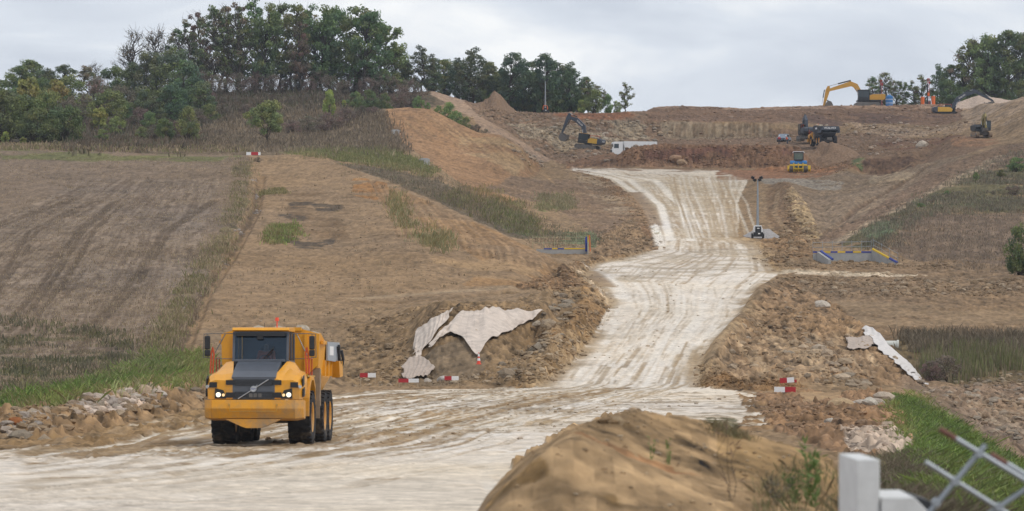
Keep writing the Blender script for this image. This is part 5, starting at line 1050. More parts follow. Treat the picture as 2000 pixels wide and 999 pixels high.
    for sy in (-1, 1):
        fr.prism([(F0+.06, 2.75), (F0-.02, 2.75), (F0-.22, 3.84), (F0-.12, 3.84)], .88*sy, .96*sy); fr.box((F1+.05, .92*sy, 3.25), (.10, .09, 1.2)); fr.box((.0, .92*sy, 3.25), (.07, .07, 1.2)); fr.box((.03, .93*sy, 2.5), (2.0, .08, .75))
    fr.box((F1+.04, 0, 2.5), (.08, 1.85, .75)); fr.box((F0+.0, 0, 2.72), (.10, 1.85, .16)); fr.box((F0-.14, 0, 3.82), (.14, 1.86, .07)); fr.box((F1+.04, 0, 3.80), (.08, 1.86, .10))
    fr.box((.03, 0, 2.15), (1.96, 1.84, .06)); cabf = fr.build('cab', M_dk, t)
    MB().prism([(F0-.02, 3.86), (F0+.06, 3.90), (F0-.06, 3.985), (F1+.1, 4.02), (F1-.05, 3.96), (F1-.05, 3.86)], -.97, .97, bev=.02).build('cab_roof', M_yel, t)
    MB().prism([(F0+.05, 2.80), (F0+.035, 2.80), (F0-.145, 3.80), (F0-.13, 3.80)], -.88, .88).build('windscreen', M_glass, t)
    for sy in (-1, 1): MB().box((.50, .925*sy, 3.3), (.85, .012, .98)).box((-.45, .925*sy, 3.3), (.8, .012, .98)).build('side_window', M_glass, t)
    MB().box((F1+.03, 0, 3.3), (.012, 1.7, .9)).build('rear_window', M_dglass, t)
    MB().box((F0-.03, 0, 3.755), (.12, 1.7, .12)).box((F0+.0, -.02, 3.66), (.06, .22, .16), bev=.02).build('sun_visor', M_blk, t)
    wp = MB(); wp.pipe([(F0+.07, .10, 2.80), (F0+.0, .42, 3.17)], .014, 6); wp.pipe([(F0+.07, .42, 2.82), (F0-.02, .44, 3.33)], .012, 6); wp.pipe([(F0+.09, .02, 2.83), (F0+.02, .42, 3.28)], .018, 6); wp.build('wiper', M_blk, t)
    st = MB(); st.box((-.35, .05, 2.55), (.5, .5, .16), bev=.05); st.box((-.60, .05, 2.95), (.14, .5, .72), (0, -8, 0), bev=.05); st.build('seat', M_blk, t)
    sw = MB(); ringpart(sw, (.25, .05, 2.86), .19, .015); sw.cyl((.3, .05, 2.85), (.55, .05, 2.55), .03, n=8); sw.build('steering_wheel', M_blk, t)
    MB().box((.70, 0, 2.68), (.3, 1.6, .22), bev=.05).build('dashboard', M_blk, t)
    MB().cyl((-.7, .37, 4.0), (-.7, .37, 4.24), .022, n=8).cyl((-.7, .37, 4.24), (-.7, .37, 4.36), .07, .06, n=16).build('beacon', mat('beacon_orange', (.75, .08, .03), .3, var=0), t)
    MB().cyl((.3, .05, 4.0), (.3, .05, 4.16), .008, n=6).build('antenna', M_blk, t)
    for sy in (-1, 1):
        yy = 1.78*sy; mm = MB(); mm.box((1.30, yy, 3.47), (.10, .19, .46), bev=.04); mm.box((1.30, yy, 3.12), (.10, .19, .22), bev=.04); mo = mm.build('mirror', M_blk, t)
        a = MB(); a.pipe([(.85, .95*sy, 3.78), (1.28, 1.55*sy, 3.78), (1.28, 1.90*sy, 3.76), (1.28, 1.92*sy, 2.98), (1.28, 1.55*sy, 2.93), (.9, .98*sy, 2.92)], .014, 6); a.pipe([(1.28, yy, 3.76), (1.28, yy, 2.95)], .012, 6); a.pipe([(.9, 1.22*sy, 3.77), (1.1, 1.62*sy, 3.0)], .02, 6); a.build('mirror_bracket', M_steel, t)
        hr = MB(); hr.pipe([(1.3, 1.60*sy, 2.42), (1.3, 1.56*sy, 3.1), (1.3, 1.60*sy, 3.3), (1.3, 1.65*sy, 3.1), (1.3, 1.68*sy, 2.42)], .028, 6); hr.build('handrail', M_orr, t); hr = MB(); hr.pipe([(.3, 1.60*sy, 2.35), (.3, 1.60*sy, 2.95), (-.5, 1.60*sy, 2.95), (-.5, 1.60*sy, 2.3)], .024, 6); hr.build('handrail', M_orr, t)
        MB().box((-.2, 1.30*sy, 2.34), (2.4, .65, .05)).build('step_deck', M_yelf, t)
    # rear: frame, body, tail
    MB().box((-5.2, 0, 1.25), (5.6, .9, .45)).box((-5.4, 0, 1.1), (1.2, 2.2, .2)).box((-4.47, 0, .93), (.5, 2.0, .4), bev=.08).box((-6.41, 0, .93), (.5, 2.0, .4), bev=.08).box((-5.4, 1.1, 1.15), (2.8, .25, .3)).box((-5.4, -1.1, 1.15), (2.8, .25, .3)).build('rear_frame', M_steel, t)
    for sy in (-1, 1): MB().box((-2.15, 1.42*sy, 1.75), (.08, .60, 1.75)).box((-2.45, 1.62*sy, 1.95), (.66, .16, 1.3), bev=.03).build('mudguard', M_dusty, t)
    bb = MB(); FX, RX = -1.75, -8.0
    front = [(-1.20, 1.75), (1.20, 1.75), (1.62, 2.55), (1.70, 3.85), (1.1, 4.02), (-1.1, 4.02), (-1.70, 3.85), (-1.62, 2.55)]
    mid = [(-1.25, 1.55), (1.25, 1.55), (1.66, 2.3), (1.74, 3.35)]
    def shell(sections, th):
        m = MB(); V = [[m.bm.verts.new(p) for p in s_] for s_ in sections]
        for A, B in zip(V[:-1], V[1:]):
            for i in range(len(A)-1): m.bm.faces.new((A[i], A[i+1], B[i+1], B[i]))
        return m, V
    prof_ = lambda x, zb, zt, w0=1.22, w1=1.72: [(x, w1+.03, zt), (x, w1-.06, zb+.75), (x, w0, zb), (x, -w0, zb), (x, -w1+.06, zb+.75), (x, -w1-.03, zt)]
    m, V = shell([prof_(-2.35, 1.95, 3.85, 1.1, 1.66), prof_(-3.4, 1.6, 3.55), prof_(-6.0, 1.55, 3.45), prof_(-7.2, 1.85, 3.45), prof_(-8.0, 2.35, 3.50)], .06)
    fw = [m.bm.verts.new((-1.95, y, z)) for y, z in ((1.15, 2.3), (1.66, 2.75), (1.69, 3.82), (1.05, 4.0), (-1.05, 4.0), (-1.69, 3.82), (-1.66, 2.75), (-1.15, 2.3))]
    m.bm.faces.new(fw); A = V[0]
    for i, j in ((2, 0), (3, 7)): pass
    m.bm.faces.new((fw[0], fw[7], A[3], A[2])); m.bm.faces.new((fw[0], A[2], A[1], fw[1])); m.bm.faces.new((fw[7], fw[6], A[4], A[3])); m.bm.faces.new((fw[1], A[1], A[0], fw[2])); m.bm.faces.new((fw[6], fw[5], A[5], A[4]))
    bo = m.build('dump_body', bodymat, t); so_ = bo.modifiers.new('thick', 'SOLIDIFY'); so_.thickness = .07; so_.offset = 0
    for sy in (-1, 1):
        for x in (-3.4, -4.7, -6.0): MB().prism([(x-.06, 2.35), (x+.06, 2.35), (x+.06, 2.9), (x-.06, 2.9)], 1.68*sy, 1.79*sy).build('body_rib', bodymat, bo)
        MB().box((-2.9, 1.78*sy, 3.52), (1.3, .10, .12)).build('top_rail', bodymat, bo); MB().box((-1.90, 1.25*sy, 3.1), (.1, .10, 1.5)).build('headboard_post', bodymat, bo)
        MB().prism([(-6.6, 2.9), (-8.1, 2.9), (-8.2, 2.35), (-7.0, 2.30)], 1.70*sy, 1.98*sy).build('tail_chute', bodymat, bo)
    MB().box((-1.90, 0, 3.98), (.16, 2.2, .12)).build('top_rail', bodymat, bo)
    tg = MB(); tg.box((-8.15, 0, 3.18), (.10, 3.5, .75)); 
    for sy in (-1, 1): tg.prism([(-3.6, 2.9), (-8.1, 2.86), (-8.1, 3.58), (-3.6, 3.56)], 1.80*sy, 1.86*sy, tp=[(-3.6, 2.9), (-8.1, 2.86), (-8.1, 3.58), (-3.6, 3.56)]); tg.prism([(-8.1, 2.85), (-7.2, 2.85), (-7.6, 2.35), (-8.1, 2.30)], 1.78*sy, 1.84*sy)
    tg.build('tailgate', tailm, t)
    for sy in (-1, 1): MB().box((-5.0, 1.865*sy, 3.25), (1.4, .01, .32)).build('sticker', M_whtc, t)
    for sy in (-1, 1):
        k = MB(); k.pipe([(-7.0, 1.92*sy, 3.42), (-7.15, 1.94*sy, 3.0), (-7.5, 1.94*sy, 2.82)], .06, 8); k.box((-7.0, 1.94*sy, 3.42), (.2, .1, .14), bev=.03); k.build('tailgate_arm', M_blk, t); MB().pipe([(-8.0, 1.94*sy, 3.3), (-8.05, 2.0*sy, 3.0), (-8.1, 1.96*sy, 2.75)], .055, 8).build('tailgate_arm', M_blk, t)
        MB().cyl((-3.6, 1.0*sy, 1.4), (-5.4, 1.05*sy, 2.2), .09, n=12).build('tipping_cylinder', M_steel, t)
    return t
# soil load: its own heap lying in the body
def load(loc, rot, label, W=1.5, tilt=None, L0=2.6, h=.55, base=3.3, cx=-4.6):
    t = thing('soil_load', label, 'soil heap', loc, rot, tilt=tilt); m = MB(); n = 22; V = {}
    for i in range(n+1):
        for j in range(n+1):
            x = (i/n*2-1); y = (j/n*2-1); e = max(0, 1-(x*x)**1.3)*max(0, 1-(y*y)**1.3)
            V[i, j] = m.bm.verts.new((cx+x*L0, y*W, base+h*e**.7*(1+.5*math.sin(x*5+1)*math.cos(y*4))+.16*float(vnoise(np.array([x*6+9.]), np.array([y*6+3.]), 3)[0])*e))
    for i in range(n):
        for j in range(n): m.bm.faces.new((V[i, j], V[i+1, j], V[i+1, j+1], V[i, j+1]))
    m.build('soil', mat('load_soil', (.27, .19, .12), .95, var=.35, scale=5, bump=.8, bscale=8), t)
    for (x, y, z, r, c) in ((-2.6, 1.05, 3.95, .28, 1), (-2.9, .2, 3.95, .22, 1.), (-3.6, -.6, 3.95, .25, 1), (-5.2, 1.2, 3.75, .26, 1), (-6.6, 1.3, 3.5, .24, 1), (-4.5, .9, 3.9, .22, 1)):
        V_, Fc = ICO2; Vn = V_*(1+.3*(RNG.random((len(V_), 1))-.5)); Vn = np.sign(Vn)*np.abs(Vn)**.8*np.array([1.2, 1, .7])*r
        me = npmesh(bpy.data.meshes.new('rock'), Vn, Fc, 3, np.repeat(np.array([(.42, .36, .28)]), len(Vn), 0), False); o = link('rock', me, M_stone, t); o.location = (x, y, z)
    return t
TZ = at(515, 117); TZ.z = (HY-870)/F*117; TROT = -92.3
tl = Vector((TZ.x, TZ.y, TZ.z+.03))
dump_truck(tl, TROT, 'yellow dump truck driving towards the camera with headlights on, loaded with soil', M_yel, tilt=(0, -1.6))
load(tl, TROT, 'brown soil and rocks heaped in the body of the yellow dump truck', tilt=(0, -1.6))
a_ = math.radians(TROT); dl = tl+Vector((math.cos(a_)*-.35-math.sin(a_)*.05, math.sin(a_)*-.35+math.cos(a_)*.05, 2.68))
person(dl, TROT, 'driver in an orange jacket seated behind the windscreen of the yellow dump truck', 'sit', helmet=None, cat='driver')
# ------------------------------------------------------------------ excavators (+x forward, +y its left, origin on the ground at the slew centre)
def track(parent, y, L_=4.2, h=.95, w=.6, m=M_steel, x0=0):
    r = h/2; hl = L_/2-r; pts = []
    for k in range(9): a = math.pi/2-math.pi*k/8; pts.append((x0+hl+r*math.cos(a), r+r*math.sin(a)))
    for k in range(9): a = -math.pi/2-math.pi*k/8; pts.append((x0-hl+r*math.cos(a), r+r*math.sin(a)))
    q = MB().prism(pts, y-w/2, y+w/2)
    P2 = pts+[pts[0]]
    for (a, b) in zip(P2[:-1], P2[1:]):
        L2 = math.hypot(b[0]-a[0], b[1]-a[1]); n = max(1, int(L2/.2)); ang = -math.degrees(math.atan2(b[1]-a[1], b[0]-a[0]))
        for i in range(n): q.box((a[0]+(b[0]-a[0])*(i+.5)/n, y, a[1]+(b[1]-a[1])*(i+.5)/n), (.12, w+.04, .07), (0, ang, 0))
    o = q.build('track', M_dusty if m is None else m, parent)
    s = MB(); sd_ = 1 if y > 0 else -1
    for xx in np.linspace(-hl, hl, 7): s.cyl((x0+xx, y+sd_*w*.5, r*.55 if abs(xx) < hl*.9 else r), (x0+xx, y+sd_*(w*.5+.05), r*.55 if abs(xx) < hl*.9 else r), .12 if abs(xx) < hl*.9 else r*.62, n=14)
    s.build('rollers', M_steel, o); return o
def beam(mb, pts, w, hs, y=0):
    """bent box beam through (x, z) points with a height at every point"""
    up, dn = [], []
    for i, (p, h) in enumerate(zip(pts, hs)):
        a = pts[max(i-1, 0)]; b = pts[min(i+1, len(pts)-1)]; d = Vector((b[0]-a[0], b[1]-a[1])).normalized(); n = Vector((-d.y, d.x))
        up.append((p[0]+n.x*h/2, p[1]+n.y*h/2)); dn.append((p[0]-n.x*h/2, p[1]-n.y*h/2))
    mb.prism(up+dn[::-1], y-w/2, y+w/2)
def ram(parent, a, b, r, y=0, name='hydraulic_cylinder'):
    a, b = Vector((a[0], y, a[1])), Vector((b[0], y, b[1])); mid = a.lerp(b, .58)
    o = MB().cyl(a, mid, r, n=10).build(name, M_blk, parent, True); MB().cyl(mid, b, r*.5, n=8).build('rod', M_chr, o, True); return o
def excavator(loc, rot, label, boom, stick, bucket, bm_, house, cw, tilt=None, sc=1, tr=M_steel, txt=True, cabroof=None, swing=0, group='excavators', tower=True, textcw=True, bucket_open=1, arm=None):
    t = thing('excavator', label, 'excavator', loc, rot, group, tilt, sc)
    u = thing('tmp', None, None, (0, 0, 0))
    for y in (-1.25, 1.25): track(t, y, m=tr)
    MB().box((0, 0, .6), (2.2, 2.0, .5), bev=.05).cyl((0, 0, .8), (0, 0, 1.12), .75, n=24).build('undercarriage', M_steel, t)
    R_ = math.radians(swing)
    parts = []
    def add(mb, n, m, par=None, sm=False): o = mb.build(n, m, par or t, sm); (parts.append(o) if par is None else None); return o
    add(MB().box((-.3, 0, 1.25), (4.0, 2.6, .22), bev=.04), 'slew_platform', M_blk)
    hs = MB(); hs.prism([(-2.2, 1.36), (.6, 1.36), (.75, 1.9), (.2, 2.25), (-2.2, 2.3)], -1.35, -.35, bev=.05); hs.prism([(-2.2, 1.36), (-.35, 1.36), (-.35, 2.05), (-.9, 2.3), (-2.2, 2.3)], -.34, 1.35, bev=.05); add(hs, 'engine_house', house)
    c2 = MB(); c2.prism([(-2.2, 1.30), (-2.75, 1.36), (-3.0, 1.6), (-3.0, 2.15), (-2.85, 2.32), (-2.2, 2.32)], -1.35, 1.35, bev=.06); add(c2, 'counterweight', cw)
    add(MB().box((-1.5, 0, 2.36), (1.6, 2.2, .12), bev=.03).cyl((-1.9, -.9, 2.4), (-1.9, -.9, 2.75), .07, n=10), 'engine_cover', M_dkf if cw is not M_excy else M_steel)
    add(MB().pipe([(.5, -1.3, 2.2), (.5, -1.3, 2.75), (-1.8, -1.3, 2.9), (-1.8, -1.3, 2.35)], .025, 6).pipe([(-.8, 1.3, 2.35), (-.8, 1.3, 2.8), (-2.6, 1.3, 2.8), (-2.6, 1.3, 2.35)], .025, 6), 'guard_rail', M_orr if cw is M_dkf else M_blk)
    cab = MB()
    for x, z0 in ((1.62, 1.3), (.9, 1.3), (-.28, 1.3)):
        for y in (.42, 1.33): cab.box((x-.06*(x > 1.5), y, 2.12), (.09, .08, 1.75))
    cab.box((.66, .875, 1.5), (1.9, .98, .5), bev=.04); cab.box((.62, .875, 2.98), (1.95, .98, .10), bev=.04); co_ = add(cab, 'cab', M_blk)
    add(MB().box((.62, .875, 3.05), (1.8, .9, .06), bev=.02), 'cab_roof', cabroof or M_blk)
    add(MB().box((1.60, .875, 2.3), (.02, .86, 1.2)).box((.66, 1.355, 2.35), (1.8, .02, 1.1)).box((.66, .40, 2.35), (1.8, .02, 1.1)), 'cab_window', M_dglass)
    add(MB().box((.5, .85, 2.0), (.5, .5, .9), bev=.1), 'seat', M_blk)
    foot = (.55, 1.75); pts = [foot]+boom
    b = MB(); beam(b, pts, .42, [.55]+[.85 if i < len(boom)-1 else .42 for i in range(len(boom))]); bo = add(b, 'boom', bm_)
    tip = boom[-1]; s_ = MB(); d = Vector((stick[0]-tip[0], stick[1]-tip[1])).normalized(); back = (tip[0]-d.x*.75, tip[1]-d.y*.75)
    beam(s_, [back, tip, stick], .34, [.38, .72, .30]); so_ = add(s_, 'stick', arm or bm_)
    ram(t, (1.1, 1.35), (pts[1][0]*.85+pts[0][0]*.15+.1, pts[1][1]*.85+pts[0][1]*.15-.2), .11, .30); parts.append(t.children[-1]); ram(t, (1.1, 1.35), (pts[1][0]*.85+pts[0][0]*.15+.1, pts[1][1]*.85+pts[0][1]*.15-.2), .11, -.30); parts.append(t.children[-1])
    kp = pts[-2]; ram(t, (kp[0], kp[1]+.55), back, .11); parts.append(t.children[-1])
    ram(t, (tip[0]+d.y*.55-d.x*.2, tip[1]-d.x*.55-d.y*.2) if bucket_open > 0 else (tip[0]-d.y*.55, tip[1]+d.x*.55), (stick[0]-d.x*.5+d.y*.4*bucket_open, stick[1]-d.y*.5-d.x*.4*bucket_open), .08); parts.append(t.children[-1])
    bk = MB(); bx, bz, ba = bucket; prof = [(0, 0), (.55, .12), (1.05, -.10), (1.30, -.62), (1.12, -1.12), (.62, -1.42), (.10, -1.30)]
    ca, sa = math.cos(math.radians(ba)), math.sin(math.radians(ba)); RP = [(stick[0]+(x*ca-z*sa)*bx, stick[1]+(x*sa+z*ca)*bx) for x, z in prof]
    n = len(RP); W = bz
    for y in (-W/2, W/2): bk.prism(RP, y-.03, y+.03)
    cx_, cz_ = sum(p[0] for p in RP)/n, sum(p[1] for p in RP)/n
    for i in range(n-1):
        a, b2 = RP[i], RP[i+1]; bk.prism([a, b2, (b2[0]*.95+cx_*.05, b2[1]*.95+cz_*.05), (a[0]*.95+cx_*.05, a[1]*.95+cz_*.05)], -W/2, W/2)
    a, b2 = RP[-2], RP[-1]; dv = Vector((b2[0]-a[0], b2[1]-a[1])).normalized()
    for k in range(5): y = -W/2+.08+k*(W-.16)/4; bk.prism([(b2[0], b2[1]), (b2[0]+dv.x*.3, b2[1]+dv.y*.3), (b2[0]-.06, b2[1]+.1)], y-.06, y+.06)
    add(bk, 'bucket', M_steel)
    if txt:
        p0, p1 = (pts[1], pts[2]) if len(pts) > 2 else (pts[0], pts[1]); mx_, mz_ = (p0[0]+p1[0])/2, (p0[1]+p1[1])/2; ang = math.degrees(math.atan2(p1[1]-p0[1], p1[0]-p0[0]))
        for sd_ in (1, -1):
            a2 = ang if sd_ < 0 else -ang
            o = lettering(txt, .42, M_whtc, t, (mx_, .216*sd_, mz_), (90, 0, 0), .005, sx=1.1, bold=.01)
            o.rotation_euler = (Matrix.Rotation(math.radians(180 if sd_ > 0 else 0), 3, 'Z')@Matrix.Rotation(math.radians(-a2), 3, 'Y')@Matrix.Rotation(math.radians(90), 3, 'X')).to_euler(); parts.append(o)
    if textcw and txt: o = lettering(txt, .34, M_whtc, t, (-3.01, 0, 1.88), (90, 0, -90), .005, sx=1.2, bold=.01); parts.append(o)
    bpy.data.objects.remove(u)
    if swing:
        M_ = Matrix.Rotation(R_, 4, 'Z')
        for o in parts: o.matrix_basis = M_@o.matrix_basis
    return t
def gp(px, d, dz=0): p = at(px, d); p.z += dz; return p
def px2m(px, py, d): return Vector(((px-1000)/F*d, d, (HY-py)/F*d))
excavator(gp(1147, 643, -.1), 158, 'dark grey and yellow excavator with raised arm digging on the left quarry bench', [(1.35, 4.3), (2.9, 5.35), (4.6, 5.7)], (5.5, 2.6), (1.1, 1.3, -70), M_dkf, mat('exc_yellow', (.62, .36, .04), .5, var=.1), M_dkf, tilt=(0, -8), txt='VOLVO', cabroof=M_excy, bucket_open=1)
excavator(gp(1693, 748, -.6), 180, 'big ochre yellow excavator on the skyline with its bucket resting on the ground', [(1.9, 3.8), (2.7, 4.15), (6.6, 3.0)], (7.3, .2), (1.0, 1.5, -150), M_excy, M_excy, M_excy, sc=1.30, txt=None, bucket_open=-1)
excavator(gp(1851, 728, -1.2), 3, 'yellow excavator with long dark arm reaching right towards the embankment', [(2.0, 3.9), (3.6, 4.9), (5.6, 5.4)], (9.0, 3.6), (1.35, 1.5, -75), M_dkf, mat('exc_yellow', (.62, .36, .04), .5), M_dkf, sc=1.08, txt='VOLVO', textcw=False, bucket_open=-1)
excavator(gp(1917, 610, .05), -82, 'small black excavator facing down the slope on the right embankment bench', [(.9, 3.3), (1.9, 3.9), (2.6, 3.6)], (3.0, 1.6), (.8, .9, -110), mat('olive_arm', (.22, .17, .04), .5, var=.15), M_blk, M_blk, sc=.95, tr=M_dusty, txt=None, bucket_open=-1)
excavator(gp(1577, 668, .5), 98, 'dark excavator loading the grey dump truck, standing behind it', [(.9, 3.6), (1.8, 4.3), (3.0, 3.6)], (3.4, 1.8), (.9, 1.2, -120), M_dkf, M_dkf, M_dkf, sc=1.1, txt=None, cabroof=M_dkf, bucket_open=-1)
t2 = gp(1600, 652, .2); dump_truck(t2, 99, 'grey bodied dump truck seen from behind on the upper terrace', M_dkf, detail=False, tailm=M_dkf)
load(t2, 99, 'soil heaped in the grey dump truck on the upper terrace', h=.3)
o = bpy.data.objects[[o_.name for o_ in bpy.data.objects if o_.name.startswith('articulated_dump_truck')][-1]]
lettering('VOLVO', .5, M_whtc, o, (-8.23, 0, 3.2), (90, 0, -90), .01, sx=1.4, bold=.02)
# ------------------------------------------------------------------ bulldozer seen from behind
def bulldozer(loc, rot, label):
    t = thing('bulldozer', label, 'bulldozer', loc, rot)
    for y in (-1.15, 1.15): track(t, y, L_=3.9, h=1.15, w=.75, m=M_steel)
    MB().prism([(-1.6, .9), (2.2, .9), (2.3, 1.9), (.4, 2.05), (-1.6, 1.9)], -.62, .62, bev=.06).build('hood', M_bluem, t)
    for sy in (-1, 1): MB().prism([(-1.7, 1.15), (.2, 1.15), (.2, 1.75), (-.3, 2.05), (-1.5, 2.05), (-1.75, 1.7)], .64*sy, 1.45*sy, bev=.10).build('fender', M_bluem, t)
    cab = MB(); 
    for x in (-1.25, .25):
        for y in (-.78, .78): cab.box((x, y, 2.75), (.12, .12, 1.5))
    cab.box((-.5, 0, 3.5), (1.75, 1.75, .12)); cab.box((-.5, 0, 2.15), (1.6, 1.65, .3)); cab.build('cab', M_blk, t)
    MB().box((-.5, 0, 3.6), (1.8, 1.85, .10), bev=.03).build('cab_roof', M_wht, t)
    MB().box((-1.27, 0, 2.8), (.02, 1.4, 1.1)).box((.27, 0, 2.8), (.02, 1.4, 1.1)).box((-.5, .79, 2.8), (1.4, .02, 1.1)).box((-.5, -.79, 2.8), (1.4, .02, 1.1)).build('cab_window', mat('cab_glass', (.10, .13, .10), .15, var=.3), t)
    rp = MB(); rp.box((-2.6, 0, 1.25), (.3, 3.0, .28), bev=.03); rp.box((-2.0, .5, 1.2), (1.0, .2, .25)); rp.box((-2.0, -.5, 1.2), (1.0, .2, .25))
    for y in (-.8, 0, .8): rp.prism([(-2.8, 1.6), (-2.5, 1.6), (-2.5, .6), (-2.35, .15), (-2.5, .1), (-2.8, .6)], y-.08, y+.08)
    rp.build('ripper', M_ylw, t)
    bl = MB(); bl.prism([(2.9, .1), (3.15, .15), (2.95, .7), (3.1, 1.35), (2.85, 1.35), (2.7, .7)], -2.0, 2.0); bl.box((1.7, 1.62, .7), (2.4, .18, .25)); bl.box((1.7, -1.62, .7), (2.4, .18, .25)); bl.build('blade', M_ylw, t)
    MB().box((-1.75, 0, 1.5), (.1, 1.1, .5), bev=.03).build('rear_tank', M_bluem, t)
    [MB().box((-1.3, y, 3.45), (.1, .1, .18)).build('work_lamp', M_whtc, t) for y in (-.95, .95)]
    return t
bulldozer(gp(1560, 590, .05), 84, 'blue and yellow bulldozer seen from behind beside the soil heap')
# ------------------------------------------------------------------ white tipper lorry
def tipper(loc, rot, label):
    t = thing('tipper_lorry', label, 'lorry', loc, rot)
    MB().prism([(4.4, .6), (4.5, 1.5), (4.3, 2.75), (4.1, 2.95), (2.5, 2.95), (2.4, .6)], -1.22, 1.22, bev=.06).build('cab', M_wht, t)
    MB().prism([(4.47, 1.62), (4.50, 1.60), (4.32, 2.62), (4.28, 2.62)], -1.1, 1.1).build('windscreen', M_dglass, t)
    for sy in (-1, 1): MB().prism([(4.1, 1.75), (3.2, 1.75), (3.2, 2.55), (4.05, 2.55)], 1.225*sy, 1.24*sy).build('side_window', M_dglass, t); MB().box((4.35, 1.38*sy, 2.2), (.12, .2, .5), bev=.03).build('mirror', M_blk, t)
    MB().box((4.5, 0, 1.1), (.08, 2.2, .7)).build('grille', M_blk, t); MB().box((.1, 0, .95), (8.2, 1.0, .35)).build('frame', M_steel, t)
    b = MB(); b.prism([(2.1, 1.3), (2.2, 3.05), (-3.9, 3.0), (-4.2, 1.3)], -1.25, -1.19); b.prism([(2.1, 1.3), (2.2, 3.05), (-3.9, 3.0), (-4.2, 1.3)], 1.19, 1.25); b.box((2.12, 0, 2.15), (.06, 2.4, 1.8)); b.box((-4.02, 0, 2.15), (.06, 2.4, 1.7)); b.box((-1.0, 0, 1.33), (6.2, 2.4, .08))
    for x in np.linspace(-3.6, 1.8, 6): b.box((x, 1.28, 2.15), (.08, .06, 1.6)); b.box((x, -1.28, 2.15), (.08, .06, 1.6))
    b.build('tipper_body', M_wht, t)
    for sy in (-1, 1):
        for x in (3.4, 1.7, -2.2, -3.6): tyre(t, (x, 1.05*sy, .5), .5, .3, 20, M_wht, sy)
    return t
tp = px2m(1240, 307, 640); tipper(Vector((tp.x, tp.y, tp.z-.15)), 186, 'white tipper lorry half hidden behind the red terrace bank')
# ------------------------------------------------------------------ small pickup with worker, people on the terrace
def pickup(loc, rot, label):
    t = thing('pickup', label, 'pickup', loc, rot)
    MB().prism([(-2.5, .5), (2.4, .5), (2.5, .95), (1.4, 1.1), (.7, 1.75), (-.9, 1.75), (-1.1, 1.15), (-2.5, 1.15)], -.85, .85, bev=.06).build('body', mat('grey_car_paint', (.2, .24, .3), .4, var=.05), t)
    MB().prism([(1.3, 1.14), (.7, 1.68), (.65, 1.68), (1.25, 1.14)], -.72, .72).box((0, .862, 1.4), (1.2, .01, .4)).box((0, -.862, 1.4), (1.2, .01, .4)).build('window', M_dglass, t)
    for sy in (-1, 1):
        for x in (-1.6, 1.6): tyre(t, (x, .78*sy, .36), .36, .25, 16, M_steel, sy)
pq = px2m(1531, 280, 676); pickup(Vector((pq.x, pq.y, at(1531, 676).z-.3)), -110, 'small grey pickup on the terrace left of the grey dump truck')
person(gp(1538, 666), 200, 'worker in orange bending down beside the small grey pickup', 'bend')
person(gp(1522, 668), 90, 'worker in red standing left of the small grey pickup', 'stand', top=M_redm)
q = px2m(1622, 291, 640); person(gp(1622, 668, .3), 120, 'worker in orange with white helmet right of the grey dump truck', 'stand')
# ------------------------------------------------------------------ drill rigs, blue tank
def rig(loc, rot, label, H=6.4, hood=M_redm):
    t = thing('drill_rig', label, 'drill rig', loc, rot, 'drill rigs')
    for y in (-.9, .9): track(t, y, L_=2.8, h=.6, w=.4)
    MB().box((-.4, 0, 1.15), (2.2, 1.3, .9), bev=.06).build('body', M_steel, t)
    m = MB(); m.box((1.2, -.16, H/2+.4), (.12, .12, H)); m.box((1.2, .16, H/2+.4), (.12, .12, H))
    for k in range(int(H/.5)): m.box((1.2, 0, .7+k*.5), (.08, .32, .08))
    m.box((1.2, 0, H+.35), (.3, .6, .2)); m.box((1.35, .2, H-.5), (.25, .3, .5)); m.build('mast', hood, t)
    MB().cyl((1.4, -.25, .8), (1.4, -.25, H-.8), .16, n=10).build('drill_rod', M_blk, t)
    MB().box((1.35, 0, 3.1), (.5, .5, .7), bev=.05).build('rotary_head', M_orm, t)
    return t
rig(gp(1720, 762, 0), -90, 'red drill rig mast rising behind the big yellow excavator', H=6.4)
r2 = rig(gp(1812, 760, 0), -90, 'red drill rig with orange uprights in front of the right trees', H=6.2)
for px in (1802, 1823):
    p = gp(px, 757); t = thing('barrel_drum', 'orange red upright drum %s of the second drill rig' % ('left' if px < 1812 else 'right'), 'drum', p, 0); MB().cyl((0, 0, 0), (0, 0, 2.0), .42, n=16).build('drum', M_orm, t, True); MB().ball((.1, -.3, 2.05), .14, 2).build('lamp', M_whtc, t)
p = gp(1737, 744, -.2); t = thing('blue_tank', 'blue plastic tank standing behind the big yellow excavator', 'tank', p, 0)
MB().cyl((0, 0, .1), (0, 0, 2.2), .78, n=24).cyl((0, 0, 2.2), (0, 0, 2.45), .78, .35, n=24).cyl((0, 0, 2.45), (0, 0, 2.55), .25, n=16).build('tank', M_bluem, t, True); MB().cyl((0, 0, .7), (0, 0, .8), .80, n=24).cyl((0, 0, 1.5), (0, 0, 1.6), .80, n=24).build('band', M_wht, t)
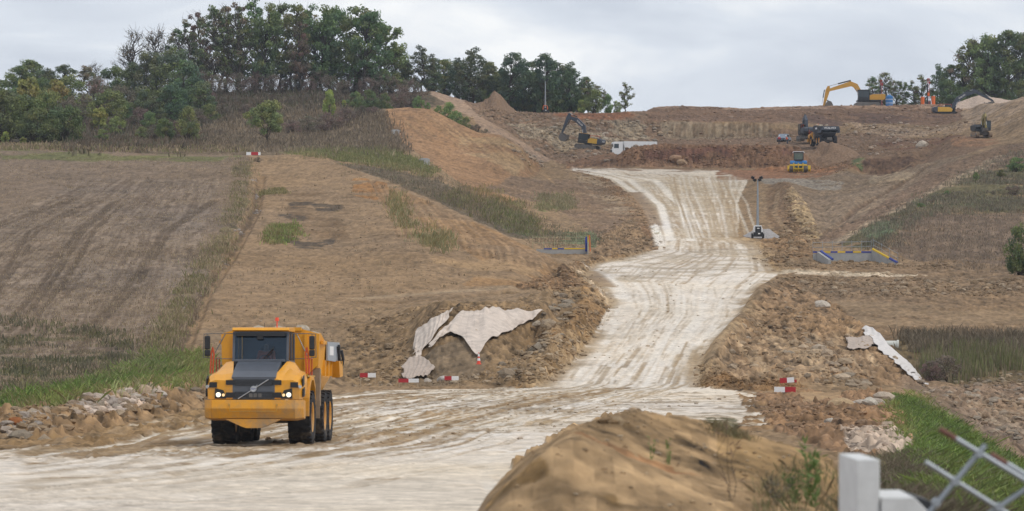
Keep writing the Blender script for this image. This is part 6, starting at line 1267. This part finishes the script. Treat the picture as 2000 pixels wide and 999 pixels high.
# ------------------------------------------------------------------ light towers
def light_tower(loc, rot, label, H, base, s=1.0):
    t = thing('light_tower', label, 'light tower', loc, rot, 'light towers', tilt=(0, 0), scale=s)
    MB().prism([(-.55, .35), (.55, .35), (.55, 1.1), (.40, 1.55), (-.40, 1.55), (-.55, 1.1)], -.8, .8, 'y', bev=.05).build('housing', base, t)
    f = MB(); f.box((0, -.83, .95), (.72, .04, .95)); f.box((0, -.86, .45), (1.2, .1, .55), bev=.03); f.build('front_panel', M_blk, t)
    f = MB(); f.box((0, -.865, 1.2), (.3, .02, .10)); f.box((.1, -.92, .55), (.25, .02, .14)); f.build('plate', M_whtc, t)
    for sx in (-1, 1): tyre(t, (0, 0, 0), .30, .2, 14, M_steel, sx).matrix_basis = Matrix.Translation((.68*sx, 0, .30))@Matrix.Rotation(math.pi/2*-1, 4, 'Z'); MB().box((.62*sx, -.7, .18), (.1, .1, .36)).box((.62*sx, .7, .18), (.1, .1, .36)).build('outrigger', M_blk, t)
    m = MB(); z = 1.5
    for k in range(5): z2 = z+(H-1.5)/5; m.cyl((0, .1, z), (0, .1, z2+.02), .17-.02*k, n=12); z = z2
    m.build('mast', M_galv, t, True)
    m = MB(); m.box((0, .1, H), (1.0, .06, .06)); hd = m.build('cross_bar', M_blk, t)
    for k, (x, z, a) in enumerate(((-.62, .30, 40), (-.38, .0, 40), (.25, .05, -35), (.42, .30, -35))):
        l = MB(); l.box((0, 0, 0), (.42, .16, .34), bev=.03); o = l.build('floodlight', M_blk, t); o.location = (x, .02, H+z); o.rotation_euler = (math.radians(25), math.radians(a*.4), math.radians(a))
    return t
lt = gp(1480, 417, .1); light_tower(lt, 0, 'light tower with black floodlights on a tall mast beside the haul road', 7.1, M_wht)
light_tower(gp(1065, 699, 0), 0, 'far orange based light tower in front of the dark wood', 6.6, M_orm)
# grey gravel heap behind the tower
def heap(px, d, rx, ry, h, label, m, name='gravel_heap', seed=1, n=40):
    p = at(px, d); me_ = MB(); V = {}
    for i in range(n+1):
        for j in range(n+1):
            x, y = i/n*2-1, j/n*2-1; r = math.hypot(x, y); X, Y_ = p.x+x*rx, p.y+y*ry; g_ = zat(X, Y_)
            e = max(0, 1-r**1.5)**1.25*h*.92*(1+.7*(float(vnoise(np.array([x*3+seed]), np.array([y*3.]), seed)[0])-.5))+.05*float(vnoise(np.array([x*15.]), np.array([y*15.]), seed)[0])
            V[i, j] = me_.bm.verts.new((X-p.x, Y_-p.y, g_-p.z+(e if r < 1 else -.3)))
    for i in range(n):
        for j in range(n): me_.bm.faces.new((V[i, j], V[i+1, j], V[i+1, j+1], V[i, j+1]))
    o = me_.build(name, m); o.location = p; return tag(o, label, 'heap')
heap(1490, 421, 2.5, 3, 1.3, 'small grey gravel heap behind the light tower by the haul road', mat('grey_gravel', (.33, .31, .30), .95, var=.3, scale=8, bump=.6, bscale=14))
heap(1622, 612, 5.4, 6, 3.8, 'brown soil heap in front of the grey dump truck', mat('heap_soil', (.205, .135, .088), .95, var=.4, scale=3, bump=.8, bscale=5), 'soil_heap', 4)
heap(964, 690, 4.8, 7, 2.4, 'rough brown soil heap on the quarry edge left of the dark wood', mat('heap_soil', (.27, .165, .10), .95), 'soil_heap', 7)
heap(1918, 742, 9, 7, 1.7, 'pale heap behind the arm of the right yellow excavator', mat('pale_spoil', (.44, .34, .27), .95, var=.3, scale=3, bump=.6, bscale=5), 'soil_heap', 9)
# ------------------------------------------------------------------ barrier boards
def board(px0, px1, py0, py1, gpy, d, label, order='rw', tilt=0, stakes=2):
    xm = (px0+px1)/2; p = at(xm, d); k = F/d; wdt = (px1-px0)/k; hgt = (py1-py0)/k; zc = (HY-(py0+py1)/2)/k-p.z
    t = thing('barrier_board', label, 'barrier', p, 0, 'red and white barrier boards')
    n = len(order)
    for i, c in enumerate(order):
        w_ = wdt/n; o = MB().box((0, 0, 0), (w_-.002, .025, hgt)).build('board', M_red if c == 'r' else M_whtc, t, label='red half of the board' if c == 'r' else 'white half of the board')
        a = math.radians(tilt); x = -wdt/2+w_*(i+.5); o.location = (x*math.cos(a), -.04, zc+x*math.sin(a)); o.rotation_euler = (0, -a, 0)
    for x in ([-.46, .46] if stakes == 2 else [-.46, .1, .46]):
        gz = zat(p.x+x*wdt, p.y)-p.z; MB().box((x*wdt, 0, (zc+hgt*.5+gz-.2)/2), (.045, .045, zc+hgt*.5-gz+.25)).build('stake', M_wood, t)
    return t
board(703, 734, 729, 737.5, 757, 214, 'red and white board on two stakes, nearest the dump truck')
board(778, 818, 740, 747.5, 757, 212, 'low red and white board in front of the crumpled geotextile foot')
board(868, 896, 735, 743, 757, 214, 'red and white board right of the low one, beside a grey boulder')
board(1523, 1551, 738, 748, 757, 213, 'rear red and white board right of the haul road, red half left', tilt=4)
board(1512, 1554, 756, 766.5, 778, 200, 'front board right of the haul road with its white half on the left', 'wr', stakes=3)
board(481, 509, 297.5, 303.5, 306, 447, 'white red and white board on top of the field at the ditch', 'wwrrrw')
board(1541, 1556, 742, 747.5, 757, 214, 'short red board between the two right hand boards', 'r')
# traffic cone
p = at(935, 224); k = F/224; p.z = (HY-712)/k; t = thing('traffic_cone', 'tall red and white traffic cone on the geotextile slope', 'traffic cone', p)
c = MB(); c.box((0, 0, .02), (.36, .36, .04), bev=.01); c.lathe([(.13, .04), (.02, .80), (.001, .80)], (0, 0, 0), 'z', 20); c.build('cone', mat('cone_red', (.75, .08, .04), .5, var=.05), t, True)
c = MB(); c.lathe([(.106, .24), (.080, .40)], (0, 0, 0), 'z', 20); c.lathe([(.066, .52), (.040, .70)], (0, 0, 0), 'z', 20); c.build('white_band', M_whtc, t, True)
# ------------------------------------------------------------------ geotextile sheets: follow the bank, with folds
M_geo = mat('geotextile', (.56, .475, .405), .9, var=.22, scale=1.1, bump=.25, bscale=3)
M_geo2 = mat('geotextile_muddy', (.42, .345, .29), .95, var=.18, scale=2)
def sheet(top, bot, label, m=M_geo, nx=160, ny=26, fold=.11, off=.22, seed=0, fr=1.0):
    x0, x1 = top[0][0], top[-1][0]; P = []
    for i in range(nx+1):
        x = x0+(x1-x0)*i/nx; a = np.interp(x, *zip(*top)); b = np.interp(x, *zip(*bot)); b = max(b, a+.5)
        for j in range(ny+1): v = j/ny; P.append((x+6*math.sin(v*3+i*.05), a+(b-a)*v+1.2*math.sin(i*.9+seed)*v))
    G = ground_pts(np.array(P)).reshape(nx+1, ny+1, 3); c = G.mean((0, 1)).copy()
    i = np.arange(nx+1)[:, None]; j = np.arange(ny+1)[None, :]; s_ = i*.30*fr*90/nx*1.7+1.3*np.sin(j*.16+seed)+seed
    f = fold*(1.1*fbm(i*1.0+j*.12+seed*50, j*.25+i*0, 9, 4, seed, .6)+.35*np.sin(s_)*(.3+vnoise(i*.05+j*0., j*.02+seed, 9)))*1.3; G[..., 2] += off; G[..., 1] -= off*1.2
    for _ in range(6):
        G[1:-1, 1:-1, 1:] = G[1:-1, 1:-1, 1:]*.4+.15*(G[2:, 1:-1, 1:]+G[:-2, 1:-1, 1:]+G[1:-1, 2:, 1:]+G[1:-1, :-2, 1:])
        G[1:-1, [0, -1], 1:] = G[1:-1, [0, -1], 1:]*.4+.3*(G[2:, [0, -1], 1:]+G[:-2, [0, -1], 1:])
    G[..., 2] += f*.5; G[..., 1] -= f
    G -= c; q = (np.arange(nx)[:, None]*(ny+1)+np.arange(ny)[None, :]).ravel(); Fc = np.stack([q, q+ny+1, q+ny+2, q+1], -1)
    me = npmesh(bpy.data.meshes.new('geotextile_sheet'), G.reshape(-1, 3), Fc, 4); o = link('geotextile_sheet', me, m); o.location = c
    sm_ = o.modifiers.new('thick', 'SOLIDIFY'); sm_.thickness = .015; return tag(o, label, 'geotextile', 'geotextile sheets')
sheet([(806, 688), (812, 650), (840, 626), (882, 606)], [(806, 702), (826, 696), (850, 672), (884, 622)], 'white geotextile strip hanging at the left end of the bank', seed=1, nx=50)
sheet([(836, 681), (862, 652), (886, 622), (902, 611), (960, 612), (1056, 615)], [(836, 684), (862, 668), (890, 657), (908, 663), (925, 696), (933, 701), (950, 668), (990, 654), (1045, 631), (1056, 617)], 'wide pleated white geotextile sheet hanging down the bank above the cone', seed=3)
sheet([(783, 728), (800, 708), (814, 700), (846, 722)], [(783, 742), (800, 747), (820, 745), (846, 735)], 'crumpled muddy geotextile at the foot of the left bank', M_geo2, 40, 16, .14, seed=5)
sheet([(806, 690), (818, 690)], [(806, 712), (818, 708)], 'narrow twisted end of geotextile above the crumpled foot', M_geo, 12, 16, .05, seed=6)
sheet([(1650, 662), (1664, 660), (1684, 664), (1706, 672)], [(1650, 680), (1672, 685), (1690, 682), (1706, 684)], 'tan geotextile patch lying on the right tipped slope', M_geo2, 40, 14, .04, seed=2)
sheet([(1682, 648), (1696, 646), (1712, 656), (1732, 684), (1752, 700), (1775, 716), (1795, 738), (1808, 755)], [(1682, 652), (1706, 668), (1722, 690), (1745, 708), (1770, 734), (1790, 752), (1808, 758)], 'white geotextile band running down the right slope beside the pipe', mat('geotextile_white', (.62, .58, .55), .9, var=.12, scale=2), 80, 14, .10, seed=4, fr=1.6)
# ------------------------------------------------------------------ concrete pipe
p = px2m(1722, 676, 262); t = thing('drain_pipe', 'pale concrete drain pipe sticking out beyond the right geotextile band', 'pipe', p, -8)
MB().lathe([(.40, 0), (.40, 1.15), (.46, 1.16), (.46, 1.32), (.34, 1.32), (.34, 0), (.40, 0)], (0, 0, 0), 'x', 32).build('pipe', mat('pipe_concrete', (.55, .55, .50), .8, var=.1), t, True)
# ------------------------------------------------------------------ culvert head walls
def rails(t, P, h, posts, m=M_galv):
    """guard rail over a polyline of local points"""
    r = MB()
    for z in (h, h*.5): r.pipe([(a[0], a[1], a[2]+z) for a in P], .022, 6)
    for a, b in zip(P[:-1], P[1:]):
        n = max(1, round((Vector(b)-Vector(a)).length/posts))
        for i in range(n+1): q = Vector(a).lerp(Vector(b), i/n); r.cyl(q, q+Vector((0, 0, h+.15)), .025, n=6)
    r.build('guard_rail', m, t)
d = 371; k = F/d; p = px2m(1062, 497, d); W = (1147-1062)/k
t = thing('culvert_head_wall', 'left concrete culvert wall with blue and yellow coping behind the orange slope', 'culvert wall', p, 0, 'culvert head walls')
MB().box((W/2-.4, .15, -.2), (W+.8, .3, 1.5)).build('wall', M_conc, t)
xs = [0, .9, 1.5, 2.2, 3.5, W]
for i, (a, b) in enumerate(zip(xs[:-1], xs[1:])): MB().box(((a+b)/2, .15, .60), (b-a-.004, .36, .12)).build('coping', (M_blu, M_ylw, M_blu, M_ylw, M_ylw)[i], t, label='blue stretch' if i in (0, 2) else 'yellow stretch')
rails(t, [(-1.2, .15, .6), (W, .15, .6)], 1.25, 1.1, mat('yellow_galvanised', (.42, .40, .25), .5, .3, var=.1))
e_ = MB(); e_.prism([(W-.22, .3), (W+.02, .3), (W+.02, 2.0), (W-.22, 1.8)], -.05, .35); e_.build('end_panel', M_blu, t); MB().prism([(W+.03, .5), (W+.16, .5), (W+.12, 2.05), (W+.03, 2.05)], -.08, .33).build('end_panel', M_ylw, t)
MB().cyl((W+.32, .1, .3), (W+.25, .1, 2.1), .05, n=8).build('post', M_orm, t); MB().box((W+.05, .3, .3), (.1, 1.8, 2.0)).build('wing_wall', M_conc, t)
d = 372; k = F/d; p = px2m(1617, 512, d); X = lambda x: (x-1617)/k; Z = lambda y: (512-y)/k
t = thing('culvert_head_wall', 'right concrete culvert wall with sloping wings and blue and yellow coping', 'culvert wall', p, 0, 'culvert head walls')
MB().prism([(X(1588), -.8), (X(1702), -.8), (X(1702), Z(493)), (X(1588), Z(496))], 0, .3).build('wall', M_conc, t)
MB().prism([(0, Z(493)), (0, -.8), (-4.2, -.8), (-4.2, Z(516)-.0), (0, Z(491))], X(1702), X(1702)+.3, 'x').build('wing_wall', M_conc, t) if False else None
w_ = MB(); A = [Vector((X(1702), 0, Z(488))), Vector((X(1742), -4.0, Z(515)+.0))]
for yy in (0,): 
    a, b = A; n = Vector((.0, .3, 0)); V = [w_.bm.verts.new(v) for v in (a, b, Vector((b.x, b.y, -1)), Vector((a.x, a.y, -1)), a+Vector((.3, 0, 0)), b+Vector((.3, 0, 0)), Vector((b.x+.3, b.y, -1)), Vector((a.x+.3, a.y, -1)))]
    for f in ((0, 1, 2, 3), (4, 5, 6, 7), (0, 1, 5, 4), (1, 2, 6, 5), (2, 3, 7, 6), (3, 0, 4, 7)): w_.bm.faces.new([V[i] for i in f])
w_.build('wing_wall', M_conc, t)
def strip(a, b, m, lab, w=.34): MB().cyl(a+Vector((.15, 0, .05)), b+Vector((.15, 0, .05)), w*.42, n=6).build('coping', m, t, label=lab)
a, b = A; strip(a, a.lerp(b, .68), M_ylw, 'yellow sloping stretch'); strip(a.lerp(b, .69), b, M_blu, 'blue sloping stretch')
L0, L1 = Vector((X(1601), -.1, Z(492))), Vector((X(1618), -3.2, Z(508))); strip(L0, L1, M_blu, 'blue sloping stretch at the left wing')
w_ = MB(); V = [w_.bm.verts.new(v) for v in (L0, L1, Vector((L1.x, L1.y, -1)), Vector((L0.x, L0.y, -1)), L0+Vector((-.3, 0, 0)), L1+Vector((-.3, 0, 0)), Vector((L1.x-.3, L1.y, -1)), Vector((L0.x-.3, L0.y, -1)))]
for f in ((0, 1, 2, 3), (4, 5, 6, 7), (0, 1, 5, 4), (1, 2, 6, 5), (2, 3, 7, 6), (3, 0, 4, 7)): w_.bm.faces.new([V[i] for i in f])
w_.build('wing_wall', M_conc, t)
xs = [1588, 1606, 1622, 1636, 1651, 1666, 1682, 1702]
for i, (a, b) in enumerate(zip(xs[:-1], xs[1:])): MB().box(((X(a)+X(b))/2, .15, Z(494.5+.0)+.10), (X(b)-X(a)-.004, .38, .16)).build('coping', M_blu if i % 2 == 0 else M_ylw, t, label='blue stretch' if i % 2 == 0 else 'yellow stretch')
rails(t, [(X(1588), .2, Z(493)), (X(1702), .2, Z(491))], 1.05, 1.15)
rails(t, [(A[0].x+.2, 0, A[0].z), (A[1].x+.2, -4.0, A[1].z)], 1.05, 1.6)
# ------------------------------------------------------------------ stakes, drain boxes
for px, d, h, l in ((1752, 272, .75, 'thin pale marker stake on the flat above the reed bank'), (913, 612, 1.6, 'dark marker post on the slope beside the gully bushes'), (1100, 372, .7, 'small stake by the track left of the culvert')):
    p = at(px, d); t = thing('marker_stake', l, 'stake', p); MB().box((0, 0, h/2-.1), (.05, .05, h+.2)).build('stake', M_wood, t)
for px, d, l in ((772, 562, 'small grey concrete box drain high on the dry bank'), (829, 500, 'grey drain outlet with bluish cover lower on the grassy valley side')):
    p = at(px, d); t = thing('drain_box', l, 'drain', p, 15); MB().box((0, 0, .3), (1.4, .9, .9), bev=.04).build('box', M_conc, t); MB().box((0, 0, .79), (1.0, .6, .08)).build('cover', M_galv, t)
# ------------------------------------------------------------------ close by: concrete post, ledge, steel lattice
d = 24.0; k = F/d; g0 = at(1690, d).z
p = px2m(1690, 885, d); p.z = g0; top = (HY-898)/k-g0
t = thing('concrete_post', 'white concrete post standing close to the camera at lower right', 'post', p, 0)
V = [(-.10, .9), (-.060, 0), (.102, 0), (.058, .9)]
MB().prism(V, -.2, top, 'z', bev=.008).build('shaft', M_concw, t)
t2_ = thing('concrete_ledge', 'low white concrete ledge running right from the foot of the white post', 'ledge', p, 0)
zl_ = (HY-972)/k-g0
MB().prism([(.112, zl_-.06), (.112, zl_), (.345, zl_), (.50, zl_-.16), (.50, zl_-.4), (.112, zl_-.4)], -.02, .9, 'y', bev=.006).build('beam', M_concw, t2_)
MB().prism([(.36, zl_+.0), (.50, zl_-.05), (.54, zl_-.14), (.52, zl_-.2)], .3, .8, 'y').build('rubber_edge', M_blk, t2_)
MB().box((.3, .4, (zl_-.4)/2), (.3, .8, zl_-.4)).build('foot', M_conc, t2_)
d = 22.0; k = F/d; p = px2m(1900, 999, d); g1 = at(1900, d).z; p.z = g1
t = thing('steel_lattice', 'galvanised steel bar lattice with rusty bar ends at the lower right corner', 'lattice barrier', p, 0)
def Q(x, y, dy=0): v = px2m(x, y, d); return Vector((v.x-p.x, dy, v.z-p.z))
bars = [((1835, 838), (2150, 1028), 0, .10), ((1807, 903), (2120, 1100), 0, 0), ((1927, 870), (1740, 1095), .04, 0), ((1937, 888), (2250, 1075), .05, .10), ((2115, 885), (1880, 1040), .04, 0), ((2040, 820), (1740, 1200), .35, 0) if False else ((2240, 940), (1960, 1130), .04, 0)]
for (a, b, dy, ru) in bars:
    A_, B_ = Q(*a, dy), Q(*b, dy); o = MB().cyl(A_, B_, .0175, n=12).build('bar', M_galv, t, True)
    if ru: MB().cyl(A_-(B_-A_)*.001, A_.lerp(B_, ru), .0185, n=12).build('rust', M_rust, o, True)
for x, y in ((1913, 886), (1866, 941), (1951, 991), (1829, 982)):
    q = Q(x, y, .02); MB().cyl(q-Vector((0, .05, 0)), q+Vector((0, .05, 0)), .026, n=12).box(q, (.05, .03, .05), (0, 40, 0), bev=.006).build('clamp', M_galv, t)
for x in (1780, 1990, 2200): q = Q(x, 1090, .03); MB().cyl((q.x, q.y, -.2), q, .022, n=10).build('support', M_galv, t)
# plants on the near mound
def weed(px, d, h, label, cols_, n=26, sp=.10, leafw=.012, stems=5):
    rng = np.random.default_rng(int(px)); p = at(px, d); t = thing('weed', label, 'plant', p, 0)
    tb = TB(); co = []; cc = []
    for s_ in range(stems):
        tip = np.array([rng.normal()*sp, rng.normal()*sp, h*(.6+.4*rng.random())]); P_ = bend((rng.normal()*.02, rng.normal()*.02, -.05), tip, 4, rng, .06); tb.add(P_, .004, .0015, 4)
        for q in range(n):
            i = rng.integers(1, 5); a = P_[i]+(P_[i-1]-P_[i])*rng.random(); dr = np.array([rng.normal(), rng.normal(), .9]); dr /= np.linalg.norm(dr); L_ = h*(.09+.10*rng.random()); b = a+dr*L_; sdv = np.cross(dr, rng.normal(size=3)); sdv /= np.linalg.norm(sdv); sdv *= leafw
            co += [a, (a+b)/2+sdv, b, (a+b)/2-sdv]; cc += [cols_[rng.integers(0, len(cols_))]]*4
    m = tb.mesh('stem'); m.materials.append(M_bark if 'dry' in label else M_grass_g); link('stem', m, parent=t)
    link('leaves', npmesh(bpy.data.meshes.new('leaves'), np.array(co), np.arange(len(co)).reshape(-1, 4), 4, np.array(cc), False), M_grass, t)
M_grass_g = mat('green_stem', (.12, .18, .05), .8)
weed(1586, 38.5, .78, 'tall bright green weed on the right shoulder of the near mound', [(.14, .215, .06), (.18, .25, .08)], 30, .08, .015)
weed(1556, 38.3, .46, 'second green weed leaning left beside the tall one', [(.11, .18, .05), (.10, .15, .05)], 26, .08, .012)
weed(1306, 39.6, .32, 'small green shoot right of the red streak on the near mound', [(.13, .21, .05)], 14, .03, .009, 3)
weed(1276, 39.6, .30, 'smaller green shoot left of the other one on the mound', [(.12, .2, .05)], 12, .02, .009, 2)
weed(1424, 38, 1.05, 'tall dry brown stalk standing on the near mound', [(.16, .10, .07), (.2, .13, .09)], 10, .03, .006, 3)
weed(1520, 38, .42, 'low grey green dry weed left of the green weeds', [(.12, .12, .08), (.16, .14, .10)], 26, .16, .008, 7)
weed(1640, 37, .4, 'dry weed with red tips left of the white concrete post', [(.3, .04, .03), (.13, .13, .07), (.13, .13, .07)], 16, .06, .009, 4)
# ------------------------------------------------------------------ haze
hm = bpy.data.materials.new('haze_air'); hm.use_nodes = True; t_ = hm.node_tree
for n_ in list(t_.nodes):
    if n_.type == 'BSDF_PRINCIPLED': t_.nodes.remove(n_)
pv = t_.nodes.new('ShaderNodeVolumePrincipled'); pv.inputs['Color'].default_value = (.80, .88, 1, 1); pv.inputs['Density'].default_value = .00009; pv.inputs['Anisotropy'].default_value = .1
t_.links.new(pv.outputs[0], t_.nodes['Material Output'].inputs['Volume'])
zl = float(GZ.min())-1; bm = bmesh.new()
bmesh.ops.create_cube(bm, size=1, matrix=Matrix.Translation((0, 650, (zl+95)/2))@Matrix.Diagonal((1000, 1330, 95-zl, 1)))
hme = bpy.data.meshes.new('haze'); bm.to_mesh(hme); bm.free(); hz = link('haze', hme, hm); tag(hz, kind='stuff')
